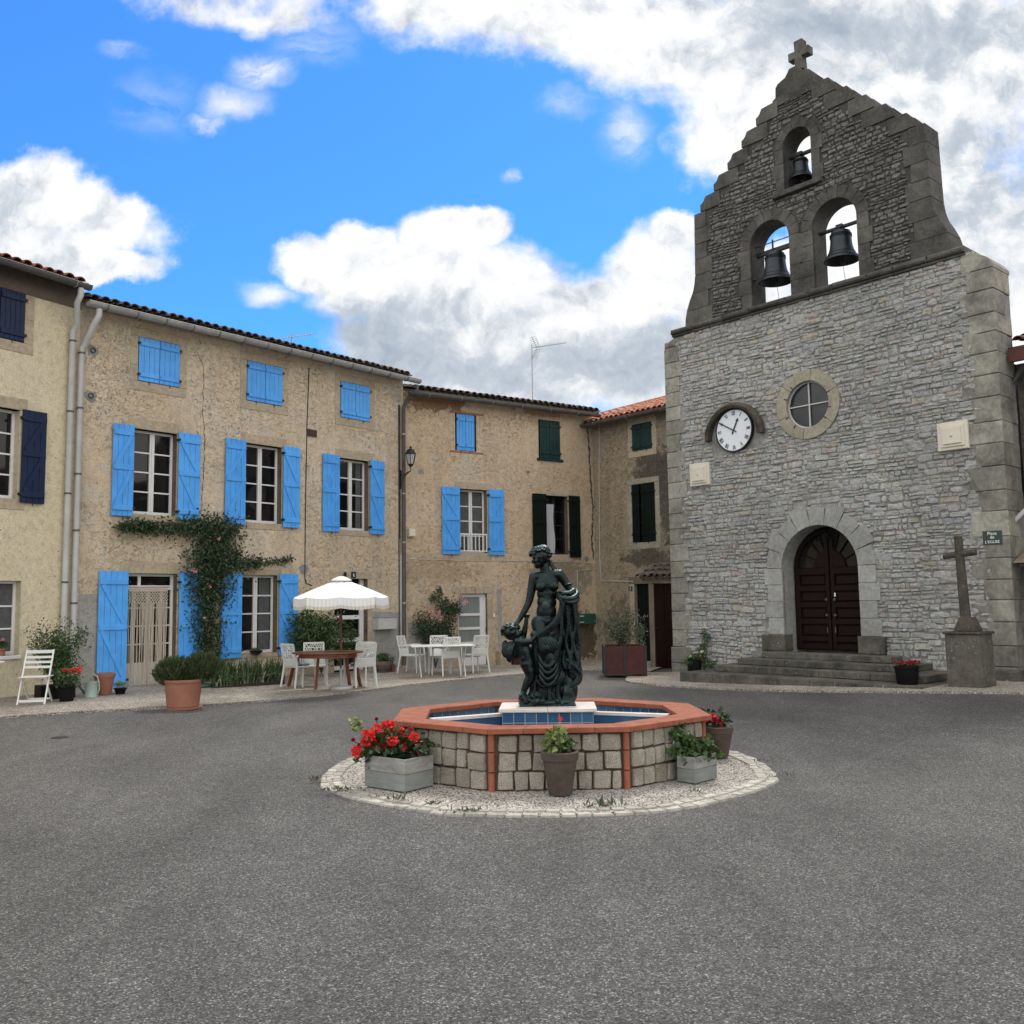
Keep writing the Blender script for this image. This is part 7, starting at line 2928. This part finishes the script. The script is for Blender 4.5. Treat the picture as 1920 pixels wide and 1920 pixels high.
def fpt(F, px, py, dep):
    u, z = F.uz(px, py, dep)
    return F.W(u, dep, z)


rngv = random.Random(77)
paths = [[(388, 1278), (392, 1230), (386, 1180), (396, 1120), (392, 1060), (402, 1010), (420, 985)],
         [(396, 1100), (388, 1040), (372, 1000), (330, 985), (270, 985), (226, 988)],
         [(398, 1060), (430, 1050), (470, 1052), (510, 1056), (548, 1048)],
         [(392, 1200), (402, 1150), (380, 1090)]]
mb = MB()
for i, pp in enumerate(paths):
    pts = [fpt(F2, a_, b_, -.16) for a_, b_ in pp]
    r0 = .028 if i == 0 else .014
    mb.tube(pts, [r0 * (1 - .6 * k / len(pts)) for k in range(len(pts))], 7)
mb.build('trunk', M['bark'], RV)
mb = MB()


def vine(pp, wpx, n, s=(.05, .085)):
    for k in range(n):
        f = rngv.random() * (len(pp) - 1)
        i = min(int(f), len(pp) - 2)
        a_, b_ = pp[i], pp[i + 1]
        f -= i
        ww = wpx[i] + (wpx[i + 1] - wpx[i]) * f
        px = a_[0] + (b_[0] - a_[0]) * f + rngv.gauss(0, ww)
        py = a_[1] + (b_[1] - a_[1]) * f + rngv.gauss(0, ww * .8)
        mb.leaf(fpt(F2, px, py, -.09 - abs(rngv.gauss(0, .10))), rngv.uniform(*s), rngv, -.1, .62)


vine([(392, 1250), (390, 1200), (390, 1150), (392, 1100)], [9, 15, 17, 19], 2100)
vine([(392, 1110), (398, 1060), (404, 1010)], [20, 25, 24], 2900)
vine([(360, 985), (400, 990), (440, 1000)], [12, 18, 13], 1500)
vine([(225, 987), (260, 986), (300, 990), (350, 988)], [6, 8, 9, 11], 1500)
vine([(410, 1060), (450, 1056), (490, 1056)], [13, 10, 7], 800)
vine([(490, 1056), (525, 1052), (548, 1046)], [6, 5, 3], 230)
vine([(425, 1040), (448, 1035)], [11, 7], 160)
mb.build('leaves', M['leafd'], RV, recalc=False)
for (px, py) in ((362, 1068), (366, 1072), (393, 1100), (384, 1160), (410, 1010)):
    mb = MB()
    bloom(mb, fpt(F2, px, py, -.26), .032, rngv, 14, .032)
    mb.build('flower', M['pink'], RV, recalc=False)

# strap-leaved border under the ground-floor window
t_ = thing('iris_border', 'clump of strap leaved irises with pale arching tips under the ground floor window', 'flower bed', F2.W(F2.uz(460, 1280, -1.0)[0], -.9, .1))
for nm, m_, cnt, ln, wd, lean in (('iris_leaves', M['leaf'], 520, (.34, .70), .026, .42), ('iris_leaves', M['leafp'], 260, (.28, .52), .030, 1.15)):
    mb = MB()
    for k in range(cnt):
        px = rngv.uniform(398, 530)
        f = rngv.random() if m_ is M['leafd'] else rngv.random() * .45
        base = gp(px, 1293 - (px - 398) * .06 - f * 14)
        L = rngv.uniform(*ln)
        a_ = rngv.uniform(0, 2 * PI)
        dv = Vector((math.cos(a_), math.sin(a_), 0))
        sd = Vector((-dv.y, dv.x, 0))
        le = lean * rngv.uniform(.3, 1.2)
        vs, fs = [], []
        n = 5
        for i in range(n + 1):
            f2 = i / n
            c_ = base + dv * (L * le * f2 * f2) + Vector((0, 0, .03 + L * (f2 - (.45 * le) * f2 ** 3)))
            ww = wd * (1 - f2 ** 2) + .001
            vs += [c_ - sd * ww / 2, c_ + sd * ww / 2]
        mb.add(vs, [(2 * i, 2 * i + 1, 2 * i + 3, 2 * i + 2) for i in range(n)])
    mb.build(nm, m_, t_, recalc=False)
mb = MB()
q = [gp(396, 1294), gp(534, 1286), gp(534, 1268), gp(396, 1276)]
mb.prismz([(v.x, v.y) for v in q], 0.0, .105)
mb.build('soil', M['soil'], t_)
# hanging wire bowl plant on the sill
q = F2.W(F2.uz(479, 1218, -.05)[0], -.08, gwB[2] - .02)
t_ = thing('potted_plant', 'flat wire basket of trailing succulent on the sill of the ground floor window', 'potted plant', q)
mb = MB()
mb.lathe([(.02, -.02), (.11, .03), (.16, .09), (.15, .09), (.10, .04), (0, 0)], q, 16)
mb.build('bowl', M['iron'], t_)
mb = MB()
crown(mb, q + Vector((0, 0, .10)), (.15, .08, .05), 120, .07, rng, .1, .3, .5)
mb.build('leaves', M['leafo'], t_, recalc=False)

# shrub behind the parasol table, with one red bloom
q = F2.W(F2.uz(600, 1250, -.5)[0], -.55, .1)
t_ = thing('shrub', 'dense dark green peony shrub under the parasol between window and door', 'shrub', q)
mb = MB()
twigs(mb, q, [q + Vector((rng.uniform(-.5, .5), rng.uniform(-.3, .3), rng.uniform(.8, 1.4))) for _ in range(16)], .012)
mb.build('stems', M['bark'], t_)
mb = MB()
cc0 = fpt(F2, 592, 1192, -.55)
crown(mb, cc0, (.56, .38, .54), 4200, .11, rng, .1, .35, .1, 60)
crown(mb, fpt(F2, 650, 1200, -.5), (.22, .2, .38), 500, .09, rng, .1, .3, .1, 14)
mb.build('leaves', M['leaf'], t_, recalc=False)
mb = MB()
bloom(mb, fpt(F2, 637, 1161, -.9), .06, rng, 24, .05)
mb.build('flower', M['crimson'], t_, recalc=False)

# rose bush by the white door of the ochre house
q = F3.W(F3.uz(815, 1250, -.3)[0], -.35, -.02)
t_ = thing('rose_bush', 'rambling rose bush with pale pink flowers beside the white glazed door', 'rose bush', q)
mb = MB()
tp = [fpt(F3, px, py, -.3) for px, py in ((790, 1160), (800, 1130), (830, 1110), (850, 1135), (860, 1128), (840, 1170), (805, 1180))]
twigs(mb, q, tp, .012)
mb.build('stems', M['bark'], t_)
mb = MB()
for (px, py, rx, rz, n) in ((815, 1190, .42, .34, 1500), (795, 1165, .25, .28, 500), (838, 1140, .30, .30, 800), (818, 1115, .16, .22, 280), (852, 1150, .2, .22, 350), (838, 1185, .26, .3, 500)):
    crown(mb, fpt(F3, px, py, -.32), (rx, .24, rz), n, .06, rng, .1, .6, 0)
mb.build('leaves', M['leafd'], t_, recalc=False)
for (px, py, s_) in ((866, 1121, 1.2), (874, 1128, 1.3), (870, 1132, 1.1), (822, 1153, 1), (827, 1158, .9), (824, 1148, .8), (780, 1158, .8), (805, 1147, .7), (811, 1148, .6), (857, 1154, .7), (862, 1117, .9), (826, 1163, .6)):
    mb = MB()
    bloom(mb, fpt(F3, px, py, -.58), .042 * s_, rng, 16, .035)
    mb.build('flower', M['pink'], t_, recalc=False)

# half-barrel style planter at the foot of the downpipe
q = gp(715, 1264)
x, y, zb = q.x, q.y + .2, gz(q.x, q.y) + .035
t_ = thing('potted_plant', 'squat dark wooden tub of succulents at the foot of the grey downpipe', 'potted plant', (x, y, zb))
pot(t_, x, y, zb, .26, .20, .27, M['stonepot'], .09, rr=.006)
for z in (.06, .14):
    mb = MB()
    mb.lathe([(.212 + z * .15, z), (.222 + z * .15, z + .01), (.214 + z * .15, z + .025)], (x, y, zb), 28)
    mb.build('hoop', M['iron'], t_)
mb = MB()
crown(mb, (x, y, zb + .33), (.24, .2, .08), 420, .07, rng, .1, .5, .5)
mb.build('leaves', M['leaf'], t_, recalc=False)
q = gp(736, 1262)
x2, y2 = q.x, q.y + .1
t_ = thing('flower_pot', 'little terracotta pot tucked beside the wooden tub at the downpipe', 'flower pot', (x2, y2, gz(x2, y2) + .035))
pot(t_, x2, y2, gz(x2, y2) + .035, .085, .06, .14, M['terra'], .03)
mb = MB()
crown(mb, (x2, y2, gz(x2, y2) + .2), (.07, .07, .04), 60, .04, rng, .1, .5, .5)
mb.build('leaves', M['leafo'], t_, recalc=False)

# dark box and stone block beside the white door
a_, b_ = F3.uz(933, 1240, -.1)[0], F3.uz(953, 1240, -.1)[0]
mb = MB(F3.M)
mb.cbox(a_, b_, -.28, -.02, -.12, .28, .02)
mb.cbox(a_ - .01, b_ - .02, -.27, -.03, .283, .31, .008)
o = mb.build('stone_block', M['dressed'], bevel=.01)
tag(o, 'squared block of stone standing beside the white glazed door', 'stone block')
a_, b_ = F3.uz(956, 1240, -.1)[0], F3.uz(980, 1240, -.1)[0]
t_ = thing('dark_planter', 'low dark planter box on the pavement behind the winged child of the statue', 'planter', F3.W((a_ + b_) / 2, -.2, -.06))
mb = MB(F3.M)
mb.cbox(a_, b_, -.36, -.04, -.08, .24, .02)
mb.build('planter_box', M['rust'], t_, bevel=.008)
mb = MB()
crown(mb, F3.W((a_ + b_) / 2, -.2, .27), (.16, .1, .06), 120, .05, rng, .1, .5, .4)
mb.build('leaves', M['leafd'], t_, recalc=False)

# rusty steel planter with an olive-like bush
pA, pB, pC = gp(1131, 1269), gp(1172, 1273), gp(1207, 1269)
Mx = Matrix.Translation((pA.x, pA.y - .35, gz(pA.x, pA.y) + .035)) @ Matrix.Rotation(R(-3), 4, 'Z')
t_ = thing('potted_plant', 'square rust red steel planter with a sparse olive bush in the corner of the square', 'potted shrub', Mx @ Vector((.45, .4, 0)))
Wd = .92
mb = MB(Mx)
mb.box(0, Wd, 0, .04, .04, .66)
mb.box(0, Wd, .76, .80, .04, .66)
mb.box(0, .04, .04, .76, .04, .66)
mb.box(Wd - .04, Wd, .04, .76, .04, .66)
mb.build('steel_side', M['rust'], t_)
for (a_, b_) in ((-.015, -.015), (Wd - .035, -.015), (-.015, .765), (Wd - .035, .765), (Wd / 2 - .03, -.015)):
    mb = MB(Mx)
    mb.box(a_, a_ + .05, b_, b_ + .05, 0, .67)
    mb.build('corner_post', M['iron'], t_)
mb = MB(Mx)
mb.box(.04, Wd - .04, .04, .76, .5, .6)
mb.build('soil', M['soil'], t_)
c_ = Mx @ Vector((.42, .4, .6))
mb = MB()
tips = []
for k in range(42):
    a_ = rng.uniform(0, 2 * PI)
    r_ = rng.uniform(.12, .62)
    tips.append(c_ + Vector((r_ * math.cos(a_), r_ * math.sin(a_) * .6, rng.uniform(.3, .92) - r_ * .1)))
twigs(mb, c_, tips, .010)
mb.build('stems', M['bark'], t_)
mb = MB()
for t2 in tips:
    for k in range(60):
        f = rng.uniform(.2, 1.1)
        q = c_.lerp(t2, f) + Vector((rng.gauss(0, .06), rng.gauss(0, .06), rng.gauss(0, .06) + .06 * math.sin(f * PI)))
        mb.leaf(q, rng.uniform(.035, .06), rng, .3, .42)
crown(mb, c_ + Vector((.40, .0, .28)), (.16, .16, .28), 500, .05, rng, .1, .5, .3)
mb.build('leaves', M['leafo'], t_, recalc=False)

# flowers at the left corner of the church
q = gp(1305, 1266)
x, y, zb = q.x, q.y + .12, gz(q.x, q.y) + .035
t_ = thing('potted_plant', 'black pot of orange and red flowers at the left corner of the church', 'potted plant', (x, y, zb))
pot(t_, x, y, zb, .185, .145, .31, M['blackpot'], .03)
mb = MB()
crown(mb, (x, y, zb + .34), (.19, .15, .05), 220, .05, rng, .1, .6, .4)
mb.build('leaves', M['leaf'], t_, recalc=False)
for k in range(16):
    mb = MB()
    bloom(mb, (x + rng.uniform(-.18, .18), y + rng.uniform(-.14, .06), zb + .37 + rng.uniform(-.02, .03)), .022, rng, 9, .026, .6)
    mb.build('flower', M['creamflower'] if k % 3 == 0 else M['crimson'], t_, recalc=False)
q = FC.W(FC.uz(1322, 1240, -.15)[0], -.2, .02)
t_ = thing('garden_plant', 'upright leafy plant with a pale yellow flower against the church wall', 'plant', q)
mb = MB()
twigs(mb, q, [pix_at(px, py, q.y - .05) for px, py in ((1322, 1180), (1316, 1195), (1328, 1200), (1300, 1225), (1335, 1230), (1345, 1245))], .008)
mb.build('stems', M['leafd'], t_)
mb = MB()
for (px, py, rx, rz, n) in ((1322, 1195, .08, .13, 160), (1318, 1215, .12, .14, 220), (1312, 1235, .2, .14, 260), (1332, 1245, .16, .16, 220), (1290, 1240, .14, .1, 110)):
    crown(mb, pix_at(px, py, q.y - .02), (rx, .08, rz), n, .06, rng, .1, .4, .2)
mb.build('leaves', M['leaf'], t_, recalc=False)
mb = MB()
bloom(mb, pix_at(1321, 1177, q.y - .1), .04, rng, 16, .035)
bloom(mb, pix_at(1316, 1222, q.y - .15), .028, rng, 12, .03)
mb.build('flower', M['creamflower'], t_, recalc=False)
# black pot on the lowest church step
uu = FC.colu(1700, -1.65, .23)
q = FC.W(uu, -1.62, .232)
t_ = thing('potted_plant', 'black pot of dark crimson flowers on the lowest church step', 'potted plant', q)
pot(t_, q.x, q.y, q.z, .215, .165, .30, M['blackpot'], .03)
mb = MB()
crown(mb, q + Vector((0, 0, .32)), (.18, .15, .035), 240, .045, rng, .1, .7, .4)
mb.build('leaves', M['leafd'], t_, recalc=False)
for k in range(26):
    mb = MB()
    bloom(mb, (q.x + rng.uniform(-.19, .19), q.y + rng.uniform(-.15, .08), q.z + .35 + rng.uniform(-.01, .04)), .024, rng, 9, .028, .6)
    mb.build('flower', M['crimson'], t_, recalc=False)

# ============================================================ MAILBOXES
ua, ub, za, zb_2 = F2.rect((707, 1157), (741, 1179), -.15)
t_ = thing('mailbox', 'pale grey metal mailbox on the tan house wall beside the downpipe', 'mailbox', F2.W((ua + ub) / 2, 0, za))
mb = MB(F2.M)
mb.cbox(ua, ub, -.22, 0, za, zb_2 - .02, .01)
mb.build('box', M['pvc'], t_)
mb = MB(F2.M)
mb.prism([(ua - .01, zb_2 - .018), (ub + .01, zb_2 - .018), (ub + .01, zb_2 + .0), (ua - .01, zb_2 + .0)], -.235, 0)
mb.build('lid', M['zinc'], t_)
ua, ub, za, zb_2 = F3.rect((1083, 1151), (1115, 1170), -.12)
t_ = thing('mailbox', 'dark green mailbox on the ochre wall behind the statue', 'mailbox', F3.W((ua + ub) / 2, 0, za))
mb = MB(F3.M)
mb.cbox(ua, ub, -.2, 0, za, zb_2, .012)
mb.build('box', M['greenplastic'], t_)
mb = MB(F3.M)
mb.box(ua + .03, ua + .17, -.206, -.2, zb_2 - .08, zb_2 - .055)
mb.box(ua + .03, ua + .17, -.206, -.2, za + .06, za + .08)
mb.build('slot', M['signwhite'], t_)
ua, za = F3.uz(925.5, 1154)
mb = MB(F3.M)
mb.cbox(ua - .03, ua + .03, -.04, -.012, za - .05, za + .05, .006)
o = mb.build('doorbell', M['white'])
tag(o, 'small white doorbell on the stone jamb of the glazed door', 'doorbell')
ua, za = F2.uz(769, 998)
ua, za = F3.uz(769, 1000)
mb = MB(F3.M)
mb.cbox(ua - .09, ua + .10, -.14, 0, za - .09, za + .11, .01)
o = mb.build('junction_box', M['panel'])
tag(o, 'small cream electric box on the ochre wall beside the downpipe', 'junction box')

# ============================================================ GARDEN FURNITURE
def armchair(name, label, group, cushion=False):
    """white moulded armchair; faces +y, origin on the ground under its seat"""
    r = thing(name, label, 'chair', (0, 0, 0), group)
    for s_ in (-1, 1):
        mb = MB()
        mb.tube([(s_ * .245, .24, 0), (s_ * .235, .22, .42), (s_ * .245, .20, .62)], [.017, .021, .018], 8)
        mb.build('leg', M['plastic'], r, smooth=40)
        mb = MB()
        mb.tube([(s_ * .235, -.28, 0), (s_ * .215, -.21, .42), (s_ * .215, -.235, .62)], [.019, .024, .018], 8)
        mb.build('leg', M['plastic'], r, smooth=40)
        mb = MB()
        mb.tube([(s_ * .245, .20, .615), (s_ * .25, .10, .645), (s_ * .245, -.08, .655), (s_ * .225, -.235, .63)], [.02, .024, .024, .018], 8)
        mb.build('armrest', M['plastic'], r, smooth=40)
    mb = MB()
    mb.prismz([(-.225, .23), (-.2, .25), (.2, .25), (.225, .23), (.21, -.21), (-.21, -.21)][::-1], .40, .43, None)
    mb.build('seat', M['plastic'], r, bevel=.008)
    if cushion:
        mb = MB()
        mb.ell((0, .02, .455), (.21, .2, .04), 20, 8)
        mb.build('cushion', M['cushion'], r, smooth=True)
    # pierced backrest: solid foot, frame, and a net of leaf-shaped struts
    BM = Matrix.Translation((0, -.215, .43)) @ Matrix.Rotation(R(12), 4, 'X')
    mb = MB(BM)
    H = .46
    mb.cbox(-.215, .215, -.01, .012, 0, .15, .004)
    for s_ in (-1, 1):
        mb.bar((s_ * .205, 0, .15), (s_ * .20, 0, H), .03, .022, (0, 1, 0))
    mb.bar((-.205, 0, H - .012), (.205, 0, H - .012), .034, .022, (0, 1, 0))
    rg = random.Random(4)
    for k in range(9):
        x0 = -.19 + .38 * (k + .5) / 9
        for j in range(3):
            z0_ = .15 + (H - .17) * j / 3
            z1_ = .15 + (H - .17) * (j + 1) / 3
            dx = rg.choice((-1, 1)) * .028
            mb.bar((x0 + dx, 0, z0_ + .004), (x0 - dx, 0, z1_ - .004), .017, .012, (0, 1, 0))
    for j in (1, 2):
        z = .15 + (H - .17) * j / 3
        mb.bar((-.19, 0, z), (.19, 0, z + .01), .016, .0125, (0, 1, 0))
    mb.build('backrest', M['plastic'], r)
    return r


def put(px, py, dy=0.0):
    q = gp(px, py)
    return Vector((q.x, q.y + dy, gz(q.x, q.y + dy) + (.033 if True else 0)))


# wooden table under the parasol
tc = Vector((-3.68, 18.42, 0))
tc.z = gz(tc.x, tc.y) + .034
t_ = thing('garden_table', 'oval red brown wooden table under the white parasol', 'table', tc)
mb = MB()
n = 40
ov = [(tc.x + .70 * math.cos(2 * PI * k / n), tc.y + .52 * math.sin(2 * PI * k / n)) for k in range(n)]
ov2 = [(tc.x + .79 * math.cos(2 * PI * k / n), tc.y + .51 * math.sin(2 * PI * k / n)) for k in range(n)]
mb.prismz(ov, tc.z + .715, tc.z + .745)
mb.build('tabletop', M['tablewood'], t_, bevel=.006)
mb = MB()
mb.prismz([(tc.x + (a_ - tc.x) * .82, tc.y + (b_ - tc.y) * .82) for a_, b_ in ov], tc.z + .63, tc.z + .714)
mb.build('apron', M['tablewood'], t_)
for px, py in ((541, 1290), (592, 1296), (676, 1290)):
    q = gp(px, py)
    mb = MB()
    sx, sy = tc.x + (q.x - tc.x) * .78, tc.y + (q.y - tc.y) * .72
    mb.bar((sx, sy, tc.z + .68), (q.x, q.y, tc.z), .055, .05)
    mb.build('leg', M['tablewood'], t_, bevel=.004)
mb = MB()
mb.bar((tc.x + .3, tc.y + .3, tc.z + .68), (tc.x + .36, tc.y + .45, tc.z), .055, .05)
mb.build('leg', M['tablewood'], t_, bevel=.004)

ch = armchair('armchair', 'white pierced armchair with a blue cushion left of the wooden table, nearest the camera', 'white plastic armchairs round the garden tables', True)
q = put(560, 1292, .12)
ch.location = q + Vector((-.02, .0, 0))
ch.rotation_euler = (0, 0, R(-40))
q = put(672, 1291, .12)
dup(ch, q + Vector((.02, 0, 0)), R(36), 'white pierced armchair with a blue cushion right of the wooden table and parasol pole')
pl_ = armchair('armchair', 'white pierced armchair half hidden behind the left end of the wooden table', 'white plastic armchairs round the garden tables')
pl_.location = (-4.12, 19.25, gz(-4.1, 19.2) + .034)
pl_.rotation_euler = (0, 0, R(-165))
dup(pl_, (-3.18, 19.2, gz(-3.2, 19.2) + .034), R(165), 'white armchair behind the right end of the wooden table, before the second door')
dup(pl_, put(772, 1264, .1), R(-110), 'white armchair at the left end of the white table by the ochre house, facing right')
dup(pl_, put(836, 1270, .15), R(32), 'white armchair on the near side of the white table, its back to the camera')
dup(pl_, put(890, 1264, .15), R(36), 'white armchair at the right end of the white table, in front of the glazed door')
dup(pl_, (-1.78, 22.15, gz(-1.78, 22.1) + .034), R(-175), 'white armchair on the far side of the white table, before the rose bush')

# white table
tw = Vector((-1.66, 21.45, 0))
tw.z = gz(tw.x, tw.y) + .034
t_ = thing('garden_table', 'white rectangular garden table with crossed legs near the ochre house', 'table', tw)
TM = Matrix.Translation(tw) @ Matrix.Rotation(R(10), 4, 'Z')
mb = MB(TM)
mb.box(-.72, .72, -.42, .42, .675, .70)
mb.build('tabletop', M['plastic'], t_, bevel=.008)
for s_ in (-1, 1):
    for s2 in (-1, 1):
        mb = MB(TM)
        mb.tube([(s_ * .52, s2 * .34, .67), (s_ * .50, s2 * -.32, .03), (s_ * .5, s2 * -.34, 0)], .014, 6)
        mb.build('leg', M['plastic'], t_)

# parasol
pp = put(637, 1297, .12)
t_ = thing('parasol', 'white fringed parasol on a dark red pole over the wooden table', 'parasol', pp)
mb = MB()
mb.lathe([(0, 0), (.235, 0), (.24, .03), (.22, .06), (.12, .085), (.04, .095), (.0, .095)], pp, 32)
mb.build('base', M['zinc'], t_, smooth=35)
mb = MB()
mb.tube([(pp.x, pp.y, pp.z + .09), (pp.x, pp.y, pp.z + .42)], .028, 10)
mb.build('sleeve', M['zinc'], t_)
M['polered'] = wood('red_pole', (0.10, 0.022, 0.015), (0.17, 0.04, 0.025), .4, 30)
mb = MB()
top = pp.z + 2.18
mb.tube([(pp.x, pp.y, pp.z + .4), (pp.x, pp.y, top - .04)], .021, 10)
mb.build('pole', M['polered'], t_, smooth=40)
ns = 8
R0, zr0 = .93, top - .37
rot = R(10)
mb = MB()
rgp = random.Random(3)
vs, fs = [], []
NR, NK = 8, 6
for s_ in range(ns):
    a0, a1 = rot + 2 * PI * s_ / ns, rot + 2 * PI * (s_ + 1) / ns
    o_ = len(vs)
    for i in range(NR + 1):
        f = .12 + .88 * i / NR
        for k in range(NK + 1):
            g_ = k / NK
            x = (1 - g_) * math.cos(a0) + g_ * math.cos(a1)
            y = (1 - g_) * math.sin(a0) + g_ * math.sin(a1)
            sag = .045 * math.sin(PI * g_) * f
            z = top - (top - zr0) * (f ** 1.12) - sag * .6
            vs.append((pp.x + x * R0 * f, pp.y + y * R0 * f, z))
    for i in range(NR):
        for k in range(NK):
            a_ = o_ + i * (NK + 1) + k
            fs.append((a_, a_ + 1, a_ + NK + 2, a_ + NK + 1))
mb.add(vs, fs)
mb.lathe([(.0, .05), (.06, .045), (.19, -.012), (.2, -.02), (.2, -.05)], (pp.x, pp.y, top), 24)
mb.build('canopy', M['canvas'], t_, recalc=False)
for nm, m_, zA, zB, flar in (('valance', M['canvas'], 0.0, -.15, .012), ('fringe', M['fringe'], -.145, -.215, .02)):
    mb = MB()
    vs, fs = [], []
    for s_ in range(ns):
        a0, a1 = rot + 2 * PI * s_ / ns, rot + 2 * PI * (s_ + 1) / ns
        o_ = len(vs)
        n = 40
        for k in range(n + 1):
            g_ = k / n
            x = (1 - g_) * math.cos(a0) + g_ * math.cos(a1)
            y = (1 - g_) * math.sin(a0) + g_ * math.sin(a1)
            sag = .027 * math.sin(PI * g_)
            edge = .015 * math.sin(PI * g_)
            wv_ = .012 * math.sin(k * 1.4 + s_)
            for zz, rr in ((zA, 1.0 if zA == 0 else 1.01), (zB, 1.012 + flar * math.sin(k * 1.4 + s_))):
                jag = (.012 * (k % 2) if (nm == 'fringe' and zz == zB) else 0)
                e_ = edge * (0 if zz == 0 else 1)
                vs.append((pp.x + x * R0 * rr, pp.y + y * R0 * rr, zr0 - sag + zz * (1 if zz == 0 else 1) - e_ * .6 + jag))
        for k in range(n):
            fs.append((o_ + 2 * k, o_ + 2 * k + 2, o_ + 2 * k + 3, o_ + 2 * k + 1))
    mb.add(vs, fs)
    mb.build(nm, m_, t_, smooth=True, recalc=False)
for s_ in range(ns):
    a0 = rot + 2 * PI * s_ / ns
    mb = MB()
    mb.tube([(pp.x + .03 * math.cos(a0), pp.y + .03 * math.sin(a0), top - .06), (pp.x + (R0 - .02) * math.cos(a0), pp.y + (R0 - .02) * math.sin(a0), zr0 - .012)], .007, 5)
    mb.build('rib', M['tablewood'], t_)

# ============================================================ small weeds on the apron edge
WD = thing('weeds', 'small weeds sprouting along the near edge of the fountain apron', 'weeds', (FCX, FCY - 2.3, .03))
mb = MB()
for (px, py, n, s_) in ((622, 1483, 26, .05), (592, 1462, 40, .045), (648, 1481, 50, .04), (745, 1500, 14, .07), (812, 1508, 12, .05), (855, 1521, 10, .05), (885, 1521, 50, .035), (1100, 1512, 16, .06), (1147, 1512, 18, .09), (1310, 1484, 16, .04), (1425, 1428, 20, .035), (1465, 1456, 22, .045), (700, 1494, 26, .03)):
    q = onground(px, py, .03)
    for k in range(n):
        mb.leaf(q + Vector((rng.gauss(0, .05), rng.gauss(0, .03), .0)), s_ * rng.uniform(.5, 1.3), rng, 1.4, .3)
o = mb.build('weed_leaves', M['leafo'], WD, recalc=False)
# iron covers in the asphalt
for (px, py, r_, lab) in ((112, 1383, .11, 'small dark iron cover in the asphalt on the left of the square'),):
    q = onground(px, py)
    mb = MB()
    mb.lathe([(0, .006), (r_ * .9, .006), (r_, .003), (r_, -.004)], (q.x, q.y, gz(q.x, q.y)), 20)
    o = mb.build('iron_cover', M['iron'])
    tag(o, lab, 'iron cover')
